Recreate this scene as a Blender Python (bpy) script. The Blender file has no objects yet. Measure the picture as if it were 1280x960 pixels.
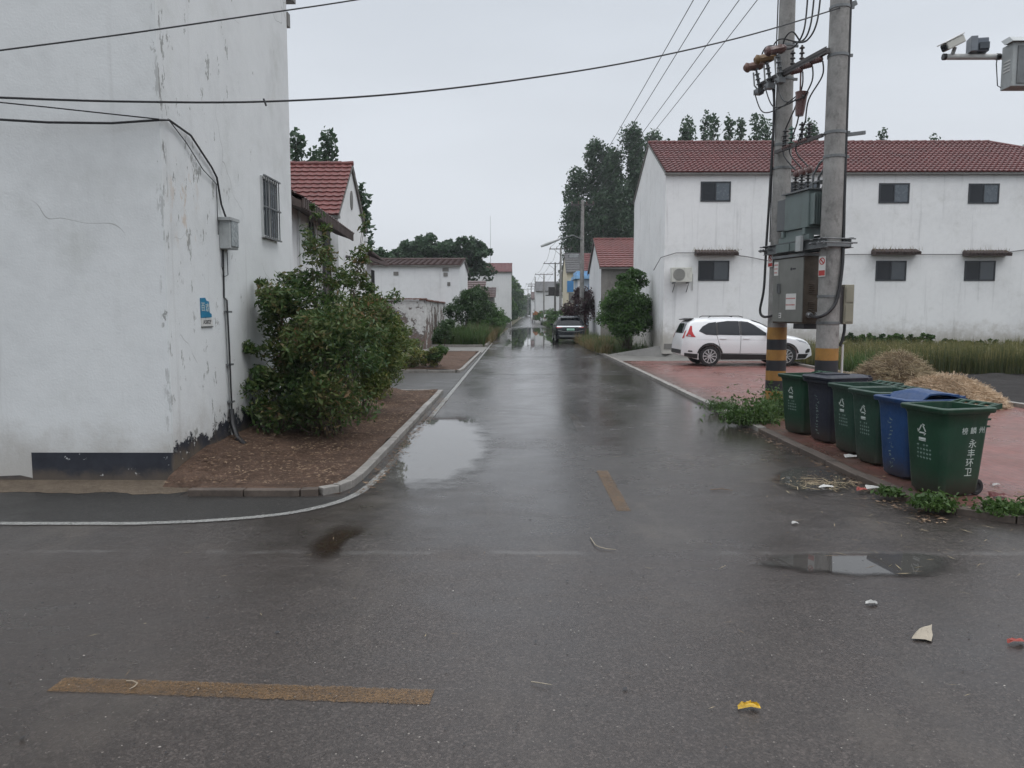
import bpy, bmesh, math, random
import numpy as np
from mathutils import Vector, Matrix
R = math.radians
random.seed(7)
rng = np.random.default_rng(7)
scene = bpy.context.scene
COL = scene.collection

# ------------------------------------------------------------------ camera
CAMH, F = 1.9, 960.0
cam_d = bpy.data.cameras.new('camera')
cam = bpy.data.objects.new('camera', cam_d); COL.objects.link(cam)
cam_d.sensor_width = 36.0; cam_d.lens = 36.0 * F / 1280.0
cam_d.clip_start = 0.05; cam_d.clip_end = 3000
cam.location = (0, 0, CAMH)
PITCH = math.atan(89 / F); YAW = math.atan(6 / F)
cam.rotation_euler = (math.pi / 2 - PITCH, 0, YAW)
scene.camera = cam
_M = cam.rotation_euler.to_matrix()

def ray(px, py):
    return _M @ Vector(((px - 640) / F, (480 - py) / F, -1.0))
def at(px, py, Y):
    d = ray(px, py); t = Y / d.y
    return Vector((d.x * t, Y, CAMH + d.z * t))
def gnd(px, py, z=0.0):
    d = ray(px, py); t = (z - CAMH) / d.z
    return Vector((d.x * t, d.y * t, z))

# ------------------------------------------------------------------ tagging
def tag(o, label=None, cat=None, group=None, kind=None):
    if label: o['label'] = label
    if cat: o['category'] = cat
    if group: o['group'] = group
    if kind: o['kind'] = kind
    return o

def thing(name, loc, label, cat, group=None, rz=0):
    o = bpy.data.objects.new(name, None); COL.objects.link(o)
    o.empty_display_size = 0.2
    o.location = loc; o.rotation_euler = (0, 0, rz)
    return tag(o, label, cat, group)

def link_mesh(name, me, mats, parent=None):
    o = bpy.data.objects.new(name, me); COL.objects.link(o)
    for m in (mats if isinstance(mats, (list, tuple)) else [mats]):
        me.materials.append(m)
    if parent is not None: o.parent = parent
    return o

def copy_tree(o, parent=None):
    c = o.copy(); COL.objects.link(c)
    if parent is not None: c.parent = parent
    for ch in list(o.children): copy_tree(ch, c)
    return c

def base_loc(p):
    l = Vector((0, 0, 0))
    while p is not None:
        l += p.location; p = p.parent
    return l

class MB:
    """collects simple shapes, then links them as ONE mesh object"""
    def __init__(s): s.v = []; s.f = []; s.mi = []; s.cur = 0
    def add(s, vs, fs):
        n = len(s.v); s.v += [Vector(v) for v in vs]
        for f in fs: s.f.append([i + n for i in f]); s.mi.append(s.cur)
        return s
    def box(s, c, size, rz=0.0, M=None, taper=1.0):
        hx, hy, hz = size[0] / 2, size[1] / 2, size[2] / 2
        vs = []
        for z, t in ((-hz, 1.0), (hz, taper)):
            for x, y in ((-hx, -hy), (hx, -hy), (hx, hy), (-hx, hy)):
                vs.append(Vector((x * t, y * t, z)))
        Mx = M if M is not None else Matrix.Rotation(rz, 3, 'Z')
        vs = [Mx @ v + Vector(c) for v in vs]
        return s.add(vs, [(3, 2, 1, 0), (4, 5, 6, 7), (0, 1, 5, 4), (1, 2, 6, 5), (2, 3, 7, 6), (3, 0, 4, 7)])
    def b2(s, lo, hi):
        lo, hi = Vector(lo), Vector(hi)
        return s.box((lo + hi) / 2, hi - lo)
    def cyl(s, p0, p1, r0, r1=None, n=12, cap=True):
        r1 = r0 if r1 is None else r1
        p0, p1 = Vector(p0), Vector(p1); d = (p1 - p0).normalized()
        a = d.orthogonal().normalized(); b = d.cross(a)
        vs = []
        for p, r in ((p0, r0), (p1, r1)):
            for k in range(n):
                t = 2 * math.pi * k / n
                vs.append(p + (a * math.cos(t) + b * math.sin(t)) * r)
        fs = [(k, (k + 1) % n, n + (k + 1) % n, n + k) for k in range(n)]
        if cap: fs += [tuple(range(n - 1, -1, -1)), tuple(range(n, 2 * n))]
        return s.add(vs, fs)
    def tube(s, pts, r, n=6, cap=True):
        pts = [Vector(p) for p in pts]; m = len(pts)
        rs = r if isinstance(r, (list, tuple)) else [r] * m
        up = None; vs = []
        for i, p in enumerate(pts):
            d = (pts[min(i + 1, m - 1)] - pts[max(i - 1, 0)])
            if d.length < 1e-9: d = Vector((0, 0, 1))
            d.normalize()
            if up is None: a = d.orthogonal().normalized()
            else:
                a = up - d * up.dot(d)
                a = a.normalized() if a.length > 1e-6 else d.orthogonal().normalized()
            up = a; b = d.cross(a)
            for k in range(n):
                t = 2 * math.pi * k / n
                vs.append(p + (a * math.cos(t) + b * math.sin(t)) * rs[i])
        fs = []
        for i in range(m - 1):
            for k in range(n):
                fs.append((i * n + k, i * n + (k + 1) % n, (i + 1) * n + (k + 1) % n, (i + 1) * n + k))
        if cap: fs += [tuple(range(n - 1, -1, -1)), tuple(range((m - 1) * n, m * n))]
        return s.add(vs, fs)
    def lathe(s, p, axis, prof, n=20):
        """prof: (distance along axis, radius)"""
        p = Vector(p); d = Vector(axis).normalized(); a = d.orthogonal().normalized(); b = d.cross(a)
        vs = []; m = len(prof)
        for h, r in prof:
            for k in range(n):
                t = 2 * math.pi * k / n
                vs.append(p + d * h + (a * math.cos(t) + b * math.sin(t)) * r)
        fs = [(i * n + k, i * n + (k + 1) % n, (i + 1) * n + (k + 1) % n, (i + 1) * n + k) for i in range(m - 1) for k in range(n)]
        fs += [tuple(range(n - 1, -1, -1)), tuple(range((m - 1) * n, m * n))]
        return s.add(vs, fs)
    def prism(s, poly, off):
        """poly: 3D points of one face; off: extrusion vector"""
        n = len(poly); off = Vector(off); P = [Vector(p) for p in poly]
        vs = P + [p + off for p in P]
        fs = [tuple(range(n - 1, -1, -1)), tuple(range(n, 2 * n))]
        fs += [(k, (k + 1) % n, n + (k + 1) % n, n + k) for k in range(n)]
        return s.add(vs, fs)
    def build(s, name, mats, parent=None, smooth=False, loc=None, bevel=0.0, fix=True):
        vs = s.v
        if parent is not None: o_ = base_loc(parent)
        elif loc is not None: o_ = Vector(loc)
        else:
            xs = [v.x for v in vs]; ys = [v.y for v in vs]; zs = [v.z for v in vs]
            o_ = Vector(((min(xs) + max(xs)) / 2, (min(ys) + max(ys)) / 2, min(zs)))
        me = bpy.data.meshes.new(name)
        me.from_pydata([tuple(v - o_) for v in vs], [], s.f)
        if any(s.mi): me.polygons.foreach_set('material_index', s.mi)
        if fix:
            bm = bmesh.new(); bm.from_mesh(me)
            bmesh.ops.recalc_face_normals(bm, faces=bm.faces)
            if bevel: 
                bmesh.ops.bevel(bm, geom=[e for e in bm.edges if len(e.link_faces) == 2 and e.calc_face_angle(0) > 0.6], offset=bevel, segments=2, affect='EDGES', profile=0.5)
            bm.to_mesh(me); bm.free()
        if smooth:
            me.polygons.foreach_set('use_smooth', [True] * len(me.polygons))
            try: me.set_sharp_from_angle(angle=R(40))
            except Exception: pass
        me.update()
        o = link_mesh(name, me, mats, parent)
        if parent is None: o.location = o_
        return o

def np_mesh(name, V, Fq, mats, parent=None, loc=(0, 0, 0), smooth=False):
    """V (n,3) array in world coordinates, Fq (m,4) quads"""
    loc = np.array(base_loc(parent) if parent is not None else loc, dtype=float)
    me = bpy.data.meshes.new(name); V = np.asarray(V, float) - loc
    k = Fq.shape[1]
    me.vertices.add(len(V)); me.vertices.foreach_set('co', V.ravel())
    me.loops.add(Fq.size); me.loops.foreach_set('vertex_index', Fq.ravel().astype(np.int32))
    me.polygons.add(len(Fq)); me.polygons.foreach_set('loop_start', np.arange(0, Fq.size, k, dtype=np.int32))
    if smooth: me.polygons.foreach_set('use_smooth', [True] * len(Fq))
    me.update(calc_edges=True); me.validate()
    o = link_mesh(name, me, mats, parent)
    if parent is None: o.location = loc
    return o

# ------------------------------------------------------------------ materials
class NT:
    def __init__(s, name):
        s.m = bpy.data.materials.new(name); s.m.use_nodes = True
        s.t = s.m.node_tree; s.t.nodes.clear()
        s.out = s.n('ShaderNodeOutputMaterial'); s.bsdf = s.n('ShaderNodeBsdfPrincipled')
        s.l(s.bsdf.outputs[0], s.out.inputs[0])
        s.tc = s.n('ShaderNodeTexCoord')
        s.obj = s.tc.outputs['Object']
        s.geo = s.n('ShaderNodeNewGeometry')
        s.pos = s.geo.outputs['Position']
    def n(s, t, **k):
        x = s.t.nodes.new(t)
        for a, b in k.items(): setattr(x, a, b)
        return x
    def l(s, a, b): s.t.links.new(a, b)
    def put(s, v, sock):
        if isinstance(v, bpy.types.NodeSocket): s.l(v, sock)
        elif isinstance(v, (tuple, list)) and len(v) == 3 and sock.type == 'RGBA': sock.default_value = (*v, 1)
        else: sock.default_value = v
    def noise(s, scale, detail=4, rough=0.55, vec=None, stretch=None, dist=0.0):
        x = s.n('ShaderNodeTexNoise'); x.inputs['Scale'].default_value = scale
        x.inputs['Detail'].default_value = detail; x.inputs['Roughness'].default_value = rough
        x.inputs['Distortion'].default_value = dist
        v = vec or s.obj
        if stretch:
            mp = s.n('ShaderNodeMapping'); mp.inputs['Scale'].default_value = stretch
            s.l(v, mp.inputs[0]); v = mp.outputs[0]
        s.l(v, x.inputs['Vector']); return x.outputs[0]
    def voro(s, scale, vec=None, feature='F1', out='Distance'):
        x = s.n('ShaderNodeTexVoronoi'); x.feature = feature; x.inputs['Scale'].default_value = scale
        s.l(vec or s.obj, x.inputs['Vector']); return x.outputs[out]
    def ramp(s, fac, stops, interp='LINEAR'):
        x = s.n('ShaderNodeValToRGB'); cr = x.color_ramp; cr.interpolation = interp
        while len(cr.elements) < len(stops): cr.elements.new(0.5)
        for e, (p, c) in zip(cr.elements, stops):
            e.position = p
            e.color = (c, c, c, 1) if isinstance(c, (int, float)) else (*c, 1)
        s.put(fac, x.inputs[0]); return x.outputs[0]
    def mix(s, fac, a, b, blend='MIX'):
        x = s.n('ShaderNodeMix', data_type='RGBA', blend_type=blend)
        s.put(fac, x.inputs[0]); s.put(a, x.inputs[6]); s.put(b, x.inputs[7]); return x.outputs[2]
    def math(s, op, a, b=0.5, c=None, clamp=False):
        x = s.n('ShaderNodeMath', operation=op); x.use_clamp = clamp
        s.put(a, x.inputs[0]); s.put(b, x.inputs[1])
        if c is not None: s.put(c, x.inputs[2])
        return x.outputs[0]
    def sep(s, v=None):
        x = s.n('ShaderNodeSeparateXYZ'); s.l(v or s.pos, x.inputs[0]); return x.outputs
    def step(s, v, lo, hi):
        x = s.n('ShaderNodeMapRange'); x.interpolation_type = 'SMOOTHSTEP'
        s.put(v, x.inputs[0]); x.inputs[1].default_value = lo; x.inputs[2].default_value = hi
        return x.outputs[0]
    def bump(s, h, strength=0.3, dist=0.01):
        x = s.n('ShaderNodeBump'); x.inputs['Strength'].default_value = strength
        x.inputs['Distance'].default_value = dist; s.l(h, x.inputs['Height'])
        s.l(x.outputs[0], s.bsdf.inputs['Normal'])
    def fin(s, color, rough=0.6, metal=0.0, spec=0.5):
        s.put(color, s.bsdf.inputs['Base Color']); s.put(rough, s.bsdf.inputs['Roughness'])
        s.put(metal, s.bsdf.inputs['Metallic']); s.put(spec, s.bsdf.inputs['Specular IOR Level'])
        return s.m

def mul(c, k): return tuple(min(1.0, x * k) for x in c)

def binmat(name, c, rough=0.4):
    t = NT(name); z = t.sep(t.obj)[2]
    n1 = t.noise(3.0, 5, 0.6); n2 = t.noise(26, 4, 0.6)
    col = t.ramp(n1, [(0.3, mul(c, 0.78)), (0.7, mul(c, 1.25))])
    col = t.mix(t.math('MULTIPLY', t.step(t.noise(5, 6, 0.7, stretch=(1, 1, 0.3)), 0.5, 0.75), 0.30), col, (0.075, 0.085, 0.075))
    sc = t.step(t.noise(14, 5, 0.75, stretch=(1, 1, 2.5)), 0.66, 0.70)
    col = t.mix(t.math('MULTIPLY', sc, 0.35), col, mul(c, 3.0))
    mud = t.math('SUBTRACT', 1.0, t.step(t.math('ADD', z, t.math('MULTIPLY', n2, -0.30)), -0.14, 0.16))
    col = t.mix(t.math('MULTIPLY', mud, 0.7), col, (0.055, 0.045, 0.036))
    t.bump(t.noise(9, 4, 0.6), 0.12, 0.01)
    return t.fin(col, t.ramp(n2, [(0.3, rough - .08), (0.7, rough + .15)]), 0, 0.45)
def pm(name, c, rough=0.6, var=0.2, scale=2.5, bump=0.0, bscale=60, metal=0.0, spec=0.5, dirt=0.0, dirtc=(0.06, 0.05, 0.04)):
    t = NT(name)
    n1 = t.noise(scale, 5, 0.6); n2 = t.noise(scale * 9, 3)
    f = t.math('ADD', t.math('MULTIPLY', n1, 0.7), t.math('MULTIPLY', n2, 0.3))
    col = t.ramp(f, [(0.3, mul(c, 1 - var)), (0.7, mul(c, 1 + var))])
    if dirt:
        d = t.step(t.noise(scale * 2.3, 6, 0.7, stretch=(1, 1, 0.45)), 0.5, 0.78)
        col = t.mix(t.math('MULTIPLY', d, dirt), col, dirtc)
    if bump: t.bump(t.noise(bscale, 3), bump, 0.004)
    r = t.ramp(n2, [(0.3, max(0, rough - 0.08)), (0.7, min(1, rough + 0.08))])
    return t.fin(col, r, metal, spec)

def leafmat(name, stops, rough=0.45, trans=0.34):
    t = NT(name)
    rnd = t.geo.outputs['Random Per Island']
    n = t.noise(1.3, 2)
    f = t.math('ADD', t.math('MULTIPLY', rnd, 0.6), t.math('MULTIPLY', t.step(n, 0.3, 0.7), 0.4))
    k = len(stops)
    col = t.ramp(f, [(0.05 + 0.9 * i / (k - 1), c) for i, c in enumerate(stops)])
    t.fin(col, rough, 0, 0.4)
    tr = t.n('ShaderNodeBsdfTranslucent'); t.l(col, tr.inputs[0])
    mx = t.n('ShaderNodeMixShader'); mx.inputs[0].default_value = trans
    t.l(t.bsdf.outputs[0], mx.inputs[1]); t.l(tr.outputs[0], mx.inputs[2]); t.l(mx.outputs[0], t.out.inputs[0])
    return t.m

def plaster(name, base=(0.70, 0.71, 0.71), grime=0.35, base_z=0.0, splash=0.5, flakes=0.0, streak=0.3):
    t = NT(name); P = t.pos
    n1 = t.noise(0.6, 6, 0.6, P); n2 = t.noise(5, 5, 0.65, P)
    col = t.ramp(t.math('ADD', t.math('MULTIPLY', n1, 0.6), t.math('MULTIPLY', n2, 0.4)),
                 [(0.3, mul(base, 0.88)), (0.52, base), (0.7, mul(base, 1.05))])
    # run-off streaks
    st = t.step(t.noise(1.0, 5, 0.6, P, (4.5, 4.5, 0.28)), 0.53, 0.8)
    col = t.mix(t.math('MULTIPLY', st, streak), col, mul(base, 0.55))
    gr = t.step(t.noise(0.9, 7, 0.7, P), 0.54, 0.8)
    col = t.mix(t.math('MULTIPLY', gr, grime), col, (0.40, 0.40, 0.36))
    z = t.sep()[2]
    if splash:
        h = t.math('SUBTRACT', z, base_z)
        k = t.math('ADD', h, t.math('MULTIPLY', t.noise(2.4, 6, 0.7, P), -1.6))
        m = t.math('SUBTRACT', 1.0, t.step(k, -0.8, 0.1))
        col = t.mix(t.math('MULTIPLY', m, splash), col, (0.30, 0.27, 0.22))
    if flakes:
        fl = t.step(t.noise(6, 6, 0.7, P, (1, 1, 0.5)), 0.70, 0.72)
        col = t.mix(t.math('MULTIPLY', fl, flakes), col, (0.24, 0.235, 0.22))
    t.bump(t.math('ADD', t.noise(45, 3, 0.5, P), t.math('MULTIPLY', n2, 1.5)), 0.25, 0.006)
    return t.fin(col, 0.88, 0, 0.3)

def asphalt(name, c=0.05, warm=1.06, wet=1.0, main=False):
    t = NT(name); P = t.pos
    fine = t.math('ADD', t.math('MULTIPLY', t.noise(62, 3, 0.7, P), 0.6), t.math('MULTIPLY', t.noise(150, 2, 0.6, P), 0.4)); mid = t.noise(9, 5, 0.65, P); big = t.noise(0.42, 5, 0.6, P)
    v = t.math('ADD', t.math('MULTIPLY', mid, 0.5), t.math('MULTIPLY', big, 0.5))
    a = (c * warm * 1.09, c, c * 0.90)
    col = t.ramp(v, [(0.3, mul(a, 0.72)), (0.7, mul(a, 1.25))])
    agg = t.step(fine, 0.54, 0.68)
    cell = t.voro(88, P, out='Color'); cs_ = t.n('ShaderNodeSeparateColor'); t.l(cell, cs_.inputs[0])
    col = t.mix(0.72, col, t.ramp(cs_.outputs[0], [(0.0, mul(a, 0.2)), (0.5, mul(a, 0.85)), (0.82, mul(a, 1.5)), (1.0, mul(a, 2.9))]))
    col = t.mix(t.math('MULTIPLY', agg, 0.35), col, (0.135, 0.125, 0.118))
    pit = t.math('SUBTRACT', 1.0, t.step(fine, 0.34, 0.46))
    col = t.mix(t.math('MULTIPLY', pit, 0.7), col, mul(a, 0.25))
    # hairline cracks
    dv = t.n('ShaderNodeVectorMath', operation='ADD'); t.l(P, dv.inputs[0])
    nz = t.n('ShaderNodeTexNoise'); nz.inputs['Scale'].default_value = 1.6; t.l(P, nz.inputs['Vector']); t.l(nz.outputs['Color'], dv.inputs[1])
    ck = t.voro(0.33, dv.outputs[0], 'DISTANCE_TO_EDGE')
    ck = t.math('MULTIPLY', t.math('SUBTRACT', 1.0, t.step(ck, 0.001, 0.006)), t.step(t.noise(0.9, 2, 0.5, P), 0.5, 0.62))
    col = t.mix(t.math('MULTIPLY', ck, 0.55), col, (0.012, 0.011, 0.01))
    # dark oily spots
    sp = t.step(t.noise(2.6, 7, 0.78, P, (0.8, 1.6, 1)), 0.57, 0.68)
    col = t.mix(t.math('MULTIPLY', sp, 0.55), col, mul(a, 0.45))
    if main:
        x, y, _ = t.sep()
        col = t.mix(t.math('MULTIPLY', t.step(y, 7.0, 22.0), 0.55), col, t.mix(0.5, col, (0.105, 0.100, 0.098)))  # paler with distance: the wet road's bright sheen painted into the albedo
        silt = t.math('MULTIPLY', t.step(t.noise(0.8, 6, 0.7, P, (1.4, 0.6, 1)), 0.50, 0.68), 0.50)
        col = t.mix(silt, col, (0.088, 0.076, 0.064))
        cs = t.math('SUBTRACT', 1.0, t.step(t.math('ADD', y, t.math('MULTIPLY', t.noise(1.5, 4, 0.6, P), 0.5)), 6.0, 6.6))
        col = t.mix(t.math('MULTIPLY', cs, 0.28), col, (0.048, 0.034, 0.028))
        j = t.math('ABSOLUTE', t.math('SUBTRACT', t.math('ADD', y, t.math('MULTIPLY', t.noise(3, 4, 0.6, P), 0.12)), 6.02))
        j = t.math('MULTIPLY', t.math('SUBTRACT', 1.0, t.step(j, 0.012, 0.07)), t.step(t.noise(1.3, 5, 0.7, P), 0.42, 0.62))
        col = t.mix(t.math('MULTIPLY', j, 0.5), col, (0.13, 0.125, 0.12))
    # wetness: film of water with its own blotchy shape
    w = t.math('ADD', t.math('MULTIPLY', t.noise(0.35, 5, 0.6, P, (1, 0.55, 1)), 0.7), t.math('MULTIPLY', t.noise(2.2, 5, 0.65, P, (0.7, 1.5, 1)), 0.3))
    if main:
        x, y, _ = t.sep()
        w = t.math('ADD', w, t.math('MULTIPLY', t.step(y, 4.0, 14.0), 0.17))
        w = t.math('SUBTRACT', w, 0.0)
    rgh = t.ramp(w if main else t.math('SUBTRACT', w, 0.12), [(0.34, 0.50), (0.47, 0.37), (0.58, 0.27), (0.72, 0.17)])
    col = t.mix(t.math('MULTIPLY', t.step(w, 0.42, 0.62), 0.35 * wet), col, mul(a, 0.5))
    hs = t.math('MULTIPLY', t.math('SUBTRACT', 1.0, t.step(w, 0.40, 0.66)), 1.0)
    b = t.n('ShaderNodeBump'); b.inputs['Distance'].default_value = 0.005
    t.l(t.math('MULTIPLY_ADD', hs, 0.38, 0.07), b.inputs['Strength'])
    t.l(t.math('ADD', t.noise(110, 3, 0.6, P), t.math('MULTIPLY', t.noise(28, 3, 0.5, P), 1.0)), b.inputs['Height'])
    t.l(b.outputs[0], t.bsdf.inputs['Normal'])
    return t.fin(col, rgh, 0, 0.5)

def soil(name, a=(0.085, 0.055, 0.040), b=(0.030, 0.020, 0.015), rough=0.85):
    t = NT(name); P = t.pos
    n = t.math('ADD', t.math('MULTIPLY', t.noise(3, 7, 0.7, P), 0.6), t.math('MULTIPLY', t.noise(24, 5, 0.7, P), 0.4))
    col = t.ramp(n, [(0.33, b), (0.62, a), (0.8, mul(a, 1.5))])
    t.bump(t.math('ADD', t.noise(14, 6, 0.75, P), t.math('MULTIPLY', t.noise(60, 4, 0.7, P), 0.5)), 0.9, 0.05)
    return t.fin(col, rough, 0, 0.35)

def brickpave(name):
    t = NT(name); P = t.pos
    mp = t.n('ShaderNodeMapping'); mp.inputs['Rotation'].default_value = (0, 0, R(90)); t.l(P, mp.inputs[0])
    br = t.n('ShaderNodeTexBrick'); t.l(mp.outputs[0], br.inputs['Vector'])
    br.inputs['Color1'].default_value = (0.235, 0.085, 0.072, 1); br.inputs['Color2'].default_value = (0.165, 0.062, 0.055, 1)
    br.inputs['Mortar'].default_value = (0.065, 0.045, 0.038, 1)
    br.inputs['Scale'].default_value = 1.0; br.inputs['Brick Width'].default_value = 0.21; br.inputs['Row Height'].default_value = 0.105
    br.inputs['Mortar Size'].default_value = 0.006; br.inputs['Bias'].default_value = 0.0
    col = br.outputs['Color']
    d = t.step(t.noise(0.8, 7, 0.7, P), 0.42, 0.66)
    col = t.mix(t.math('MULTIPLY', d, 0.55), col, (0.105, 0.066, 0.052))
    col = t.mix(0.35, col, t.ramp(t.noise(20, 4, 0.6, P), [(0.3, (0.10, 0.045, 0.04)), (0.7, (0.30, 0.13, 0.11))]))
    # muddy edge towards the road by the bins
    x, y, _ = t.sep()
    e = t.math('SUBTRACT', 1.0, t.step(t.math('ADD', x, t.math('MULTIPLY', t.noise(1.7, 6, 0.7, P), -1.6)), 3.0, 4.1))
    col = t.mix(t.math('MULTIPLY', e, 0.8), col, (0.060, 0.042, 0.032))
    h = t.math('ADD', t.math('MULTIPLY', br.outputs['Fac'], -1.0), t.math('MULTIPLY', t.noise(40, 4, 0.6, P), 0.5))
    t.bump(h, 0.45, 0.006)
    rr = t.ramp(t.noise(0.7, 5, 0.6, P), [(0.35, 0.55), (0.6, 0.24)])
    return t.fin(col, rr, 0, 0.5)

M = {}
M['asphalt'] = asphalt('asphalt_wet', 0.033, 1.10, 1.0, main=True)
M['asphalt_new'] = asphalt('asphalt_new', 0.017, 1.0, 0.6)
M['asphalt_drive'] = asphalt('asphalt_drive', 0.034, 1.0, 0.6)
M['soil'] = soil('planter_soil', (0.138, 0.084, 0.058), (0.046, 0.027, 0.018))
M['soil_dark'] = soil('field_soil', (0.030, 0.026, 0.025), (0.010, 0.009, 0.008))
M['earth'] = soil('bare_earth', (0.10, 0.085, 0.05), (0.04, 0.045, 0.02))
M['sand'] = soil('washed_sand', (0.19, 0.15, 0.11), (0.09, 0.07, 0.05))
M['pave'] = brickpave('red_brick_paving')
M['concrete'] = pm('concrete', (0.17, 0.165, 0.155), 0.6, 0.3, 1.5, 0.4, 50, dirt=0.6, dirtc=(0.09, 0.08, 0.07))
M['kerb'] = pm('kerb_concrete', (0.235, 0.222, 0.205), 0.55, 0.35, 3.0, 0.5, 60, dirt=0.7, dirtc=(0.055, 0.043, 0.036))
M['kerb_mud'] = pm('kerb_muddy', (0.085, 0.066, 0.054), 0.6, 0.45, 3.0, 0.7, 40, dirt=0.85, dirtc=(0.035, 0.026, 0.02))
M['white_line'] = None
M['wall_a'] = plaster('plaster_white', (0.70, 0.71, 0.71), 0.30, 0.0, 0.35, 0.0, 0.16)
M['wall_b'] = plaster('plaster_far', (0.70, 0.71, 0.72), 0.35, 0.0, 0.5, 0.5, 0.35)
M['wall_r'] = plaster('plaster_right', (0.78, 0.785, 0.785), 0.45, 0.75, 0.65, 0.45, 0.6)
M['wall_cream'] = plaster('plaster_cream', (0.66, 0.60, 0.46), 0.3, 0, 0.4, 0.0, 0.2)
M['pole'] = pm('pole_concrete', (0.245, 0.24, 0.23), 0.75, 0.38, 3.5, 0.35, 60, dirt=0.85, dirtc=(0.07, 0.067, 0.062))
M['steel'] = pm('galvanised_steel', (0.16, 0.17, 0.175), 0.5, 0.3, 5, 0, 60, 0.35, dirt=0.5)
M['steel_dark'] = pm('rusty_dark_steel', (0.06, 0.055, 0.055), 0.6, 0.35, 6, 0.2)
M['trafo'] = pm('transformer_paint', (0.125, 0.16, 0.155), 0.45, 0.18, 2.5, dirt=0.45)
M['trafo_side'] = pm('transformer_side_paint', (0.10, 0.11, 0.115), 0.5, 0.2, 2.5, dirt=0.4)
M['cab'] = pm('stainless_cabinet', (0.21, 0.215, 0.20), 0.42, 0.16, 2.0, 0, 60, 0.45, dirt=0.4)
M['cab_rust'] = pm('stained_cabinet', (0.10, 0.08, 0.062), 0.5, 0.45, 3.0, 0, 60, 0.4, dirt=0.5)
M['cream_box'] = pm('cream_plastic', (0.26, 0.25, 0.19), 0.5, 0.15, 3.0, dirt=0.3)
M['grey_box'] = pm('grey_plastic', (0.36, 0.38, 0.38), 0.5, 0.15, 4.0, dirt=0.3)
M['porc'] = pm('brown_porcelain', (0.105, 0.05, 0.045), 0.3, 0.2, 5)
M['porc_y'] = pm('ochre_sleeve', (0.15, 0.085, 0.03), 0.5, 0.2, 5)
M['porc_o'] = pm('orange_sleeve', (0.13, 0.065, 0.045), 0.5, 0.2, 5)
M['porc_g'] = pm('green_sleeve', (0.06, 0.13, 0.10), 0.5, 0.2, 5)
M['cable'] = pm('black_cable', (0.014, 0.014, 0.016), 0.45, 0.2)
M['wire'] = pm('grey_wire', (0.035, 0.038, 0.042), 0.5, 0.2)
M['pipe_white'] = pm('white_conduit', (0.55, 0.56, 0.55), 0.5, 0.1, dirt=0.3)
M['black_plastic'] = pm('black_plastic', (0.018, 0.018, 0.02), 0.45, 0.2)
M['yellow_p'] = pm('pole_yellow_paint', (0.30, 0.155, 0.035), 0.6, 0.25, 5, dirt=0.45)
M['black_p'] = pm('pole_black_paint', (0.016, 0.017, 0.022), 0.5, 0.25, 5, dirt=0.2)
M['sign_white'] = pm('sign_white', (0.60, 0.60, 0.58), 0.5, 0.08, 8)
M['sign_red'] = pm('sign_red', (0.42, 0.05, 0.045), 0.5, 0.15, 8)
M['ink_red'] = pm('ink_red', (0.45, 0.13, 0.12), 0.6, 0.1, 8)
M['ink_black'] = pm('ink_black', (0.03, 0.03, 0.035), 0.6, 0.1, 8)
M['ink_white'] = pm('ink_white', (0.52, 0.57, 0.54), 0.6, 0.12, 30)
M['ink_faint'] = pm('ink_faint', (0.20, 0.28, 0.25), 0.6, 0.3, 60)
M['sign_blue'] = pm('sign_blue', (0.025, 0.19, 0.33), 0.45, 0.15, 12)
M['bin_green'] = binmat('bin_green_plastic', (0.008, 0.042, 0.022), 0.38)
M['bin_green_b'] = binmat('bin_dull_green_plastic', (0.012, 0.042, 0.028), 0.42)
M['bin_navy'] = binmat('bin_navy_plastic', (0.013, 0.016, 0.028), 0.45)
M['bin_blue'] = binmat('bin_blue_plastic', (0.007, 0.042, 0.135), 0.40)
M['rubber'] = pm('rubber', (0.016, 0.016, 0.017), 0.75, 0.2)
M['alloy'] = pm('alloy', (0.55, 0.56, 0.57), 0.3, 0.05, metal=0.8)
M['glass_dark'] = pm('dark_window_glass', (0.012, 0.015, 0.02), 0.06, 0.1, spec=0.35)
M['glass_pane'] = pm('window_pane_glass', (0.035, 0.045, 0.055), 0.07, 0.2, 0.8, spec=0.7)
M['glass_pane_b'] = pm('window_pane_screened', (0.085, 0.105, 0.125), 0.25, 0.15, 0.8, spec=0.6)
M['frame_dark'] = pm('dark_window_frame', (0.022, 0.026, 0.033), 0.45, 0.15)
M['frame_grey'] = pm('grey_window_frame', (0.45, 0.46, 0.46), 0.5, 0.15, dirt=0.3)
M['car_white'] = pm('car_white_paint', (0.74, 0.755, 0.77), 0.16, 0.03, 1.5, spec=0.6)
M['car_dark'] = pm('car_dark_paint', (0.008, 0.011, 0.016), 0.28, 0.1, 1.5, spec=0.35)
M['car_trim'] = pm('car_black_trim', (0.017, 0.017, 0.018), 0.55, 0.15)
M['chrome'] = pm('chrome_trim', (0.5, 0.52, 0.54), 0.2, 0.05, metal=0.9)
M['tail_red'] = pm('tail_lamp_red', (0.42, 0.018, 0.022), 0.12, 0.1)
M['lamp_clear'] = pm('lamp_clear', (0.30, 0.32, 0.34), 0.12, 0.15)
M['plate_green'] = pm('plate_green', (0.28, 0.50, 0.40), 0.5, 0.05)
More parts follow.
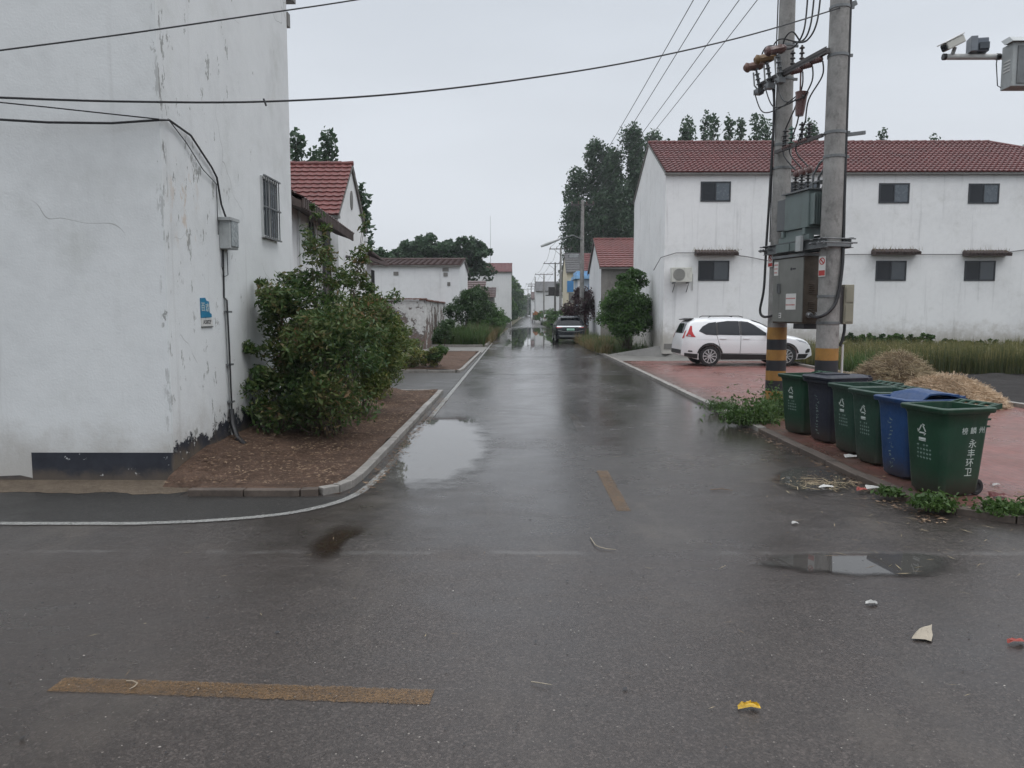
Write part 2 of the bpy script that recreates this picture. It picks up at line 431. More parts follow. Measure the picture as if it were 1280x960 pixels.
def tilemat(name, c, dark=0.45):
    t = NT(name)
    rnd = t.voro(3.3, t.pos, out='Color')
    n = t.noise(0.9, 6, 0.7, t.pos); n2 = t.noise(11, 4, 0.65, t.pos)
    col = t.ramp(t.math('ADD', t.math('MULTIPLY', n, 0.5), t.math('MULTIPLY', n2, 0.5)), [(0.32, mul(c, dark)), (0.55, c), (0.75, mul(c, 1.35))])
    col = t.mix(t.math('MULTIPLY', t.step(t.noise(2.2, 7, 0.75, t.pos), 0.55, 0.72), 0.5), col, (0.045, 0.036, 0.034))
    return t.fin(col, t.ramp(n2, [(0.3, 0.4), (0.7, 0.65)]), 0, 0.45)
M['tile_red'] = tilemat('clay_tile_red', (0.125, 0.034, 0.033))
M['tile_bright'] = tilemat('clay_tile_bright', (0.145, 0.040, 0.036))
M['tile_brown'] = tilemat('clay_tile_brown', (0.085, 0.050, 0.046))
M['tile_grey'] = tilemat('cement_tile_grey', (0.085, 0.085, 0.088))
M['awning_tile'] = pm('mossy_awning_tile', (0.070, 0.050, 0.045), 0.7, 0.4, 6, 0.5, 40, dirt=0.8, dirtc=(0.025, 0.024, 0.02))
M['bark'] = pm('bark', (0.085, 0.066, 0.05), 0.85, 0.35, 6, 0.6, 30)
M['bark_pale'] = pm('bark_pale', (0.16, 0.14, 0.115), 0.85, 0.3, 6, 0.6, 30)
M['opening_shade'] = pm('painted_opening_shade', (0.015, 0.015, 0.015), 0.8, 0.2)  # near-black colour painting the shade inside open doorways
M['door_wood'] = pm('brown_gate', (0.05, 0.03, 0.025), 0.6, 0.3)
M['blue_sheet'] = pm('blue_sheet', (0.05, 0.22, 0.48), 0.5, 0.15, 1.5)
M['blue_pale'] = pm('blue_painted_trim', (0.22, 0.42, 0.66), 0.55, 0.2, 1.5)
M['orange_tarp'] = pm('orange_tarp', (0.55, 0.19, 0.05), 0.6, 0.25, 2)
M['brick_old'] = None
# leaves
M['lf_nandina'] = leafmat('leaf_nandina', [(0.024, 0.054, 0.016), (0.044, 0.090, 0.026), (0.068, 0.124, 0.036), (0.105, 0.145, 0.044), (0.120, 0.140, 0.048), (0.24, 0.145, 0.075)])
M['lf_yellow'] = leafmat('leaf_yellow_green', [(0.056, 0.099, 0.027), (0.088, 0.136, 0.035), (0.136, 0.168, 0.045), (0.240, 0.200, 0.056)])
M['lf_dark'] = leafmat('leaf_dark', [(0.024, 0.054, 0.019), (0.039, 0.081, 0.027), (0.063, 0.112, 0.036)])
M['lf_round'] = leafmat('leaf_round_shrub', [(0.037, 0.085, 0.024), (0.065, 0.136, 0.034), (0.102, 0.196, 0.048)])
M['lf_poplar'] = leafmat('leaf_poplar', [(0.026, 0.058, 0.030), (0.042, 0.085, 0.042), (0.066, 0.118, 0.056)])
M['lf_plum'] = leafmat('leaf_plum', [(0.029, 0.016, 0.019), (0.052, 0.023, 0.029), (0.078, 0.039, 0.044), (0.046, 0.065, 0.029)])
M['lf_weed'] = leafmat('leaf_weed', [(0.041, 0.084, 0.022), (0.065, 0.124, 0.032), (0.101, 0.162, 0.046)])
M['lf_grass'] = leafmat('blade_grass', [(0.047, 0.095, 0.027), (0.081, 0.128, 0.041), (0.128, 0.155, 0.057)])
M['lf_dry'] = leafmat('blade_dry', [(0.144, 0.126, 0.054), (0.240, 0.180, 0.090), (0.120, 0.120, 0.042)])
M['lf_wheat'] = leafmat('blade_wheat', [(0.080, 0.100, 0.034), (0.150, 0.150, 0.055), (0.30, 0.25, 0.11)])
M['lf_wheat_stem'] = leafmat('blade_wheat_stem', [(0.047, 0.070, 0.024), (0.081, 0.092, 0.035)])
M['straw_a'] = leafmat('straw_pale', [(0.32, 0.23, 0.15), (0.50, 0.38, 0.26), (0.66, 0.52, 0.37)], 0.6, 0.1)
M['straw_b'] = leafmat('straw_brown', [(0.10, 0.070, 0.045), (0.22, 0.16, 0.10), (0.46, 0.38, 0.24), (0.09, 0.08, 0.045)], 0.6, 0.1)
M['litter'] = leafmat('dry_litter', [(0.06, 0.036, 0.025), (0.16, 0.10, 0.062), (0.32, 0.23, 0.15)], 0.7, 0.1)

M['grit_pale'] = leafmat('pale_grit', [(0.10, 0.09, 0.08), (0.20, 0.18, 0.16), (0.34, 0.32, 0.29)], 0.7, 0.02)
def paint_line(name, c, wear):
    t = NT(name); P = t.pos
    n = t.math('ADD', t.math('MULTIPLY', t.noise(55, 5, 0.7, P), 0.55), t.math('MULTIPLY', t.noise(4, 5, 0.6, P), 0.45))
    m = t.step(n, 0.52 - wear * 0.25, 0.80 - wear * 0.12)
    col = t.mix(t.step(t.noise(90, 3, 0.7, P), 0.45, 0.6), c, mul(c, .45))
    t.bump(t.noise(110, 3, 0.6, P), 0.3, 0.004)
    t.fin(col, 0.42, 0, 0.4)
    at_ = t.n('ShaderNodeAttribute'); at_.attribute_name = 'edge'
    e = t.step(t.math('ADD', at_.outputs['Fac'], t.math('MULTIPLY', t.math('SUBTRACT', t.noise(26, 6, 0.75, P), 0.5), 2.2)), 0.2, 0.55)
    m = t.math('MAXIMUM', t.math('MULTIPLY_ADD', m, 0.6, 0.3 * wear), t.math('SUBTRACT', 1.0, e))
    tr = t.n('ShaderNodeBsdfTransparent'); mx = t.n('ShaderNodeMixShader')
    t.l(m, mx.inputs[0]); t.l(t.bsdf.outputs[0], mx.inputs[1]); t.l(tr.outputs[0], mx.inputs[2]); t.l(mx.outputs[0], t.out.inputs[0])
    return t.m
M['white_line'] = paint_line('worn_white_line', (0.36, 0.36, 0.345), 0.40)
M['yellow_line'] = paint_line('worn_yellow_line', (0.19, 0.112, 0.050), 0.75)
M['yellow_line_b'] = paint_line('faded_yellow_line', (0.17, 0.12, 0.065), 1.5)
# ------------------------------------------------------------------ world, sun
w = bpy.data.worlds.new('World'); scene.world = w; w.use_nodes = True
nt = w.node_tree; nt.nodes.clear()
def wn(t, **k):
    x = nt.nodes.new(t)
    for a, b in k.items(): setattr(x, a, b)
    return x
SUN_EL, SUN_AZ = R(58), R(35)          # azimuth measured from +X towards -Y
sky = wn('ShaderNodeTexSky'); sky.sky_type = 'NISHITA'; sky.sun_disc = False
sky.sun_elevation = SUN_EL; sky.sun_rotation = math.pi / 2 + SUN_AZ
sky.air_density = 1.0; sky.dust_density = 4.0; sky.ozone_density = 1.0
hs = wn('ShaderNodeHueSaturation'); hs.inputs['Saturation'].default_value = 0.25; hs.inputs['Value'].default_value = 0.8
nt.links.new(sky.outputs[0], hs.inputs['Color'])
tc = wn('ShaderNodeTexCoord'); sp = wn('ShaderNodeSeparateXYZ'); nt.links.new(tc.outputs['Generated'], sp.inputs[0])
# cloud deck: overcast, brighter towards the zenith
rp = wn('ShaderNodeValToRGB'); cr = rp.color_ramp
SK = 1.0
stops = [(0.0, (7.1, 7.4, 7.85)), (0.10, (7.15, 7.55, 8.1)), (0.42, (6.85, 7.4, 8.15)), (0.62, (13.5, 14.0, 14.8)), (1.0, (20.5, 21.0, 21.8))]
while len(cr.elements) < len(stops): cr.elements.new(0.5)
for e, (p, c) in zip(cr.elements, stops):
    e.position = p; e.color = (c[0] * .04, c[1] * .04, c[2] * .04, 1)
nt.links.new(sp.outputs[2], rp.inputs[0])
mp = wn('ShaderNodeMapping'); mp.inputs['Scale'].default_value = (1.0, 1.0, 4.0); nt.links.new(tc.outputs['Generated'], mp.inputs[0])
cn = wn('ShaderNodeTexNoise'); cn.inputs['Scale'].default_value = 1.6; cn.inputs['Detail'].default_value = 5; cn.inputs['Roughness'].default_value = 0.45
nt.links.new(mp.outputs[0], cn.inputs['Vector'])
cm = wn('ShaderNodeMapRange'); cm.inputs[1].default_value = 0.3; cm.inputs[2].default_value = 0.7; cm.inputs[3].default_value = 22.4; cm.inputs[4].default_value = 26.6
nt.links.new(cn.outputs[0], cm.inputs[0])
mu = wn('ShaderNodeVectorMath', operation='SCALE'); nt.links.new(rp.outputs[0], mu.inputs[0]); nt.links.new(cm.outputs[0], mu.inputs['Scale'])
mx = wn('ShaderNodeMix', data_type='RGBA'); mx.inputs[0].default_value = 0.90
nt.links.new(hs.outputs[0], mx.inputs[6]); nt.links.new(mu.outputs[0], mx.inputs[7])
bg = wn('ShaderNodeBackground'); bg.inputs[1].default_value = 0.1
nt.links.new(mx.outputs[2], bg.inputs[0])
wo = wn('ShaderNodeOutputWorld'); nt.links.new(bg.outputs[0], wo.inputs[0])
sd = bpy.data.lights.new('sun', 'SUN'); sd.energy = 0.6; sd.angle = R(25); sd.color = (1.0, 0.975, 0.94)
so = bpy.data.objects.new('sun', sd); COL.objects.link(so)
sdir = Vector((math.cos(SUN_EL) * math.cos(SUN_AZ), -math.cos(SUN_EL) * math.sin(SUN_AZ), math.sin(SUN_EL)))
so.rotation_euler = (-sdir).to_track_quat('-Z', 'Y').to_euler(); so.location = (20, -20, 40)
vs_ = scene.view_settings; vs_.view_transform = 'Standard'; vs_.look = 'None'; vs_.gamma = 1; vs_.use_curve_mapping = False; vs_.exposure = 0.06
scene.cycles.use_denoising = True
scene.cycles.max_bounces = 6; scene.cycles.transparent_max_bounces = 12
scene.cycles.caustics_reflective = False; scene.cycles.caustics_refractive = False
try: scene.cycles.sample_clamp_indirect = 4.0
except Exception: pass

# ------------------------------------------------------------------ ground and roads
def bend(Y): return 0.014 * max(0.0, Y - 48.0)
def sheet(name, poly, z, mat, label=None, kind='structure'):
    m = MB(); m.add([(p[0], p[1], z if len(p) < 3 else p[2]) for p in poly], [tuple(range(len(poly)))])
    o = m.build(name, mat, fix=False, loc=(0, 0, 0))
    if o.data.polygons[0].normal.z < 0: o.data.flip_normals()
    return tag(o, label, kind=kind)
def ribbon(name, pts, w, z, mat, kind='structure'):
    m = MB(); L = []; n = len(pts)
    for i in range(n):
        a = Vector(pts[max(i - 1, 0)]); b = Vector(pts[min(i + 1, n - 1)]); d = (b - a).normalized()
        nn = Vector((-d.y, d.x)); p = Vector(pts[i])
        L.append((p + nn * w / 2, p - nn * w / 2))
    vs = []
    ed = []
    for i, (a, b) in enumerate(L):
        for f in (0, .2, .5, .8, 1):
            q = a.lerp(b, f); vs.append((q.x, q.y, z)); ed.append(0.0 if f in (0, 1) else 1.0)
    m.add(vs, [(5 * i + k, 5 * i + k + 1, 5 * i + k + 6, 5 * i + k + 5) for i in range(n - 1) for k in range(4)])
    o = m.build(name, mat, loc=(0, 0, 0), fix=False)
    if o.data.polygons[0].normal.z < 0: o.data.flip_normals()
    o.data.attributes.new('edge', 'FLOAT', 'POINT').data.foreach_set('value', ed)
    return tag(o, kind=kind)
def smooth_path(pts, n=8):
    out = []; P = [Vector(p) for p in pts]
    for i in range(len(P) - 1):
        p0, p1, p2, p3 = P[max(i - 1, 0)], P[i], P[i + 1], P[min(i + 2, len(P) - 1)]
        for k in range(n):
            t = k / n
            out.append(0.5 * ((2 * p1) + (p2 - p0) * t + (2 * p0 - 5 * p1 + 4 * p2 - p3) * t * t + (3 * p1 - p0 - 3 * p2 + p3) * t ** 3))
    out.append(P[-1]); return out

sheet('ground', [(-500, -60), (500, -60), (500, 1500), (-500, 1500)], -0.03, M['earth'])
m = MB()
m.add([(-80, -20, 0), (80, -20, 0), (80, 8.4, 0), (-80, 8.4, 0)], [(0, 1, 2, 3)])
ys = [8.4, 48] + [48 + 25 * k for k in range(1, 26)]
for a, b in zip(ys[:-1], ys[1:]):
    m.add([(-1.66 + bend(a), a, 0), (3.9 + bend(a), a, 0), (3.9 + bend(b), b, 0), (-1.66 + bend(b), b, 0)], [(0, 1, 2, 3)])
tag(m.build('road', M['asphalt'], loc=(0, 0, 0), fix=False), kind='structure')
# newer black asphalt edge and driveways on the left
line_pts = smooth_path([(-40, 6.75), (-12, 6.76), (-4.6, 6.76), (-3.2, 6.80), (-2.35, 7.03), (-1.92, 7.38), (-1.68, 7.9), (-1.60, 8.8), (-1.57, 10.5), (-1.56, 18), (-1.55, 48)], 8)
edge = [(p.x, p.y) for p in line_pts if p.y <= 9.0]
sheet('asphalt_edge', [(-40, 8.6)] + edge + [(-1.75, 9.0), (-1.78, 7.8), (-3.5, 7.8), (-3.5, 8.6)], 0.004, M['asphalt_new'])
sheet('driveway', [(-14, 18.25), (-1.64, 18.25), (-1.64, 24.25), (-14, 24.25)], 0.005, M['asphalt_drive'])
sheet('driveway', [(-9, 36.6), (-1.64, 36.6), (-1.64, 42.8), (-9, 42.8)], 0.005, M['concrete'])
sheet('gutter', [(-1.90, 9.0), (-1.63, 9.0), (-1.63, 36.6), (-1.90, 36.6)], 0.004, M['asphalt_drive'])
ribbon('road_line', line_pts, 0.105, 0.008, M['white_line'])
# yellow lane dashes
def dash(p, q, w, mat=M['yellow_line']):
    ribbon('lane_dash', [Vector(p).lerp(Vector(q), t) for t in (0, .5, 1)], w * 1.12, 0.004, mat)
a_ = gnd(70, 856); b_ = gnd(540, 872)
dash((a_.x, a_.y), (b_.x, b_.y), 0.15)
dash((1.03, 7.25), (1.03, 9.15), 0.14)
dash((1.05, 12.3), (1.05, 14.4), 0.13, M['yellow_line_b'])
dash((3.3, 3.4), (6.3, 3.3), 0.15)
ribbon('road_joint', [(-1.5, 33.2), (1, 33.1), (3.8, 33.3)], 0.16, 0.005, M['asphalt_new'])
ribbon('road_joint', [(-1.5, 23.6), (1, 23.7), (3.8, 23.5)], 0.05, 0.005, M['asphalt_new'])

# puddles: thin water with a ragged fading rim
def water_mat(name, base, edge_n=0.9, lo=0.06, hi=0.42, amax=1.0):
    t = NT(name)
    at_ = t.n('ShaderNodeAttribute'); at_.attribute_name = 'depth'
    d = at_.outputs['Fac']
    k = t.math('ADD', d, t.math('MULTIPLY', t.math('SUBTRACT', t.noise(2.6, 5, 0.6, t.pos), 0.5), edge_n))
    m_ = t.math('MULTIPLY', t.step(k, lo, hi), amax)
    t.fin(base, 0.02, 0, 0.5)
    t.bsdf.inputs['IOR'].default_value = 1.33
    tr = t.n('ShaderNodeBsdfTransparent'); mx = t.n('ShaderNodeMixShader')
    t.l(m_, mx.inputs[0]); t.l(tr.outputs[0], mx.inputs[1]); t.l(t.bsdf.outputs[0], mx.inputs[2]); t.l(mx.outputs[0], t.out.inputs[0])
    return t.m
M['water'] = water_mat('puddle_water', (0.060, 0.057, 0.054), .6)
M['water_clear'] = water_mat('puddle_water_shallow', (0.115, 0.112, 0.108), 0.5)
M['water_brown'] = water_mat('puddle_water_muddy', (0.030, 0.021, 0.016), 0.7, -0.05, 0.75, 0.85)
M['water_sheen'] = water_mat('puddle_water_film', (0.045, 0.042, 0.040), 1.3)
def puddle(poly, mat, z=0.010, rings=7):
    c = Vector((sum(p[0] for p in poly) / len(poly), sum(p[1] for p in poly) / len(poly)))
    P = smooth_path([Vector(p) for p in poly] + [Vector(poly[0])], 6)[:-1]
    n = len(P); vs = [(c.x, c.y, z)]; dep = [1.0]
    for r in range(1, rings + 1):
        f = r / rings
        for p in P:
            q = c.lerp(p, f); vs.append((q.x, q.y, z)); dep.append(1 - f)
    fs = [(0, 1 + k, 1 + (k + 1) % n) for k in range(n)]
    for r in range(rings - 1):
        o = 1 + r * n
        fs += [(o + k, o + n + k, o + n + (k + 1) % n, o + (k + 1) % n) for k in range(n)]
    me = bpy.data.meshes.new('puddle'); me.from_pydata(vs, [], fs)
    at_ = me.attributes.new('depth', 'FLOAT', 'POINT'); at_.data.foreach_set('value', dep)
    me.update(); ob = link_mesh('puddle', me, mat)
    if me.polygons[0].normal.z < 0: me.flip_normals()
    tag(ob, kind='structure'); return ob
g2 = lambda x, y: gnd(x, y, 0).xy
puddle([g2(*p) for p in ((455, 622), (476, 580), (508, 530), (540, 514), (596, 518), (626, 548), (616, 592), (566, 622), (505, 632))], M['water_clear'])
puddle([g2(*p) for p in ((612, 444), (622, 427), (632, 412), (655, 408), (690, 409), (716, 414), (716, 434), (690, 441), (650, 445))], M['water'])
puddle([g2(*p) for p in ((375, 700), (392, 670), (430, 654), (468, 658), (440, 676), (425, 697), (398, 706))], M['water_brown'])
puddle([g2(*p) for p in ((925, 706), (960, 692), (1060, 689), (1160, 690), (1215, 700), (1190, 722), (1105, 724), (1070, 726), (1010, 718))], M['water'])
puddle([g2(*p) for p in ((950, 600), (985, 583), (1040, 585), (1075, 607), (1020, 625))], M['water'])

# kerbs, planters, paving
def kerb(pts, w=0.11, h=0.085, mat=M['kerb'], seg=True):
    P = [Vector(p) for p in pts]; m = MB(); n = len(P); L = []
    for i in range(n):
        d = (P[min(i + 1, n - 1)] - P[max(i - 1, 0)]).normalized(); nn = Vector((-d.y, d.x))
        L.append((P[i] + nn * w / 2, P[i] - nn * w / 2))
    for i in range(n - 1):
        (a, b), (c, d) = L[i], L[i + 1]
        g = (P[i + 1] - P[i]).normalized() * 0.006
        a, b, c, d = a + g, b + g, c - g, d - g
        j = random.uniform(-0.006, 0.006)
        m.add([(a.x, a.y, -.05), (b.x, b.y, -.05), (d.x, d.y, -.05), (c.x, c.y, -.05), (a.x, a.y, h + j), (b.x, b.y, h + j), (d.x, d.y, h + j), (c.x, c.y, h + j)],
              [(0, 1, 2, 3), (4, 5, 6, 7), (0, 1, 5, 4), (1, 2, 6, 5), (2, 3, 7, 6), (3, 0, 4, 7)])
    return tag(m.build('kerb', mat, loc=(0, 0, 0), bevel=0.008), kind='structure')
def run(a, b, step=0.9):
    a, b = Vector(a), Vector(b); n = max(1, round((b - a).length / step))
    return [a.lerp(b, k / n) for k in range(n + 1)]
kerb(run((-3.42, 7.86), (-2.25, 7.86), 0.75) + [(-2.07, 7.895)], 0.11, 0.075, M['kerb_mud'])
kerb([(-2.06, 7.90), (-1.92, 8.03), (-1.84, 8.25), (-1.81, 8.6)] + run((-1.80, 9.4), (-1.80, 18.1)))
kerb(run((-1.87, 18.13), (-3.8, 18.13)), 0.08, 0.08)
kerb(run((-6.5, 24.4), (-1.95, 24.4)), 0.10, 0.09)
kerb([(-1.88, 24.47)] + run((-1.80, 25.2), (-1.74, 36.4)))
kerb(run((-1.8, 36.45), (-5.5, 36.45)), 0.12, 0.12)
kerb(run((-6.0, 42.9), (-1.9, 42.9)), 0.12, 0.13)
kerb(run((-1.74, 43.1), (-1.72, 92)), 0.12, 0.12)
RK = [(3.93, 40), (3.93, 8.6), (3.95, 8.1), (4.02, 7.6), (4.2, 7.18), (4.55, 6.9), (5.2, 6.75), (14, 6.65)]
kerb(run((3.93, 40), (3.93, 12.2)), 0.14, 0.082)
kerb(run((3.93, 12.15), (3.93, 8.6)) + [(3.95, 8.1), (4.02, 7.6), (4.2, 7.18), (4.55, 6.9), (5.2, 6.75)] + run((6.1, 6.72), (14, 6.65)), 0.16, 0.073, M['kerb_mud'])
pv = [(x + 0.06 if i < 4 else x, y + (0.06 if i >= 4 else 0)) for i, (x, y) in enumerate(RK)]
sheet('pavement', [(3.99, 29.3)] + pv[1:] + [(14, 14.0), (9.78, 14.0), (9.78, 29.3)], 0.07, M['pave'])
sheet('apron', [(3.99, 29.3, 0.072), (10.5, 29.3, 0.072), (10.5, 32.3, 0.55), (6.0, 32.6, 0.50), (3.99, 33.5, 0.09)], 0, M['concrete'])
kerb(run((9.80, 14.1), (9.80, 29)), 0.14, 0.15)
kerb(run((9.9, 14.07), (15, 14.02)), 0.14, 0.15)

def terrain(name, x0, x1, y0, y1, fn, mat, step=0.12, kind='structure', amp=0.03, seed=1):
    nx = max(2, int((x1 - x0) / step)); ny = max(2, int((y1 - y0) / step))
    X, Y = np.meshgrid(np.linspace(x0, x1, nx), np.linspace(y0, y1, ny))
    r = np.random.default_rng(seed); Z = np.zeros_like(X)
    for k in range(22):
        fq = r.uniform(0.8, 9); a = r.uniform(0, 6.28); ph = r.uniform(0, 6.28)
        Z += np.sin((X * math.cos(a) + Y * math.sin(a)) * fq + ph) * amp / (1 + fq * 0.35)
    Z = fn(X, Y) + Z * 0.5
    V = np.stack([X.ravel(), Y.ravel(), Z.ravel()], 1)
    i = np.arange((ny - 1) * nx).reshape(ny - 1, nx)[:, :-1].ravel()
    Fq = np.stack([i, i + 1, i + nx + 1, i + nx], 1)
    return tag(np_mesh(name, V, Fq, mat, smooth=True), kind=kind)
terrain('planter_soil', -3.85, -1.865, 7.93, 18.09, lambda X, Y: (0.05 + 0.22 * np.clip((-2.6 - X) / 1.25, 0, 1) * np.clip((Y - 8.2) / 1.2, 0, 1)) - 0.10 * np.clip((-3.38 - X) / .1, 0, 1) * np.clip((8.35 - Y) / .3, 0, 1), M['soil'], 0.07, amp=0.03)
terrain('planter_soil', -6.5, -1.86, 24.46, 36.38, lambda X, Y: 0.08 + 0 * X, M['soil'], 0.2, amp=0.03, seed=3)
terrain('field_soil', 9.88, 40, 14.15, 33, lambda X, Y: 0.06 + 0 * X, M['soil_dark'], 0.16, amp=0.035, seed=5)
terrain('verge', -7.5, -1.8, 43, 95, lambda X, Y: 0.05 + 0 * X, M['earth'], 0.6, amp=0.03, seed=6)
terrain('verge', 4.0, 14, 33.4, 60, lambda X, Y: 0.06 + 0 * X, M['earth'], 0.6, amp=0.03, seed=8)
# washed sand against the foot of the left house
def sand_strip():
    m = MB(); xs = np.linspace(-9.5, -3.40, 70); vs = []; nr = 6
    for x in xs:
        out = .50 + .06 * math.sin(2.1 * x) + .05 * math.sin(5.3 * x + 1) + .22 * math.exp(-((x + 3.95) / .28) ** 2) + random.uniform(-.02, .02)
        if x > -3.75: out = max(.05, out * (1 - (x + 3.75) / .35 * .45)) + .12
        for j in range(nr):
            f = j / (nr - 1); hh = .018 * (1 - f) ** .8 + random.uniform(-.003, .003) * (0 < f < 1)
            vs.append((x, 8.492 - out * f, .0065 + max(0, hh)))
    m.add(vs, [(i * nr + j, i * nr + j + 1, (i + 1) * nr + j + 1, (i + 1) * nr + j) for i in range(len(xs) - 1) for j in range(nr - 1)])
    o = m.build('washed_sand', M['sand'], loc=(0, 0, 0), smooth=True, fix=False)
    if o.data.polygons[0].normal.z < 0: o.data.flip_normals()
    return tag(o, kind='structure')
sand_strip()

# ------------------------------------------------------------------ building helpers
def tile_slope(m, E0, E1, R0, R1, pitch=0.3, course=0.3, amp=0.028, sub=4, thick=0.06):
    """interlocking tile courses between eave E0-E1 and ridge R0-R1 as real relief"""
    E0, E1, R0, R1 = map(Vector, (E0, E1, R0, R1))
    u = (E1 - E0).normalized(); ve = R0 - E0; ve = ve - u * ve.dot(u); L = ve.length; v = ve / L
    nrm = u.cross(v).normalized()
    if nrm.z < 0: nrm = -nrm
    n = max(2, round(L / course)); W = (E1 - E0).length
    s_r0 = (R0 - E0).dot(u); s_r1 = (R1 - E0).dot(u); step = pitch / sub
    for k in range(n):
        rows = []
        for vv, h in ((k / n, 0.055), ((k + 1.12) / n, 0.012)):
            vv = min(vv, 1.0)
            lo = s_r0 * vv; hi = W + (s_r1 - W) * vv
            rows.append((vv, h, lo, hi))
        cnt = int(W / step) + 1; vs = []
        for (vv, h, lo, hi) in rows:
            for i in range(cnt + 1):
                s = min(max(i * step, lo), hi)
                wv = amp * (0.5 + 0.5 * math.cos(2 * math.pi * s / pitch)) ** 1.5
                vs.append(E0 + u * s + v * (vv * L) + nrm * (h + wv))
        # front lip of the course
        (vv, h, lo, hi) = rows[0]
        for i in range(cnt + 1):
            s = min(max(i * step, lo), hi); vs.append(E0 + u * s + v * (vv * L) + nrm * 0.0)
        c1 = cnt + 1; fs = []
        for i in range(cnt):
            if (vs[i + 1] - vs[i]).length < 1e-4 and (vs[c1 + i + 1] - vs[c1 + i]).length < 1e-4: continue
            fs.append((i, i + 1, c1 + i + 1, c1 + i)); fs.append((2 * c1 + i, 2 * c1 + i + 1, i + 1, i))
        m.add(vs, fs)

def gable_house(name, label, cat, x0, x1, y0, y1, zb, ze, zr, wall, roofm, over=0.15, side_over=0.06, pitch=0.3, course=0.3, sub=4, hip=0.0, group=None, fascia=None):
    """ridge runs along X at mid depth; hip = inset of the ridge end on the +X side"""
    ym = (y0 + y1) / 2
    root = thing(name, ((x0 + x1) / 2, ym, zb), label, cat, group)
    m = MB()
    xr = x1 - hip
    m.add([(x0, y0, zb - .3), (x1, y0, zb - .3), (x1, y1, zb - .3), (x0, y1, zb - .3), (x0, y0, ze), (x1, y0, ze), (x1, y1, ze), (x0, y1, ze), (x0, ym, zr - .06), (xr, ym, zr - .06)],
          [(0, 1, 5, 4), (2, 3, 7, 6), (1, 2, 6, 5) if hip else (1, 2, 6, 9, 5), (3, 0, 4, 8, 7), (0, 3, 2, 1), (4, 5, 9, 8), (6, 7, 8, 9)] + ([(5, 6, 9)] if hip else []))
    m.build('wall', wall, root)
    sl = (zr - ze) / (ym - y0); m = MB(); zo = ze - sl * over
    a0, a1 = x0 - side_over, x1 + (over if hip else side_over)
    r0, r1 = x0 - side_over, (xr if hip else x1 + side_over)
    tile_slope(m, (a0, y0 - over, zo), (a1, y0 - over, zo), (r0, ym, zr), (r1, ym, zr), pitch, course, sub=sub)
    tile_slope(m, (a1, y1 + over, zo), (a0, y1 + over, zo), (r1, ym, zr), (r0, ym, zr), pitch * 2, course * 2, sub=3)
    if hip: tile_slope(m, (a1, y0 - over, zo), (a1, y1 + over, zo), (r1, ym, zr), (r1, ym, zr), pitch, course, sub=sub)
    rf = m.build('roof', roofm, root, fix=False)
    m = MB()
    nseg = max(3, int((r1 - r0) / 0.4))
    for k in range(nseg):
        xa = r0 + (r1 - r0) * k / nseg; xb = r0 + (r1 - r0) * (k + 1) / nseg
        m.cyl((xa, ym, zr + 0.03), (xb + .02, ym, zr + 0.045), 0.075, 0.085, 8)
    if hip:
        for yy in (y0 - over, y1 + over): m.tube([(r1, ym, zr + .04), (a1, yy, zo + .05)], 0.07, 6)
    m.build('ridge_cap', roofm, rf)
    m = MB()
    m.b2((a0, y0 - over + .02, zo - .09), (a1, y0 - .002, zo + .0))
    for ya, yb in (((y0 - over, zo), (ym, zr)), ((y1 + over, zo), (ym, zr))):
        for xx in ((x0 - side_over,) if hip else (x0 - side_over, x1 + side_over - .05)):
            m.prism([(xx, ya[0], ya[1] - .10), (xx, yb[0], yb[1] - .10), (xx, yb[0], yb[1] - .005), (xx, ya[0], ya[1] - .005)], (0.05, 0, 0))
    m.build('eave_board', fascia or M['concrete'], root)
    return root

def facade_window(root, c, w_, h_, face='-Y', frame=M['frame_dark'], panes=(M['glass_dark'], M['glass_pane_b']), ft=0.05, bars=0):
    """c: centre on the wall face"""
    c = Vector(c); u = Vector((1, 0, 0)) if face in ('-Y', '+Y') else Vector((0, 1, 0))
    n = {'-Y': Vector((0, -1, 0)), '+X': Vector((1, 0, 0)), '-X': Vector((-1, 0, 0)), '+Y': Vector((0, 1, 0))}[face]
    def bx(m, cu, cz, su, sz, d0, d1):
        ctr = c + u * cu + Vector((0, 0, cz)) + n * ((d0 + d1) / 2)
        sx, sy = (su, abs(d1 - d0)) if abs(u.x) else (abs(d1 - d0), su)
        m.box(ctr, (sx, sy, sz))
    m = MB()
    for s in (-1, 1):
        bx(m, s * (w_ / 2 - ft / 2), 0, ft, h_, -.04, .03); bx(m, 0, s * (h_ / 2 - ft / 2), w_ - 2 * ft, ft, -.04, .028)
    bx(m, 0, 0, ft * 0.8, h_ - 2 * ft, -.04, .024)
    f = m.build('window', frame, root)
    for k, s in enumerate((-1, 1)):
        m = MB(); pw = w_ / 2 - ft * 1.4
        bx(m, s * (ft * .4 + pw / 2), 0, pw, h_ - 2 * ft, -.03, .008 if s < 0 else .014)
        m.build('pane', panes[k], f)
    if bars:
        m = MB()
        for i in range(bars):
            cu = -w_ / 2 + w_ * (i + .5) / bars; bx(m, cu, 0, .014, h_ + .02, .06, .074)
        for cz in (-h_ / 2, 0, h_ / 2): bx(m, 0, cz, w_ + .04, .022, .052, .080)
        m.build('window_bars', M['steel'], f)
    return f
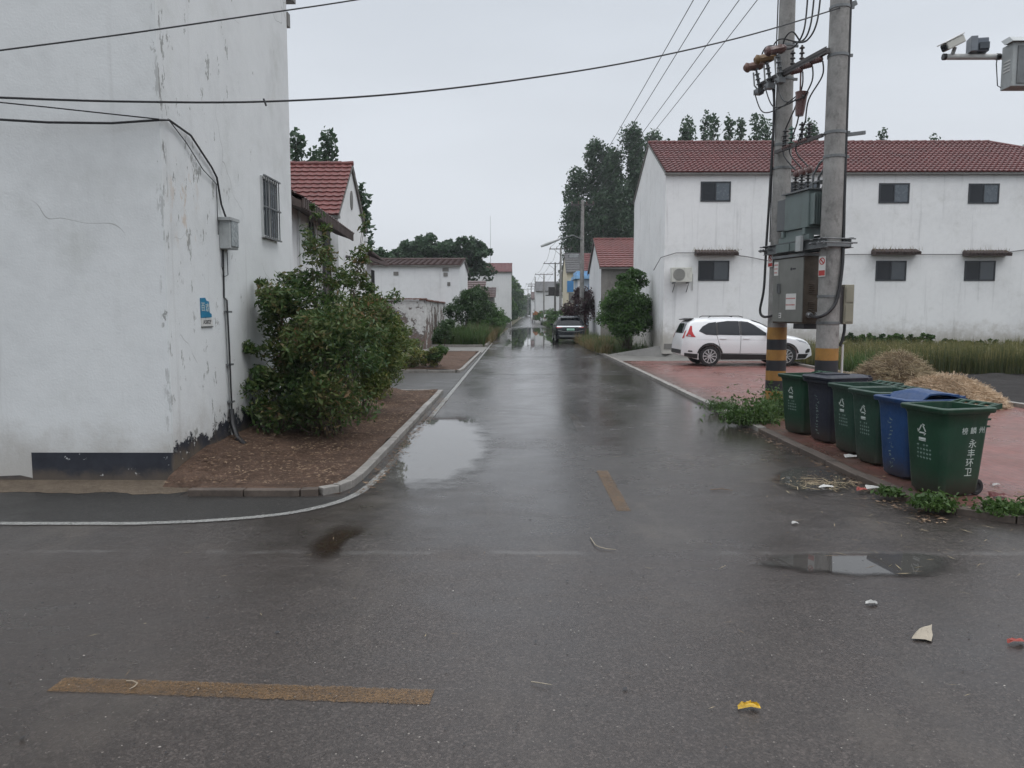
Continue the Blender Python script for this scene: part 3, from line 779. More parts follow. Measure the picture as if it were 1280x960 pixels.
# ------------------------------------------------------------------ left house (two storeys, gable to the road)
def left_wall_mat():
    t = NT('left_house_plaster'); P = t.pos; x, y, z = t.sep()
    base = (0.665, 0.685, 0.69)
    n1 = t.noise(0.45, 6, 0.6, P); n2 = t.noise(4, 6, 0.65, P)
    col = t.ramp(t.math('ADD', t.math('MULTIPLY', n1, 0.6), t.math('MULTIPLY', n2, 0.4)), [(0.3, mul(base, 0.86)), (0.5, base), (0.7, mul(base, 1.06))])
    # grey-green weather bloom
    col = t.mix(t.math('MULTIPLY', t.step(t.noise(0.7, 7, 0.7, P), 0.5, 0.8), 0.45), col, (0.38, 0.39, 0.35))
    # vertical run-off marks
    st = t.step(t.noise(1.0, 5, 0.65, P, (5, 5, 0.22)), 0.57, 0.8)
    col = t.mix(t.math('MULTIPLY', st, 0.35), col, (0.36, 0.36, 0.345))
    # the paint has come off in flakes on the road side, near the corner
    side = t.step(x, -3.95, -3.9)
    near = t.math('SUBTRACT', 1.0, t.step(y, 9.3, 12.6))
    fl = t.math('SUBTRACT', t.math('ADD', t.noise(5.5, 7, 0.72, P, (1, 1, 0.42)), t.math('MULTIPLY', near, 0.085)), 0.0)
    fl2 = t.math('MULTIPLY', t.step(fl, 0.69, 0.705), side)
    col = t.mix(t.math('MULTIPLY', fl2, 0.75), col, (0.21, 0.215, 0.20))
    edge = t.math('SUBTRACT', 1.0, t.step(t.math('ABSOLUTE', t.math('SUBTRACT', y, 8.56)), 0.02, 0.10))
    efl = t.math('MULTIPLY', t.math('MULTIPLY', t.step(t.noise(9, 6, 0.7, P, (1, 1, 0.25)), 0.56, 0.6), edge), side)
    col = t.mix(t.math('MULTIPLY', efl, 0.8), col, (0.19, 0.19, 0.18))
    # orange primer patches
    zz = t.math('MULTIPLY', t.math('SUBTRACT', 1.0, t.step(t.math('ABSOLUTE', t.math('SUBTRACT', y, 9.05)), 0.15, 0.55)),
                t.math('SUBTRACT', 1.0, t.step(t.math('ABSOLUTE', t.math('SUBTRACT', z, 3.15)), 0.2, 0.6)))
    op = t.math('MULTIPLY', t.math('MULTIPLY', t.step(t.noise(5, 6, 0.75, P, (1, 1, .5)), 0.52, 0.62), zz), side)
    col = t.mix(t.math('MULTIPLY', op, 0.5), col, (0.48, 0.34, 0.22))
    # a fine crack
    nz = t.n('ShaderNodeTexNoise'); nz.inputs['Scale'].default_value = 1.2; t.l(P, nz.inputs['Vector'])
    dv = t.n('ShaderNodeVectorMath', operation='ADD'); t.l(P, dv.inputs[0]); t.l(nz.outputs['Color'], dv.inputs[1])
    ck = t.math('SUBTRACT', 1.0, t.step(t.voro(0.35, dv.outputs[0], 'DISTANCE_TO_EDGE'), 0.0006, 0.0030))
    ck = t.math('MULTIPLY', ck, t.step(t.noise(0.8, 3, 0.5, P), 0.55, 0.62))
    col = t.mix(t.math('MULTIPLY', ck, 0.6), col, (0.2, 0.2, 0.19))
    # mud splashed up from the ground
    k = t.math('ADD', z, t.math('MULTIPLY', t.noise(2.0, 6, 0.7, P), -1.3))
    mud = t.math('SUBTRACT', 1.0, t.step(k, -0.55, 0.15))
    col = t.mix(t.math('MULTIPLY', mud, 0.55), col, (0.25, 0.22, 0.18))
    t.bump(t.math('ADD', t.math('MULTIPLY', t.noise(40, 3, 0.5, P), 0.7), t.math('ADD', t.math('MULTIPLY', n2, 1.5), t.math('MULTIPLY', fl2, -1.0))), 0.35, 0.008)
    return t.fin(col, 0.9, 0, 0.25)
def band_mat():
    t = NT('peeling_dark_plinth_paint'); P = t.pos; x, y, z = t.sep()
    col = t.ramp(t.noise(5, 5, 0.6, P), [(0.3, (0.016, 0.019, 0.027)), (0.7, (0.032, 0.036, 0.048))])
    side = t.step(x, -3.9, -3.855)
    wh = t.step(t.noise(9, 5, 0.65, P, (1, 1, 0.9)), 0.66, 0.68)
    col = t.mix(wh, col, (0.50, 0.52, 0.53))
    mud = t.math('SUBTRACT', 1.0, t.step(t.math('ADD', z, t.math('MULTIPLY', t.noise(3, 6, 0.7, P), -0.36)), -0.15, 0.0))
    msk = t.math('MAXIMUM', t.math('MULTIPLY', mud, 0.55), t.math('MULTIPLY', t.math('MULTIPLY', side, 0.75), t.math('SUBTRACT', 1.0, t.step(t.math('ADD', z, t.math('MULTIPLY', t.noise(3, 6, 0.7, P), -0.75)), -0.25, 0.02))))
    col = t.mix(msk, col, (0.145, 0.115, 0.085))
    t.fin(col, 0.6, 0, 0.35)
    # where it has peeled off the wall shows
    top = t.math('ADD', 0.40, t.math('MULTIPLY', t.math('SUBTRACT', y, 8.5), 0.055))
    e = t.math('ADD', t.math('SUBTRACT', top, z), t.math('MULTIPLY', t.math('SUBTRACT', t.noise(3.4, 7, 0.75, P), 0.5), 1.25))
    keep_s = t.step(e, 0.02, 0.05)
    keep = t.math('ADD', t.math('MULTIPLY', side, keep_s), t.math('SUBTRACT', 1.0, side), clamp=True)
    tr = t.n('ShaderNodeBsdfTransparent'); mx = t.n('ShaderNodeMixShader')
    t.l(keep, mx.inputs[0]); t.l(tr.outputs[0], mx.inputs[1]); t.l(t.bsdf.outputs[0], mx.inputs[2]); t.l(mx.outputs[0], t.out.inputs[0])
    return t.m
LX, LY0, LY1 = -3.86, 8.5, 13.35
lh = thing('white_house', (-9, 11, 0), 'tall white plastered house at the left corner, dark peeling plinth and barred window', 'house')
m = MB(); ym = (LY0 + LY1) / 2
m.add([(-15, LY0, -.2), (LX, LY0, -.2), (LX, LY1, -.2), (-15, LY1, -.2), (-15, LY0, 7.35), (LX, LY0, 7.35), (LX, LY1, 7.35), (-15, LY1, 7.35), (-15, ym, 8.8), (LX, ym, 8.8)],
      [(0, 1, 5, 4), (1, 2, 6, 9, 5), (2, 3, 7, 6), (3, 0, 4, 8, 7), (0, 3, 2, 1), (4, 5, 9, 8), (6, 7, 8, 9)])
m.build('wall', left_wall_mat(), lh)
m = MB()
tile_slope(m, (-15, LY0 - .2, 7.28), (LX + .12, LY0 - .2, 7.28), (-15, ym, 8.85), (LX + .12, ym, 8.85))
tile_slope(m, (LX + .12, LY1 + .25, 7.22), (-15, LY1 + .25, 7.22), (LX + .12, ym, 8.85), (-15, ym, 8.85))
m.build('roof', M['tile_red'], lh, fix=False)
m = MB(); m.b2((-15, LY1 + .003, 7.12), (LX + .10, LY1 + .22, 7.24)); m.b2((-15, LY1 + .003, 6.70), (LX + .02, LY1 + .14, 6.92))
m.b2((-15, LY0 - .18, 7.1), (LX + .10, LY0 - .003, 7.22))
m.build('eave_board', M['concrete'], lh)
m = MB()
m.prism([(-5.46, LY0 - .004, -.1), (LX + .004, LY0 - .004, -.1), (LX + .004, LY0 - .004, .335), (-5.46, LY0 - .004, .335)], (0, .002, 0))
m.prism([(-9.5, LY0 - .004, -.1), (-5.463, LY0 - .004, -.1), (-5.463, LY0 - .004, .045), (-5.60, LY0 - .004, .075), (-6.2, LY0 - .004, .05), (-9.5, LY0 - .004, .06)], (0, .002, 0))
nb = 40
m.add([(LX + .004, LY0 - .002 + (LY1 - LY0) * k / nb, z) for k in range(nb + 1) for z in (-.1, 1.35)], [(2 * k, 2 * k + 2, 2 * k + 3, 2 * k + 1) for k in range(nb)])
m.build('plinth_paint', band_mat(), lh, fix=False)
wa, wb = at(332, 228, 11.78), at(350, 297, 12.42)
facade_window(lh, (LX, 12.12, 3.50), 0.74, 0.92, '+X', M['frame_grey'], (M['glass_pane'], M['glass_pane_b']), 0.04, bars=7)

# blue number plaque, torn
pq = thing('number_plaque', (LX, 9.55, 1.74), 'torn blue wall plaque with pale characters above a white number strip on the left house', 'wall plaque')
m = MB(); X = LX + .012
m.prism([(X, 9.385, 1.84), (X, 9.705, 1.845), (X, 9.70, 1.885), (X, 9.645, 1.90), (X, 9.63, 2.04), (X, 9.555, 2.05), (X, 9.52, 2.085), (X, 9.38, 2.08)], (-.009, 0, 0))
m.build('plate', M['sign_blue'], pq)
m = MB(); m.b2((LX + .003, 9.39, 1.735), (LX + .010, 9.735, 1.832)); m.build('number_strip', M['sign_white'], pq)
m = MB(); m.b2((LX + .003, 9.385, 1.722), (LX + .016, 9.735, 1.733)); m.build('edge_strip', M['steel'], pq)

def text_mesh(name, body, size, mat, parent, origin, u, v, depth=0.0015, align='CENTER'):
    """lettering as real mesh: u = reading direction, v = up"""
    cu = bpy.data.curves.new(name, 'FONT'); cu.body = body; cu.size = size; cu.align_x = align; cu.align_y = 'CENTER'
    cu.extrude = depth; cu.resolution_u = 2
    o = bpy.data.objects.new(name, cu); COL.objects.link(o)
    bpy.context.view_layer.update()
    dg = bpy.context.evaluated_depsgraph_get()
    me = bpy.data.meshes.new_from_object(o.evaluated_get(dg)); bpy.data.objects.remove(o); bpy.data.curves.remove(cu)
    u = Vector(u).normalized(); v = Vector(v).normalized(); n = u.cross(v)
    Mx = Matrix((u, v, n)).transposed().to_4x4(); off = Vector(origin) - base_loc(parent); Mx.translation = off
    me.transform(Mx); me.materials.clear(); me.name = name
    return link_mesh(name, me, mat, parent)
text_mesh('lettering', '百', 0.12, M['ink_white'], pq, (X + .001, 9.44, 1.965), (0, 1, 0), (0, 0, 1.0))
text_mesh('lettering', '欢', 0.12, M['ink_white'], pq, (X + .001, 9.575, 1.955), (0, 1, 0), (0, 0, 1))
text_mesh('lettering', 'A5B02P', 0.075, M['ink_black'], pq, (LX + .011, 9.56, 1.785), (0, 1, 0), (0, 0, 1))

# meter box, conduit, black drain hose, wires on the left wall
mb = thing('meter_box', (LX, 10.2, 2.72), 'grey plastic electric meter box fixed to the side of the left house', 'meter box')
m = MB(); m.b2((LX + .002, 10.06, 2.73), (LX + .15, 10.34, 3.12)); m.build('case', M['grey_box'], mb, bevel=.012)
m = MB(); m.b2((LX + .151, 10.08, 2.76), (LX + .165, 10.32, 3.09)); m.build('door', pm('grey_translucent_cover', (0.30, 0.33, 0.34), 0.25, 0.15), mb, bevel=.008)
m = MB(); m.b2((LX + .0, 10.02, 3.09), (LX + .17, 10.35, 3.13)); m.build('top_cap', M['grey_box'], mb)
m = MB(); m.tube([(LX + .02, 10.10, 2.75), (LX + .02, 10.07, 2.5), (LX + .03, 10.12, 2.37), (LX + .03, 10.25, 2.40), (LX + .02, 10.27, 2.75)], .006)
m.build('drip_loop', M['wire'], mb)
cd = thing('conduit', (LX, 10.15, 0.2), 'white plastic conduit pipe running down the left house wall below the meter box', 'conduit')
m = MB(); m.tube([(LX + .025, 10.17, 2.1), (LX + .025, 10.22, 0.95), (LX + .03, 10.22, .25)], .022, 8); m.build('pipe', M['pipe_white'], cd, smooth=True)
m = MB(); m.tube([(LX + .015, 10.15, 2.72), (LX + .015, 10.13, 2.1), (LX + .05, 10.13, 2.06), (LX + .055, 10.14, 1.5), (LX + .055, 10.16, .55)], .012, 6); m.build('cable', M['cable'], cd, smooth=True)
for zz in (1.9, 1.2, .7):
    m = MB(); m.b2((LX + .0, 10.14, zz), (LX + .06, 10.27, zz + .025)); m.build('clip', M['steel'], cd)
m = MB(); m.tube([(LX + .05, 10.16, .62), (LX + .07, 10.13, .42), (LX + .16, 10.02, .26), (LX + .30, 9.92, .17)], [.035, .038, .04, .042], 8)
tag(m.build('drain_hose', M['black_plastic'], smooth=True), 'black corrugated hose bending out from the foot of the left house onto the soil', 'hose')
def wire(name, pts, r, label, group=None, mat=None, sag=0.0, n=14, cat='wire'):
    P = [Vector(p) for p in pts]
    if sag:
        a, b = P[0], P[-1]; P = []
        for k in range(n + 1):
            t = k / n; p = a.lerp(b, t); p.z -= sag * 4 * t * (1 - t); P.append(p)
    m = MB(); m.tube(P, r, 6)
    return tag(m.build(name, mat or M['wire'], smooth=True), label, cat, group)
q = [at(-60, 146, 8.30), at(60, 153, 8.38), at(140, 154, 8.42), at(199, 150, 8.44), Vector((LX + .05, 8.62, at(207, 150, 8.62).z)), Vector((LX + .04, 9.2, 3.97)), Vector((LX + .03, 9.82, 3.72)), Vector((LX + .03, 9.98, 3.62)), Vector((LX + .03, 10.10, 3.3)), Vector((LX + .06, 10.2, 3.1))]
wire('service_cable', q, .013, 'black service cable bent round the left house corner and down to the meter box', mat=M['cable'], cat='cable')
q = [at(-60, 122, 8.2), at(60, 134, 8.3), at(199, 149, 8.43)]
wire('service_cable', q, .007, 'thin black cable sloping down to the hook at the left house corner', mat=M['cable'], cat='cable')
q = [Vector((LX + .03, 8.64, 4.02)), Vector((LX + .03, 9.1, 3.86)), Vector((LX + .03, 9.55, 3.64)), Vector((LX + .02, 9.98, 3.54)), Vector((LX + .02, 9.99, 2.9))]
wire('service_cable', q, .006, 'thin grey cable slung under the black cable on the left house side wall', mat=M['wire'], cat='cable')

# ------------------------------------------------------------------ gate wing with awning, red roofed house behind
gw = thing('gate_wing', (-6.5, 19.5, 0), 'low white gate wing with small window and dark recessed gateway, between the two left houses', 'gate wing')
m = MB(); m.b2((-10, 13.6, -.2), (-5.3, 21.15, 4.62)); m.build('wall', M['wall_a'], gw)
m = MB(); m.b2((-10, 21.16, -.2), (-5.9, 24.6, 4.5)); m.build('gateway', M['opening_shade'], gw)  # solid block, its black colour standing in for the gateway's shade
m = MB(); m.b2((-5.895, 21.3, 0), (-5.84, 24.0, 3.0)); m.build('gate', M['door_wood'], gw)
facade_window(gw, (-5.3, 20.0, 3.83), 0.72, 0.92, '+X', M['frame_grey'], (M['glass_pane'], M['glass_pane_b']), 0.06)
m = MB(); m.cyl((-5.24, 18.75, 0), (-5.24, 18.75, 4.55), .03, .03, 6); m.build('downpipe', M['pipe_white'], gw)
m = MB(); m.b2((-5.27, 21.08, 0), (-5.2, 21.16, 4.4)); m.build('door_post', M['steel_dark'], gw)
aw = thing('awning', (-5.2, 20, 4.1), 'sloping tile edged canopy projecting over the left gateway', 'awning')
m = MB(); tile_slope(m, (-4.78, 17.4, 4.42), (-4.88, 23.2, 4.20), (-5.5, 17.4, 4.80), (-5.6, 23.2, 4.72), 0.24, 0.3)
m.build('tiles', M['tile_brown'], aw, fix=False)
m = MB()
for k in range(34):
    y_ = 17.42 + 5.76 * k / 34; z_ = 4.42 - .22 * k / 34; x_ = -4.78 - .1 * k / 34
    m.b2((x_ - .02, y_, z_ - .18), (x_ + .022, y_ + .10, z_ + .03))
m.build('edge_tiles', M['awning_tile'], aw)
m = MB(); m.prism([(-4.81, 17.4, 4.40), (-5.32, 17.4, 4.60), (-5.32, 17.4, 4.42), (-4.81, 17.4, 4.24)], (-.1, 5.8, -.18)); m.build('soffit', M['awning_tile'], aw)

h2 = gable_house('red_roof_house', 'two storey white house with bright red tiled gable roof behind the left gate wing', 'house', -16, -5.7, 24.8, 28.9, 0, 5.15, 6.95, M['wall_a'], M['tile_bright'], over=0.2, side_over=0.08, pitch=0.26, course=0.26)
m = MB()
m.lathe((-5.701, 26.85, 5.75), (1, 0, 0), [(0, .19), (.03, .19)], 16)
v_ = m.build('vent', M['concrete'], h2, smooth=False)
for k, p in enumerate(v_.data.vertices): p.co.z = (p.co.z - 5.75) * 1.7 + 5.75
m = MB()
for k in range(4): m.b2((-5.76, 28.9 + .001 - .05 * k, 4.55 - .22 * k), (-5.60 + .0, 29.18 - .05 * k, 4.72 - .22 * k))
m.b2((-5.75, 28.62, 3.5), (-5.62, 28.95, 3.75))
m.build('corbel', M['wall_b'], h2)
m = MB(); m.cyl((-5.65, 25.6, 3.75), (-5.5, 25.6, 3.72), .05, .05, 8); m.build('wall_lamp', M['steel_dark'], h2)

# side wing with brown roof
sw = thing('side_wing', (-7, 31, 0), 'low white wing with brown tiled roof and a dark doorway, past the red roofed house', 'outbuilding')
m = MB(); m.b2((-12, 28.95, -.2), (-5.95, 31.6, 3.95)); m.build('wall', M['wall_b'], sw)
m = MB(); m.b2((-12, 31.61, -.2), (-6.1, 33.2, 3.7)); m.build('doorway', M['opening_shade'], sw)  # closed block painted black as the shade within the doorway
m = MB(); tile_slope(m, (-5.45, 28.95, 4.15), (-5.55, 33.3, 3.95), (-7.5, 28.95, 4.75), (-7.5, 33.3, 4.75), 0.26, 0.3)
m.b2((-5.62, 29.0, 3.88), (-5.5, 33.25, 4.0)); m.build('roof', M['tile_brown'], sw, fix=False)

h3 = gable_house('long_white_house', 'long low white house with corrugated brown roof, gable end towards the road', 'house', -14, -3.72, 50.5, 58.5, 0, 5.02, 5.62, M['wall_b'], M['tile_brown'], over=.2, side_over=.1, pitch=.4, course=.5)
m = MB()
for (px, py, s) in ((495, 342, .16), (557, 337, .2), (557, 343, .14), (561, 355, .1)):
    p = at(px, py, 50.5); m.b2((p.x - s, 50.47, p.z - .12), (p.x + s, 50.499, p.z + .12))
m.build('patch', M['concrete'], h3)
h3b = thing('porch', (-4, 60, 0), 'small brown roofed porch beside the long white house', 'porch')
m = MB(); m.b2((-4.6, 63, 0), (-3.1, 67, 3.4)); m.build('wall', M['wall_b'], h3b)
m = MB(); tile_slope(m, (-4.8, 62.6, 3.3), (-2.6, 62.6, 3.3), (-4.8, 66, 4.6), (-2.6, 66, 4.6), .4, .5, sub=3); m.build('roof', M['tile_brown'], h3b, fix=False)

# old boundary wall, paint and render fallen away
def oldwall():
    t = NT('old_boundary_plaster'); P = t.pos; x, y, z = t.sep()
    n = t.noise(1.1, 7, 0.72, P, (1, 1, 1.3)); n2 = t.noise(6, 5, 0.65, P)
    col = t.ramp(n2, [(0.3, (0.46, 0.45, 0.44)), (0.7, (0.62, 0.62, 0.61))])
    br = t.n('ShaderNodeTexBrick'); mp = t.n('ShaderNodeMapping'); mp.inputs['Rotation'].default_value = (R(90), 0, 0); t.l(P, mp.inputs[0]); t.l(mp.outputs[0], br.inputs['Vector'])
    br.inputs['Color1'].default_value = (0.17, 0.10, 0.08, 1); br.inputs['Color2'].default_value = (0.12, 0.085, 0.075, 1); br.inputs['Mortar'].default_value = (0.2, 0.18, 0.16, 1)
    br.inputs['Scale'].default_value = 1; br.inputs['Brick Width'].default_value = .24; br.inputs['Row Height'].default_value = .07; br.inputs['Mortar Size'].default_value = .008
    e = t.math('ADD', n, t.math('MULTIPLY', z, -0.075))
    col = t.mix(t.step(e, 0.37, 0.39), col, (0.155, 0.135, 0.125))
    col = t.mix(t.step(e, 0.43, 0.45), col, br.outputs['Color'])
    t.bump(t.math('ADD', n2, t.math('MULTIPLY', t.step(e, .37, .39), -1.5)), .5, .02)
    return t.fin(col, .9, 0, .25)
M['brick_old'] = oldwall()
bw = thing('boundary_wall', (-5.5, 46, 0), 'old boundary wall with flaking render and bare brick, tile capped, on the left', 'wall')
m = MB(); m.b2((-9.5, 40.2, -.1), (-4.78, 40.45, 2.55)); m.b2((-5.02, 40.452, -.1), (-4.78, 62, 2.5)); m.build('wall', M['brick_old'], bw)
m = MB()
for k in range(19): m.box((-9.3 + .25 * k, 40.3, 2.62), (.21, .46, .07), M=Matrix.Rotation(random.uniform(-.05, .05), 3, 'Y'))
for k in range(60): m.box((-4.9, 40.7 + .36 * k, 2.56 + random.uniform(-.012, .012)), (.46, .31, .07))
m.build('coping', pm('coping_tile', (0.17, 0.085, 0.065), .7, .3, 4, dirt=.5), bw)

h4 = gable_house('far_white_house', 'plain white two storey house with dusky red roof at the far left roadside', 'house', -8.8, -.72, 98, 106, 0, 7.1, 8.3, M['wall_b'], M['tile_red'], over=.2, side_over=.1, pitch=.5, course=.6, sub=3)
m = MB(); m.b2((-.95, 97.985, 0), (-.70, 97.997, .9)); m.b2((-8.8, 97.985, 0), (-.95, 97.997, .5)); m.build('plinth', M['concrete'], h4)
sh = thing('brown_roof_shed', (-4, 84, 0), 'small shed with brown sheet roof in front of the plain far white house', 'shed')
m = MB(); m.b2((-5.0, 84, 0), (-2.5, 88, 3.6)); m.build('wall', M['concrete'], sh)
m = MB(); tile_slope(m, (-5.2, 83.7, 3.55), (-2.3, 83.7, 3.55), (-5.2, 87, 4.75), (-2.3, 87, 4.75), .5, .6, sub=3); m.build('roof', M['tile_brown'], sh, fix=False)

# ------------------------------------------------------------------ right side houses
RX, RY = 6.07, 32.0
rh = gable_house('white_house', 'long two storey white house with red tiled hipped roof and dark windows on the right', 'house', RX, 25.6, RY, 40.4, 0.5, 7.66, 9.66, M['wall_r'], M['tile_red'], over=.18, side_over=.05, pitch=.22, course=.31, hip=4.0, sub=6)
for (a, b, c, d) in ((876, 227, 913, 252), (988, 228, 1024, 253), (1099, 229, 1136, 254), (1211, 229.5, 1248, 254.5), (873, 326, 911, 351), (985, 326, 1022, 351), (1095, 326, 1132, 351), (1206, 326, 1243, 351), (1322, 230, 1359, 255), (1318, 326, 1355, 351)):
    p, q2 = at(a, b, RY), at(c, d, RY)
    facade_window(rh, ((p.x + q2.x) / 2, RY, (p.z + q2.z) / 2), abs(q2.x - p.x), abs(p.z - q2.z), '-Y', M['frame_dark'], (M['glass_dark'], M['glass_pane_b'] if b < 300 else M['glass_pane']), .06)
for (a, c, yb) in ((868, 920, 314), (978, 1030, 314), (1089, 1145, 313), (1203, 1257, 314.5), (1314, 1366, 314)):
    p, q2 = at(a, yb, RY), at(c, yb + 7, RY)
    m = MB()
    m.prism([(p.x, RY - .002, p.z), (p.x, RY - .42, p.z - .13), (p.x, RY - .42, p.z - .21), (p.x, RY - .002, p.z - .17)], (q2.x - p.x, 0, 0))
    for k in range(14):
        xx = p.x + (q2.x - p.x) * (k + .5) / 14
        m.cyl((xx, RY - .46, p.z - .12), (xx, RY - .02, p.z + .02), .055, .055, 6)
    aw_ = m.build('awning', M['awning_tile'], rh)
    m = MB(); 
    for k in range(70):
        xx = random.uniform(p.x - .1, q2.x + .1); L_ = random.uniform(.05, .2) * (1.4 if random.random() < .2 else 1); dx = random.uniform(-.08, .08)
        z0 = p.z + random.uniform(-.06, .03); y_ = RY - random.uniform(.03, .4)
        m.add([(xx, y_, z0), (xx + .015, y_, z0), (xx + dx, y_ - .03, z0 + L_)], [(0, 1, 2)])
    m.build('moss', M['lf_dry'], aw_, fix=False)
m = MB(); m.b2((RX + .05, RY - .02, .4), (24, RY - .003, .62)); m.build('plinth', M['concrete'], rh)
# air conditioner on its bracket
p, q2 = at(837, 335, RY), at(862, 353, RY)
ac = thing('air_conditioner', ((p.x + q2.x) / 2, RY - .2, q2.z), 'white air conditioner unit on a bracket beside the lower left window of the right house', 'air conditioner')
cx_, cz_ = (p.x + q2.x) / 2, (p.z + q2.z) / 2; ww, hh = (q2.x - p.x), (p.z - q2.z)
m = MB(); m.box((cx_, RY - .32, cz_), (ww, .34, hh)); m.build('case', pm('ac_cream', (0.55, 0.55, 0.50), .5, .1, 2, dirt=.35), ac, bevel=.015)
m = MB(); m.lathe((cx_ - .12, RY - .4905, cz_), (0, -1, 0), [(0, .245), (.004, .245)], 24)
for k in range(5):
    r_ = .05 + .047 * k; m.tube([(cx_ - .12 + r_ * math.cos(a_ * .2618), RY - .50, cz_ + r_ * math.sin(a_ * .2618)) for a_ in range(25)], .006, 4)
m.build('fan_grille', pm('ac_grille', (0.27, 0.27, 0.25), .6, .15), ac)
m = MB()
for s in (-.28, .28): m.b2((cx_ + s - .02, RY - .5, cz_ - hh / 2 - .05), (cx_ + s + .02, RY - .001, cz_ - hh / 2 - .003)); m.tube([(cx_ + s, RY - .45, cz_ - hh / 2 - .05), (cx_ + s, RY - .01, cz_ - hh / 2 - .4)], .015)
m.build('bracket', M['steel'], ac)
m = MB(); m.tube([(cx_ + ww / 2, RY - .25, cz_), (cx_ + ww / 2 + .1, RY - .1, cz_ + .05), (cx_ + ww / 2 + .12, RY - .02, cz_ - .6)], .02); m.build('pipe', M['pipe_white'], ac)
wp = [at(px, py, RY - .06) for px, py in ((817, 338), (826, 322), (845, 316), (868, 316), (905, 317), (935, 321), (965, 327), (1000, 326), (1060, 318), (1120, 318), (1200, 318), (1260, 315), (1300, 310), (1420, 305))]
wire('house_wire', wp, .016, 'thin grey wire slung along the front of the long right house', mat=pm('wall_wire', (0.10, .10, .10), .6, .1))

# further houses on the right
h6 = gable_house('red_roof_cottage', 'white cottage with red tiled roof partly hidden behind the round shrub on the right', 'house', 5.05, 12, 46.5, 54, 0, 4.75, 6.6, M['wall_b'], M['tile_bright'], over=.3, side_over=.12, pitch=.35, course=.36, sub=3)
m = MB(); m.b2((5.06, 46.48, 0), (11.95, 46.497, 4.55)); m.build('cement_front', pm('cement_render', (.20, .19, .175), .85, .3, 1.2, .3, 30, dirt=.5), h6)
m = MB(); m.box((10.3, 49.5, 6.95), (.5, .9, .25), M=Matrix.Rotation(.4, 3, 'X')); m.cyl((9.7, 49.6, 7.1), (10.9, 49.6, 7.1), .2, .2, 10); m.build('solar_tank', M['alloy'], h6)
bt = thing('blue_gatehouse', (7, 72, 0), 'pale blue gatehouse with bright blue trim beyond the parked dark car', 'gatehouse')
m = MB(); m.b2((5.5, 70, 0), (8.5, 74, 4.9)); m.build('wall', pm('pale_blue_wall', (0.40, 0.47, 0.55), .7, .12, 1, dirt=.3), bt)
m = MB(); m.b2((5.2, 69.6, 4.95), (8.8, 74.4, 5.25)); m.b2((5.4, 69.85, 5.25), (8.6, 74.2, 5.65)); m.build('cornice', M['blue_pale'], bt)
m = MB(); m.b2((5.6, 69.97, 2.0), (5.95, 69.997, 4.3)); m.b2((6.5, 69.97, 3.4), (8.3, 69.997, 4.5)); m.build('panel', M['blue_sheet'], bt)
m = MB(); m.b2((5.5, 69.9, 0), (5.85, 69.99, 4.9)); m.build('pilaster', M['wall_b'], bt)
ch = gable_house('cream_house', 'cream two storey house with patched grey and red roof and a blue banner', 'house', 5.8, 12, 90, 98, 0, 6.75, 9.0, M['wall_cream'], M['tile_grey'], over=.3, side_over=.1, pitch=.5, course=.6, sub=3)
m = MB(); tile_slope(m, (7.6, 89.66, 6.70), (12.0, 89.66, 6.70), (7.2, 93.9, 9.04), (12.0, 93.9, 9.04), .5, .6, sub=3); m.build('roof_patch', M['tile_red'], ch, fix=False)
p, q2 = at(709, 351, 89.9), at(717, 365, 89.9)
m = MB(); m.b2((p.x, 89.9, q2.z), (q2.x, 89.99, p.z)); m.build('banner', M['blue_sheet'], ch)
m = MB(); p, q2 = at(711, 366, 89.9), at(717, 379, 89.9); m.b2((p.x, 89.93, q2.z), (q2.x, 89.99, p.z)); m.build('door', M['concrete'], ch)
m = MB(); p = at(717, 322, 93); m.box((p.x, 93, p.z), (1.1, .1, .85), M=Matrix.Rotation(-.35, 3, 'X')); m.cyl((p.x - .6, 93.2, p.z + .3), (p.x + .6, 93.2, p.z + .3), .16); 
m.tube([(p.x - .4, 93.1, p.z), (p.x - .4, 93.2, 8.4)], .03); m.tube([(p.x + .4, 93.1, p.z), (p.x + .4, 93.2, 8.4)], .03)
m.build('solar_heater', M['steel'], ch)
gh = gable_house('grey_roof_house', 'distant white house with dark grey roof on the right of the road', 'house', 3.7, 12.5, 150, 160, 0, 6.2, 8.0, M['wall_b'], M['tile_grey'], over=.3, side_over=.1, pitch=.8, course=.8, sub=3)
fh = gable_house('small_far_house', 'smallest pale house far down the right side of the road', 'house', 3.9, 9, 205, 213, 0, 5.6, 7.4, M['wall_b'], M['tile_brown'], over=.3, side_over=.1, pitch=1, course=1, sub=2)
gp = thing('gate_pillar', (4.9, 53.5, 0), 'reddish brick gate pillar just right of the parked dark car', 'pillar')
m = MB(); m.b2((4.35, 54, 0), (4.85, 54.5, 1.75)); m.build('shaft', pm('brick_red_plain', (0.16, .07, .05), .8, .3, 6), gp)
m = MB(); m.b2((4.28, 53.93, 1.75), (4.92, 54.57, 1.87)); m.build('cap', M['concrete'], gp)
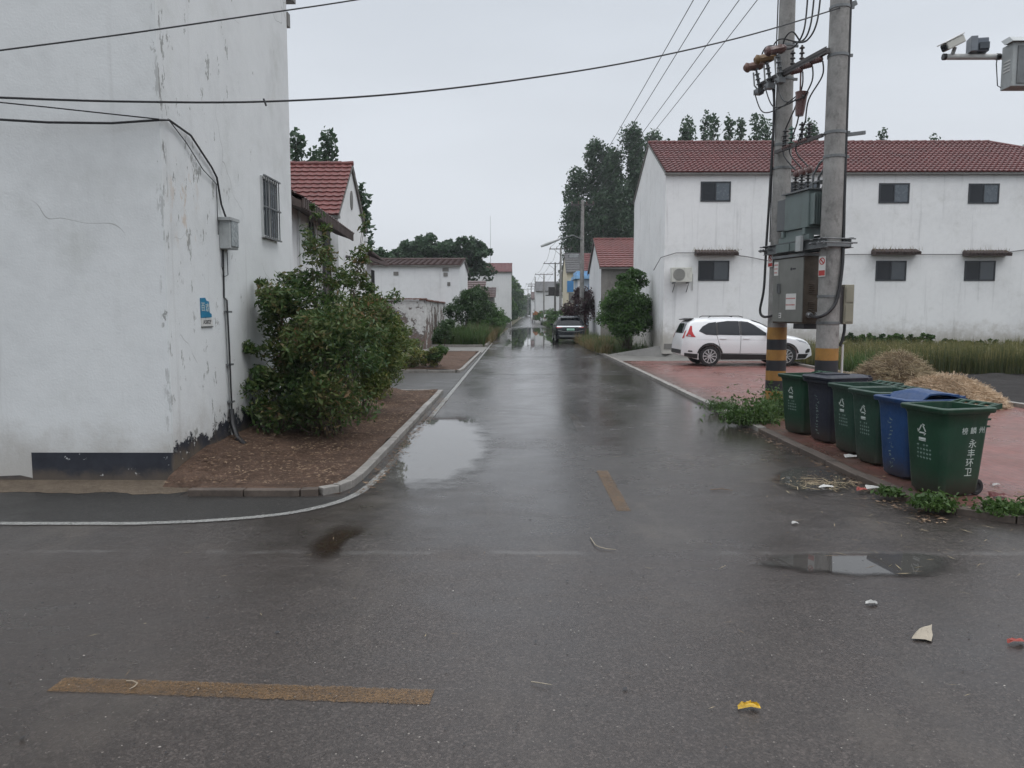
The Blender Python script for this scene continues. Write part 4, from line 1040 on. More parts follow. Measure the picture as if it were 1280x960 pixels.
# ------------------------------------------------------------------ vegetation
def unit(n):
    v = rng.normal(size=(n, 3)); return v / np.linalg.norm(v, axis=1)[:, None]
def leaf_quads(C, L, W, droop=0.0, up=0.0):
    n = len(C); d = unit(n); d[:, 2] = d[:, 2] * 0.8 - droop + up; d /= np.linalg.norm(d, axis=1)[:, None]
    s = np.cross(d, unit(n)); s /= np.linalg.norm(s, axis=1)[:, None] + 1e-9
    nn = np.cross(d, s)
    L = L * rng.uniform(.5, 1.5, (n, 1)); W = W * rng.uniform(.6, 1.4, (n, 1))
    V = np.stack([C - d * L / 2, C + s * W / 2 + nn * W * .25 - d * L * .08, C + d * L / 2, C - s * W / 2 + nn * W * .25 - d * L * .08], 1).reshape(-1, 3)
    return V, np.arange(4 * n).reshape(n, 4)
def clump_pts(clumps):
    out = []
    for c, r, n in clumps:
        p = unit(n) * (rng.uniform(0, 1, (n, 1)) ** 0.42) * np.array(r) + np.array(c)
        out.append(p)
    return np.concatenate(out)
def crown(name, clumps, L, W, mat, parent, droop=0.1, up=0.0):
    V, Fq = leaf_quads(clump_pts(clumps), L, W, droop, up)
    return np_mesh(name, V, Fq, mat, parent)
def stems(name, lines, mat, parent):
    m = MB()
    for pts, r0, r1 in lines:
        n = len(pts); m.tube(pts, [r0 + (r1 - r0) * i / (n - 1) for i in range(n)], 6)
    return m.build(name, mat, parent, smooth=True, fix=False)
def wig(a, b, k=4, amp=.1):
    a, b = Vector(a), Vector(b); out = []
    for i in range(k + 1):
        t = i / k; p = a.lerp(b, t)
        if 0 < i < k: p += Vector((random.uniform(-amp, amp), random.uniform(-amp, amp), random.uniform(-amp, amp) * .4))
        out.append(p)
    return out

# ---- the big mixed shrub by the left house
def shrub(name, label, base, spec, L, W, mat, bark=M['bark'], nst=9, cat='shrub', group=None, per=1.0, sub=5):
    """spec: list of (offset, radii, leaf count): masses broken into sprays"""
    base = Vector(base); root = thing(name, base, label, cat, group); cl = []; st = []
    for off, r, n in spec:
        k = max(3, int(sub * (r[0] * r[1] * r[2]) ** (1 / 3) * 4)); n = int(n * per * 1.6)
        for j in range(k):
            v = unit(1)[0] * (random.random() ** .38)
            c = base + Vector(off) + Vector((v[0] * r[0], v[1] * r[1], v[2] * r[2]))
            if c.z < base.z + .08: c.z = base.z + .08 + random.random() * .15
            s = random.uniform(.38, .68) * min(r)
            cl.append((c, (s, s, s * random.uniform(.5, .9)), max(6, n // k)))
            if j % 3 == 0: st.append((wig(base + Vector((random.uniform(-.2, .2), random.uniform(-.2, .2), 0)), c, 4, .08 * min(1, r[0] * 2)), .016 * max(.6, r[0]), .004))
    crown('foliage', cl, L, W, mat, root)
    stems('stem', st[:60], bark, root)
    return root
b0 = Vector((-2.83, 11.3, .12))
shrub('nandina_shrub', 'big dense shrub with reddish bronze young leaves against the left house wall', b0, [
    ((0, -.1, .75), (.95, .95, .72), 5200), ((.05, -.25, 1.35), (.95, .9, .55), 4200), ((-.35, .1, 1.75), (.75, .7, .42), 2300), ((.45, .0, 1.65), (.5, .6, .45), 1500),
    ((-.25, .3, 2.15), (.45, .42, .40), 700), ((-.22, .35, 2.55), (.30, .30, .40), 330), ((-.20, .38, 2.95), (.20, .2, .36), 130), ((-.21, .38, 3.3), (.10, .10, .25), 36), ((-.55, .3, 2.35), (.2, .2, .22), 90), ((.1, .3, 2.3), (.22, .22, .22), 120), ((-.72, -.1, 2.0), (.25, .3, .32), 420), ((.15, .4, 2.05), (.22, .25, .35), 320),
    ((.38, .9, 2.25), (.34, .34, .42), 420), ((.42, .95, 2.7), (.22, .22, .40), 150), ((.43, .95, 3.15), (.11, .11, .28), 40), ((.75, .8, 2.05), (.28, .3, .25), 300), ((-.85, -.3, 1.0), (.22, .5, .6), 700)],
    .088, .032, M['lf_nandina'], sub=7)
shrub('nandina_shrub', 'bright green and yellowish feathery shrub just behind the big bronze leaved one', (-2.85, 13.6, .1), [
    ((.05, 0, .85), (.65, .9, .7), 2600), ((.25, .2, 1.40), (.58, .8, .42), 2200), ((-.15, .2, 1.7), (.5, .6, .35), 1100), ((.40, .3, .8), (.38, .7, .5), 1200), ((.62, .2, 1.55), (.22, .3, .2), 300)],
    .085, .028, M['lf_yellow'], sub=7)
shrub('nandina_shrub', 'low yellow green shrub spilling towards the planter kerb beyond the feathery one', (-3.05, 16.2, .1), [
    ((.1, 0, .5), (.55, .8, .4), 1500), ((.25, .2, .85), (.40, .6, .3), 900)], .085, .028, M['lf_yellow'], sub=7)
# second planter
shrub('low_shrub', 'spreading yellow green ground shrub at the left of the second planter', (-3.85, 26.0, .1), [
    ((0, 0, .45), (.9, 1.1, .45), 1500), ((.9, -.3, .3), (.6, .7, .28), 700), ((-.4, .6, .9), (.7, .8, .45), 1000), ((-.9, 1.5, 1.0), (.9, .8, .55), 1000), ((-.2, 2.2, .5), (.7, .9, .4), 800)], .11, .042, M['lf_yellow'], sub=5)
shrub('low_shrub', 'round bright green low shrub in the second planter', (-2.75, 26.0, .1), [((0, 0, .35), (.42, .42, .32), 800)], .10, .05, M['lf_weed'], sub=8)
shrub('low_shrub', 'small dark sapling at the back of the second planter', (-3.3, 35.2, .1), [((0, 0, 1.05), (.55, .55, .42), 700), ((-.2, 0, .7), (.4, .4, .25), 250)], .12, .06, M['lf_dark'], sub=6)

def tree(name, label, base, H, trunk_r, spec, L, W, mat, bark=M['bark'], group=None, lean=(0, 0), trunk_top=.6, cat='tree', sub=5, cs=(.42, .72)):
    base = Vector(base); root = thing(name, base, label, cat, group)
    top = base + Vector((lean[0], lean[1], H * trunk_top))
    tr = wig(base - Vector((0, 0, .1)), top, 5, trunk_r * .8); st = [(tr, trunk_r, trunk_r * .35)]; cl = []
    for off, r, n in spec:
        k = max(4, int(sub * 3))
        for j in range(k):
            v = unit(1)[0] * (random.random() ** .36)
            c = base + Vector(off) + Vector((v[0] * r[0], v[1] * r[1], v[2] * r[2]))
            s = random.uniform(*cs) * min(r)
            cl.append((c, (s, s, s * random.uniform(.6, 1.0)), max(5, int(n * 1.7) // k)))
            if j % 4 == 0:
                q = tr[random.randint(2, 5)]; st.append((wig(q, c, 3, .15 * r[0]), trunk_r * .35, trunk_r * .06))
    stems('trunk', st, bark, root)
    crown('crown', cl, L, W, mat, root, droop=.25)
    return root

# street saplings in the weedy verge on the left
tree('street_tree', 'small dark leaved street tree with a thin trunk in the left weedy verge', (-3.05, 45.5, .05), 3.0, .055, [((0, 0, 2.2), (1.0, 1.0, .75), 1900), ((-.7, .3, 2.0), (.6, .6, .4), 500), ((.3, 0, 2.75), (.7, .7, .45), 600)], .15, .07, M['lf_dark'], sub=6)
tree('street_tree', 'second slightly paler street tree behind the thin trunked one on the left verge', (-2.6, 52, .05), 3.3, .06, [((0, 0, 2.5), (1.2, 1.2, .9), 1600), ((.2, 0, 3.1), (.8, .8, .5), 500)], .17, .08, M['lf_dark'], sub=6)
shrub('hedge_shrub', 'tall rounded mid green shrub in front of the far white house', (-2.7, 58, .05), [((0, 0, 1.4), (1.5, 1.6, 1.2), 2600), ((.5, 0, 2.2), (1.0, 1.2, .7), 1200), ((.9, -1, .9), (.7, 1.2, .7), 900)], .18, .09, M['lf_round'], sub=4)
shrub('hedge_shrub', 'lower shrub at the foot of the far white house by the road', (-1.9, 80, .05), [((0, 0, .9), (1.0, 2.4, .8), 1400), ((-.8, 2, 1.3), (1.2, 2.0, 1.0), 1200)], .22, .11, M['lf_round'], sub=4)

# round shrub and plum on the right verge
shrub('round_shrub', 'large rounded glossy green shrub at the corner of the right white house', (4.95, 34.6, .3), [
    ((0, 0, 1.25), (1.05, 1.05, 1.05), 5200), ((.1, 0, 2.25), (.95, 1.0, .95), 4600), ((.15, 0, 3.0), (.6, .65, .55), 1700), ((-.35, -.3, 1.9), (.8, .8, .7), 2200), ((.6, -.2, 1.5), (.6, .7, .8), 1600)], .12, .065, M['lf_round'], sub=6)
tree('plum_tree', 'dark purple leaved plum tree on the verge right of the parked dark car', (4.3, 50.5, .05), 3.2, .07, [((0, 0, 2.1), (1.15, 1.1, .9), 1700), ((.2, .2, 2.9), (.7, .7, .6), 700), ((-.6, -.4, 1.7), (.7, .7, .5), 500)], .15, .085, M['lf_plum'], sub=6)
shrub('hedge_shrub', 'dark purplish hedge bush ahead of the parked dark car', (4.6, 62, .05), [((0, 0, 1.2), (1.6, 2.2, 1.1), 1800)], .2, .1, M['lf_plum'], sub=4)
for (x_, y_, h_, lb) in ((5.0, 78, 1.5, 'mid green roadside bush in front of the blue gatehouse'), (5.2, 96, 1.5, 'roadside bush below the cream house'), (5.6, 120, 1.8, 'roadside bush beyond the cream house'), (4.9, 138, 1.7, 'roadside bush before the grey roofed house'), (5.5, 175, 2.2, 'roadside bush past the grey roofed house')):
    shrub('hedge_shrub', lb, (x_, y_, .05), [((0, 0, h_ * .6), (1.7, 3, h_ * .6), 1300), ((-.4, 1, h_ * .9), (1.0, 2, h_ * .45), 500)], .26, .13, M['lf_dark'] if y_ % 2 else M['lf_round'], sub=3)

# ---- poplars
def poplar(label, x, Y, H, wd, n, lobes=3, group='poplars behind the houses'):
    """upright puffs of foliage climbing several leaders; rounded ragged heads"""
    base = Vector((x, Y, 0)); root = thing('poplar_tree', base, label, 'poplar', group); P = []; st = []
    for l in range(lobes):
        ox = (l - (lobes - 1) / 2) * wd * .95 + random.uniform(-.25, .25); oy = random.uniform(-.7, .7)
        hh = H if l == lobes // 2 else H * random.uniform(.84, .96)
        z = H * .2; k = 0
        while z < hh - .3:
            t = (z - H * .2) / (hh - H * .2)
            rz = random.uniform(.9, 1.6) * wd * .55 * (1 - .35 * t) + .25; rx = rz * random.uniform(.55, .80)
            if z + rz > hh: z = hh - rz
            a = k * 2.4 + random.random(); off = wd * .42 * (1 - .62 * t) * random.uniform(.5, 1.25)
            if z >= hh - rz - .01: off *= .3
            c = np.array([x + ox * (1 - .2 * t) + off * math.cos(a), Y + oy + off * math.sin(a), z])
            m_ = int(n / 20 * rx * rz * (.85 if lobes > 1 else .6)) + 22
            v = unit(m_) * (rng.uniform(0, 1, (m_, 1)) ** .40) * np.array([rx, rx, rz]) * (1 + rng.normal(size=(m_, 1)) * .13)
            P.append(c + v)
            if random.random() < .6: st.append((wig(base + Vector((ox * .7, oy, z * .72)), Vector(c), 3, .1), .05, .012))
            if z >= hh - rz - .01: break
            z += rz * random.uniform(.50, .85); k += 1
        st.append((wig(base + Vector((ox * .4, oy, -.1)), base + Vector((ox * .8, oy, hh * .93)), 6, .15), .17, .03))
    stems('trunk', st, M['bark_pale'], root)
    V, Fq = leaf_quads(np.concatenate(P), .36, .27, .15); np_mesh('crown', V, Fq, M['lf_poplar'], root)
    return root
def top_h(px, py, Y): return at(px, py, Y).z
for (px, py, Y, wd, n, lobes, lb) in (
    (742, 172, 104, 3.1, 5200, 3, 'broad dark poplar standing left of the gable of the right white house'),
    (779, 155, 102, 2.9, 5000, 2, 'tallest dark poplar close to the gable of the right white house'),
    (808, 160, 104, 2.6, 3600, 2, 'poplar top rising just over the left end of the red roof'),
    (732, 262, 101, 2.4, 2600, 2, 'low leafy poplar at the far left of the clump behind the red roofed cottage'),
    (765, 225, 100, 3.1, 3400, 2, 'dense poplar filling the middle of the clump behind the red roofed cottage'),
    (847, 146, 84, 2.0, 2600, 2, 'rounded poplar top alone above the red roof ridge'),
    (880, 137, 84, 1.5, 1700, 1, 'narrow poplar top left of a twin pair above the red roof'),
    (892, 140, 86, 1.5, 1700, 1, 'narrow poplar top right of a twin pair above the red roof'),
    (913, 141, 84, 1.5, 1700, 1, 'slim poplar top in the middle of the row above the red roof'),
    (926, 144, 86, 1.4, 1600, 1, 'slim shorter poplar top next to the middle one above the red roof'),
    (948, 141, 84, 1.6, 1700, 1, 'poplar top just left of the concrete transformer pole'),
    (962, 146, 85, 1.5, 1600, 1, 'poplar top half hidden behind the left transformer pole'),
    (1004, 149, 84, 2.0, 2000, 2, 'poplar top seen between the two transformer poles'),
    (1106, 158, 92, 1.2, 1300, 1, 'tip of a poplar over the roof right of the poles'),
    (1175, 163, 96, 1.0, 1100, 1, 'tiny poplar tip over the right part of the roof ridge'),
    (1279, 180, 88, 1.6, 1500, 1, 'poplar top at the right picture edge beyond the hipped roof end')):
    p = at(px, py, Y); poplar(lb, p.x, Y, p.z, wd, n, lobes)
for (px, py, Y, wd, n, lobes, lb) in (
    (374, 160, 52, 1.3, 2600, 1, 'poplar half hidden by the tall left house'),
    (390, 182, 53, 1.1, 1800, 1, 'shorter poplar between two others above the left red roof'),
    (412, 161, 52, 1.25, 2600, 1, 'full poplar rising over the left red roof'),
    (452, 226, 50, 1.0, 2200, 1, 'poplar behind the gable of the left red roofed house'),
    (458, 255, 54, 1.2, 1500, 1, 'leaning poplar branch past the gable of the left red roofed house')):
    p = at(px, py, Y); poplar(lb, p.x, Y, p.z, wd, n, lobes, 'poplars behind the left red roof')
tree('broadleaf_tree', 'low leafy tree between the left red roofed house and the long white house', (at(468, 310, 62).x, 62, 0), 7, .18, [((0, 0, 5.6), (1.4, 1.4, 1.0), 900), ((.7, 0, 6.2), (.9, .9, .7), 500)], .3, .2, M['lf_poplar'], sub=5)
for (px, py, wd, lb) in ((536, 293, 2.4, 'broad tree left of a pair behind the long white house'), (578, 296, 2.2, 'broad tree right of a pair behind the long white house'), (514, 305, 1.5, 'smallest tree beside the pair behind the long white house')):
    p = at(px, py, 86); H = p.z
    tree('broadleaf_tree', lb, (p.x, 86, 0), H, .25, [((0, 0, H - wd * .55), (wd * .9, wd * .9, wd * .55), 1100), ((-wd * .7, 0, H - wd * .95), (wd * .7, wd, wd * .6), 900), ((wd * .7, .3, H - wd * .9), (wd * .75, wd, wd * .55), 900), ((0, 0, H - wd * 1.6), (wd * 1.3, wd, wd * .7), 1200)], .4, .28, M['lf_poplar'], group='trees behind the long white house', sub=5)
# avenue of far trees closing the road on the left and at its end
k = 0
for (Y, h, off) in ((118, 7.2, -3.4), (130, 8.2, -3.2), (142, 8.8, -3.0), (155, 9.2, -2.9), (170, 9.6, -2.8), (190, 9.8, -2.6), (212, 10.0, -2.4), (238, 10.4, -2.2), (268, 10.6, -2.0), (305, 11, -1.6)):
    x_ = -1.66 + bend(Y) + off + 1.5
    tree('avenue_tree', 'leafy green roadside tree in the far left row, its crown merging with its neighbours', (x_, Y, 0), h, .16, [((0, 0, h * .35), (1.8, 2.6, h * .3), 800), ((.1, 0, h * .65), (1.6, 2.4, h * .3), 800), ((0, 0, h * .87), (.9, 1.2, h * .16), 300)], .42, .28, M['lf_round'] if k % 2 else M['lf_poplar'], group='far avenue trees on the left', sub=4)
    k += 1
for (x_, Y, h) in ((3.0, 360, 9), (7.5, 345, 10), (12, 330, 11), (17, 350, 12), (6.0, 420, 12), (9, 330, 8)):
    tree('avenue_tree', 'distant tree among those closing the end of the road', (x_ + 1.5, Y, 0), h, .2, [((0, 0, h * .4), (3, 3, h * .36), 500), ((0, 0, h * .75), (2.2, 2.2, h * .25), 350)], .8, .5, M['lf_poplar'], group='trees closing the road end', sub=4)

# ---- grasses and weeds
def blades(n, X, Y, Z, h, wdt, lean=.35, seg=3):
    """n curved tapering blades, returned as quads"""
    X, Y, Z = (np.asarray(a, float) for a in (X, Y, Z)); n = len(X)
    az = rng.uniform(0, 6.283, n); h = h * rng.uniform(.55, 1.25, n); le = lean * rng.uniform(.1, 1.6, n)
    dx, dy = np.cos(az), np.sin(az); sx, sy = -dy, dx; V = []
    for s in range(seg + 1):
        t = s / seg; wv = wdt * (1 - t ** 1.5) * .5 + wdt * .04
        px = X + dx * h * le * t * t; py = Y + dy * h * le * t * t; pz = Z + h * t * (1 - .25 * le * t)
        V.append(np.stack([px - sx * wv, py - sy * wv, pz], 1)); V.append(np.stack([px + sx * wv, py + sy * wv, pz], 1))
    V = np.stack(V, 1).reshape(-1, 3); b = np.arange(n)[:, None] * (2 * (seg + 1))
    Fq = np.concatenate([b + np.array([[2 * s, 2 * s + 1, 2 * s + 3, 2 * s + 2]]) for s in range(seg)], 0)
    return V, Fq
def field(name, x0, x1, y0, y1, n, h, wdt, mat, z=0.05, lean=.35, label=None, seg=2, clumpy=0.0):
    X = rng.uniform(x0, x1, n); Y = rng.uniform(y0, y1, n)
    if clumpy:
        k = max(4, int(n / 60)); cx = rng.uniform(x0, x1, k); cy = rng.uniform(y0, y1, k); j = rng.integers(0, k, n)
        X = np.clip(cx[j] + rng.normal(size=n) * clumpy, x0, x1); Y = np.clip(cy[j] + rng.normal(size=n) * clumpy, y0, y1)
        h = h * (0.6 + .8 * rng.uniform(0, 1, k)[j])
    if 'wheat' in name: h = h * (1 + .10 * np.sin(X * 1.3 + Y * .9) + .07 * np.sin(X * 3.1 - Y * 2.2 + 1) + .06 * np.sin(X * 7.3 + 2)) * .95
    V, Fq = blades(n, X, Y, np.full(n, z), h, wdt, lean, seg)
    o = np_mesh(name, V, Fq, mat); return tag(o, kind='stuff')
field('weedy_grass', -4.6, -1.95, 43.2, 58, 9000, .85, .035, M['lf_grass'], .05, .4, clumpy=.25)
field('weedy_grass', -4.7, -1.9, 43.2, 47, 3500, .95, .04, M['lf_weed'], .05, .5, clumpy=.2)
field('dry_grass', -2.9, -1.5, 44.5, 62, 3500, .8, .03, M['lf_dry'], .05, .5, clumpy=.2)
field('weedy_grass', -4.6, -1.4, 58, 96, 5000, .8, .05, M['lf_grass'], .05, .4, clumpy=.4)
field('weedy_grass', 3.75, 7.5, 34, 50, 6500, .55, .03, M['lf_grass'], .06, .5, clumpy=.25)
field('dry_grass', 3.6, 5.0, 34, 49, 2600, .5, .025, M['lf_dry'], .06, .6, clumpy=.2)
field('weedy_grass', 3.9, 6.5, 54, 120, 4500, .8, .06, M['lf_grass'], .05, .4, clumpy=.5)
field('wheat', 10.5, 25, 23.3, 30.6, 30000, .80, .016, M['lf_wheat'], .05, .22, seg=2)
field('wheat_front', 10.5, 25, 23.2, 24.0, 5200, .78, .016, M['lf_wheat_stem'], .05, .2, seg=2)
# wheat ears
X = rng.uniform(10.5, 25, 9000); Y = rng.uniform(23.4, 30.6, 9000)
V, Fq = leaf_quads(np.stack([X, Y, rng.uniform(.52, .84, 9000)], 1), .09, .022, 0, .9)
tag(np_mesh('wheat_ears', V, Fq, M['lf_wheat']), kind='stuff')
field('weedy_grass', 9.95, 10.8, 20.5, 24.0, 1500, .55, .02, M['lf_weed'], .06, .5, clumpy=.2)
# leafy vegetables along the foot of the right wall
k = 0
for px in list(range(1062, 1180, 13)) + [1190, 1206, 1222, 1240, 1262, 1278]:
    p = at(px, 424, 31.2); hh = .55 if px < 1175 else .35
    r_ = shrub('vegetable_plant', 'leafy vegetable plant in the row along the foot of the long right wall', (p.x, 31.2, .38), [((0, 0, hh * .6), (.30, .3, hh * .45), 130), ((0, 0, hh), (.2, .2, hh * .25), 50)], .16, .11, M['lf_weed'] if k % 3 else M['lf_dark'], sub=4, group='vegetables along the wall', cat='plant'); k += 1

def weed_clump(label, x, y, z, r, h, n, leafn, group=None, mat=M['lf_weed']):
    a = rng.uniform(0, 6.283, n); rr = r * np.sqrt(rng.uniform(0, 1, n))
    V, Fq = blades(n, x + rr * np.cos(a), y + rr * np.sin(a) * .8, np.full(n, z), h, .010 + h * .012, .9, 3)
    k = leafn; C = np.stack([x + rng.normal(size=k) * r * .5, y + rng.normal(size=k) * r * .42, z + np.abs(rng.normal(size=k)) * h * .45 + .02], 1)
    V2, F2 = leaf_quads(C, .055 + h * .06, .028 + h * .03)
    V = np.concatenate([V, V2]); Fq = np.concatenate([Fq, F2 + len(V) - len(V2)])
    o = np_mesh('weed_clump', V, Fq, mat, loc=(x, y, z)); return tag(o, label, 'weeds', group)
for (px, py, r, h, n, lf, lb) in (
    (938, 528, .50, .42, 260, 900, 'tall weeds growing at the kerb in front of the striped pole'),
    (975, 520, .42, .50, 220, 800, 'weeds around the foot of the striped pole beside the farthest bin'),
    (902, 512, .32, .22, 160, 260, 'low fringe of weeds at the left end of the kerb patch'),
    (1168, 634, .20, .12, 140, 420, 'small bright weed tuft in front of the nearest green bin'),
    (1112, 618, .12, .07, 90, 160, 'tiny weed tuft on the mud before the blue bin'),
    (1255, 640, .22, .10, 160, 420, 'dark weed tuft at the kerb right of the nearest green bin'),
    (1290, 642, .2, .10, 160, 300, 'weed tuft at the right picture edge beside the kerb')):
    p = gnd(px, py, .06); weed_clump(lb, p.x, p.y, .05, r, h, n, lf)

# ---- straw heaps
def straw_heap(name, label, c, rx, ry, h, n, L, mat, core):
    c = Vector(c); root = thing(name, c, label, 'straw heap'); m = MB(); nr, na = 8, 26; vs = [(c.x, c.y, c.z + h)]
    for i in range(1, nr + 1):
        f = i / nr
        for k in range(na):
            a = 2 * math.pi * k / na; wob = 1 + .12 * math.sin(3 * a + 1) + .07 * math.sin(7 * a)
            z = h * max(0, (1 - f ** 1.7)) * (1 + random.uniform(-.07, .07))
            vs.append((c.x + rx * f * wob * math.cos(a), c.y + ry * f * wob * math.sin(a), c.z + z * .95 - (.03 if i == nr else 0)))
    fs = [(0, 1 + k, 1 + (k + 1) % na) for k in range(na)]
    for r in range(nr - 1):
        o = 1 + r * na; fs += [(o + k, o + na + k, o + na + (k + 1) % na, o + (k + 1) % na) for k in range(na)]
    m.add(vs, fs); m.build('heap', core, root, smooth=True)
    f = rng.uniform(0, 1, n) ** .5; a = rng.uniform(0, 6.283, n); wob = 1 + .12 * np.sin(3 * a + 1) + .07 * np.sin(7 * a)
    C = np.stack([c.x + rx * f * wob * np.cos(a) * 1.04, c.y + ry * f * wob * np.sin(a) * 1.04, c.z + h * np.maximum(0, 1 - f ** 1.7) + rng.uniform(-.02, .05, n)], 1)
    d = unit(n); d[:, 2] *= .45; d /= np.linalg.norm(d, axis=1)[:, None]; s = np.cross(d, unit(n)); s /= np.linalg.norm(s, axis=1)[:, None]
    ln = L * rng.uniform(.4, 1.3, (n, 1)); wv = .0034
    bend_ = np.array([0, 0, 1.0]) * ln * rng.uniform(-.05, .12, (n, 1))
    V = np.stack([C - d * ln / 2 - s * wv, C - d * ln / 2 + s * wv, C + bend_ + s * wv, C + bend_ - s * wv, C + d * ln / 2 + s * wv, C + d * ln / 2 - s * wv], 1).reshape(-1, 3)
    b = np.arange(n)[:, None] * 6; Fq = np.concatenate([b + np.array([[0, 1, 2, 3]]), b + np.array([[3, 2, 4, 5]])], 0)
    st = np_mesh('straw', V, Fq, mat, root); st['kind'] = 'stuff'
    return root
coreA = soil('straw_core', (0.26, 0.18, 0.105), (0.12, 0.08, 0.045)); coreB = soil('straw_core_brown', (0.15, 0.11, 0.06), (0.06, 0.045, 0.025))
straw_heap('straw_heap', 'taller brownish straw heap behind the bins, nearer the wheat', (9.2, 18.6, .07), .92, 1.1, .80, 11000, .42, M['straw_b'], coreB)
straw_heap('straw_heap', 'paler tan straw heap behind the blue bin, in front of the brownish heap', (8.50, 15.2, .07), 1.05, 1.0, .55, 14000, .26, M['straw_a'], coreA)
straw_heap('straw_heap', 'low scatter of brown straw left of the tall straw heap', (7.9, 19.0, .07), 1.0, .9, .34, 2000, .3, M['straw_b'], coreB)

# ---- litter strewn about (uncountable)
def flat_bits(name, n, fn, L, W, mat, z=0.012, curl=.3):
    XY = np.array([fn() for _ in range(n)]); a = rng.uniform(0, 6.283, n)
    d = np.stack([np.cos(a), np.sin(a), rng.uniform(-curl, curl, n) * .3], 1); s = np.stack([-np.sin(a), np.cos(a), rng.uniform(-curl, curl, n)], 1)
    C = np.stack([XY[:, 0], XY[:, 1], (XY[:, 2] if XY.shape[1] > 2 else 0) + z + rng.uniform(0, .006, n)], 1)
    l = L * rng.uniform(.3, 1.4, (n, 1)); w_ = W * rng.uniform(.5, 1.4, (n, 1))
    V = np.stack([C - d * l / 2, C + s * w_ / 2, C + d * l / 2, C - s * w_ / 2], 1).reshape(-1, 3)
    return tag(np_mesh(name, V, np.arange(4 * n).reshape(n, 4), mat), kind='stuff')
def soil_pt():
    y = random.uniform(8.0, 18); x = random.uniform(-3.75, -1.9); z = 0.085 + .22 * min(1, max(0, (-2.6 - x) / 1.25)) * min(1, max(0, (y - 8.2) / 1.2)); return (x, y, z)
flat_bits('leaf_litter', 6500, soil_pt, .055, .02, M['litter'], .012)
def gut():
    y = random.uniform(7.9, 17); return (random.gauss(-1.62, .07), y, 0)
flat_bits('leaf_litter', 900, gut, .05, .02, M['litter'], .012)
flat_bits('leaf_litter', 700, lambda: (random.uniform(4.0, 5.2), random.uniform(7.0, 12.5), .07), .05, .02, M['litter'], .010)
flat_bits('leaf_litter', 500, lambda: (3.85 + random.gauss(0, .12), random.uniform(6.8, 12.5), 0), .06, .02, M['litter'], .010)
flat_bits('road_grit', 3800, lambda: (random.uniform(-4.5, 5.5), 2.3 + 9 * random.random() ** 1.5, 0), .011, .008, M['grit_pale'], .008)
flat_bits('road_grit', 3000, lambda: (random.uniform(-4.5, 5.5), 2.3 + 10 * random.random() ** 1.5, 0), .013, .009, M['black_plastic'], .008)
flat_bits('road_grit', 90, lambda: (random.uniform(-4.5, 5.5), random.uniform(2.4, 13), 0), .03, .02, M['black_plastic'], .008)
flat_bits('straw_litter', 200, lambda: (random.gauss(3.4, .7), random.uniform(5.4, 10.5), 0), .11, .005, M['straw_b'], .010, .1)
flat_bits('straw_litter', 70, lambda: (random.uniform(-3, 4), random.uniform(3.5, 11), 0), .07, .004, M['straw_b'], .010, .1)
# the little heap of wet rubbish on the road in front of the bins
flat_bits('straw_litter', 260, lambda: (lambda p: (p.x, p.y, 0))(gnd(random.gauss(1030, 22), random.gauss(605, 5))), .16, .008, M['straw_b'], .014, .4)
# ------------------------------------------------------------------ wheeled bins
def rrect(hx, hy, r, z, n=5):
    pts = []
    for cx, cy, a0 in ((hx - r, hy - r, 0), (-hx + r, hy - r, 90), (-hx + r, -hy + r, 180), (hx - r, -hy + r, 270)):
        for k in range(n + 1):
            a = R(a0 + 90 * k / n); pts.append((cx + r * math.cos(a), cy + r * math.sin(a), z))
    return pts
def loft(m, loops, cap0=True, cap1=True):
    n = len(loops[0]); vs = [p for l in loops for p in l]
    fs = [(i * n + k, i * n + (k + 1) % n, (i + 1) * n + (k + 1) % n, (i + 1) * n + k) for i in range(len(loops) - 1) for k in range(n)]
    if cap0: fs.append(tuple(range(n - 1, -1, -1)))
    if cap1: fs.append(tuple(range((len(loops) - 1) * n, len(loops) * n)))
    m.add(vs, fs)
BH = .90
def hw(z): return .215 + (.272 - .215) * z / BH      # half width (y)
def hl(z): return .225 + (.283 - .225) * z / BH      # half length (x)
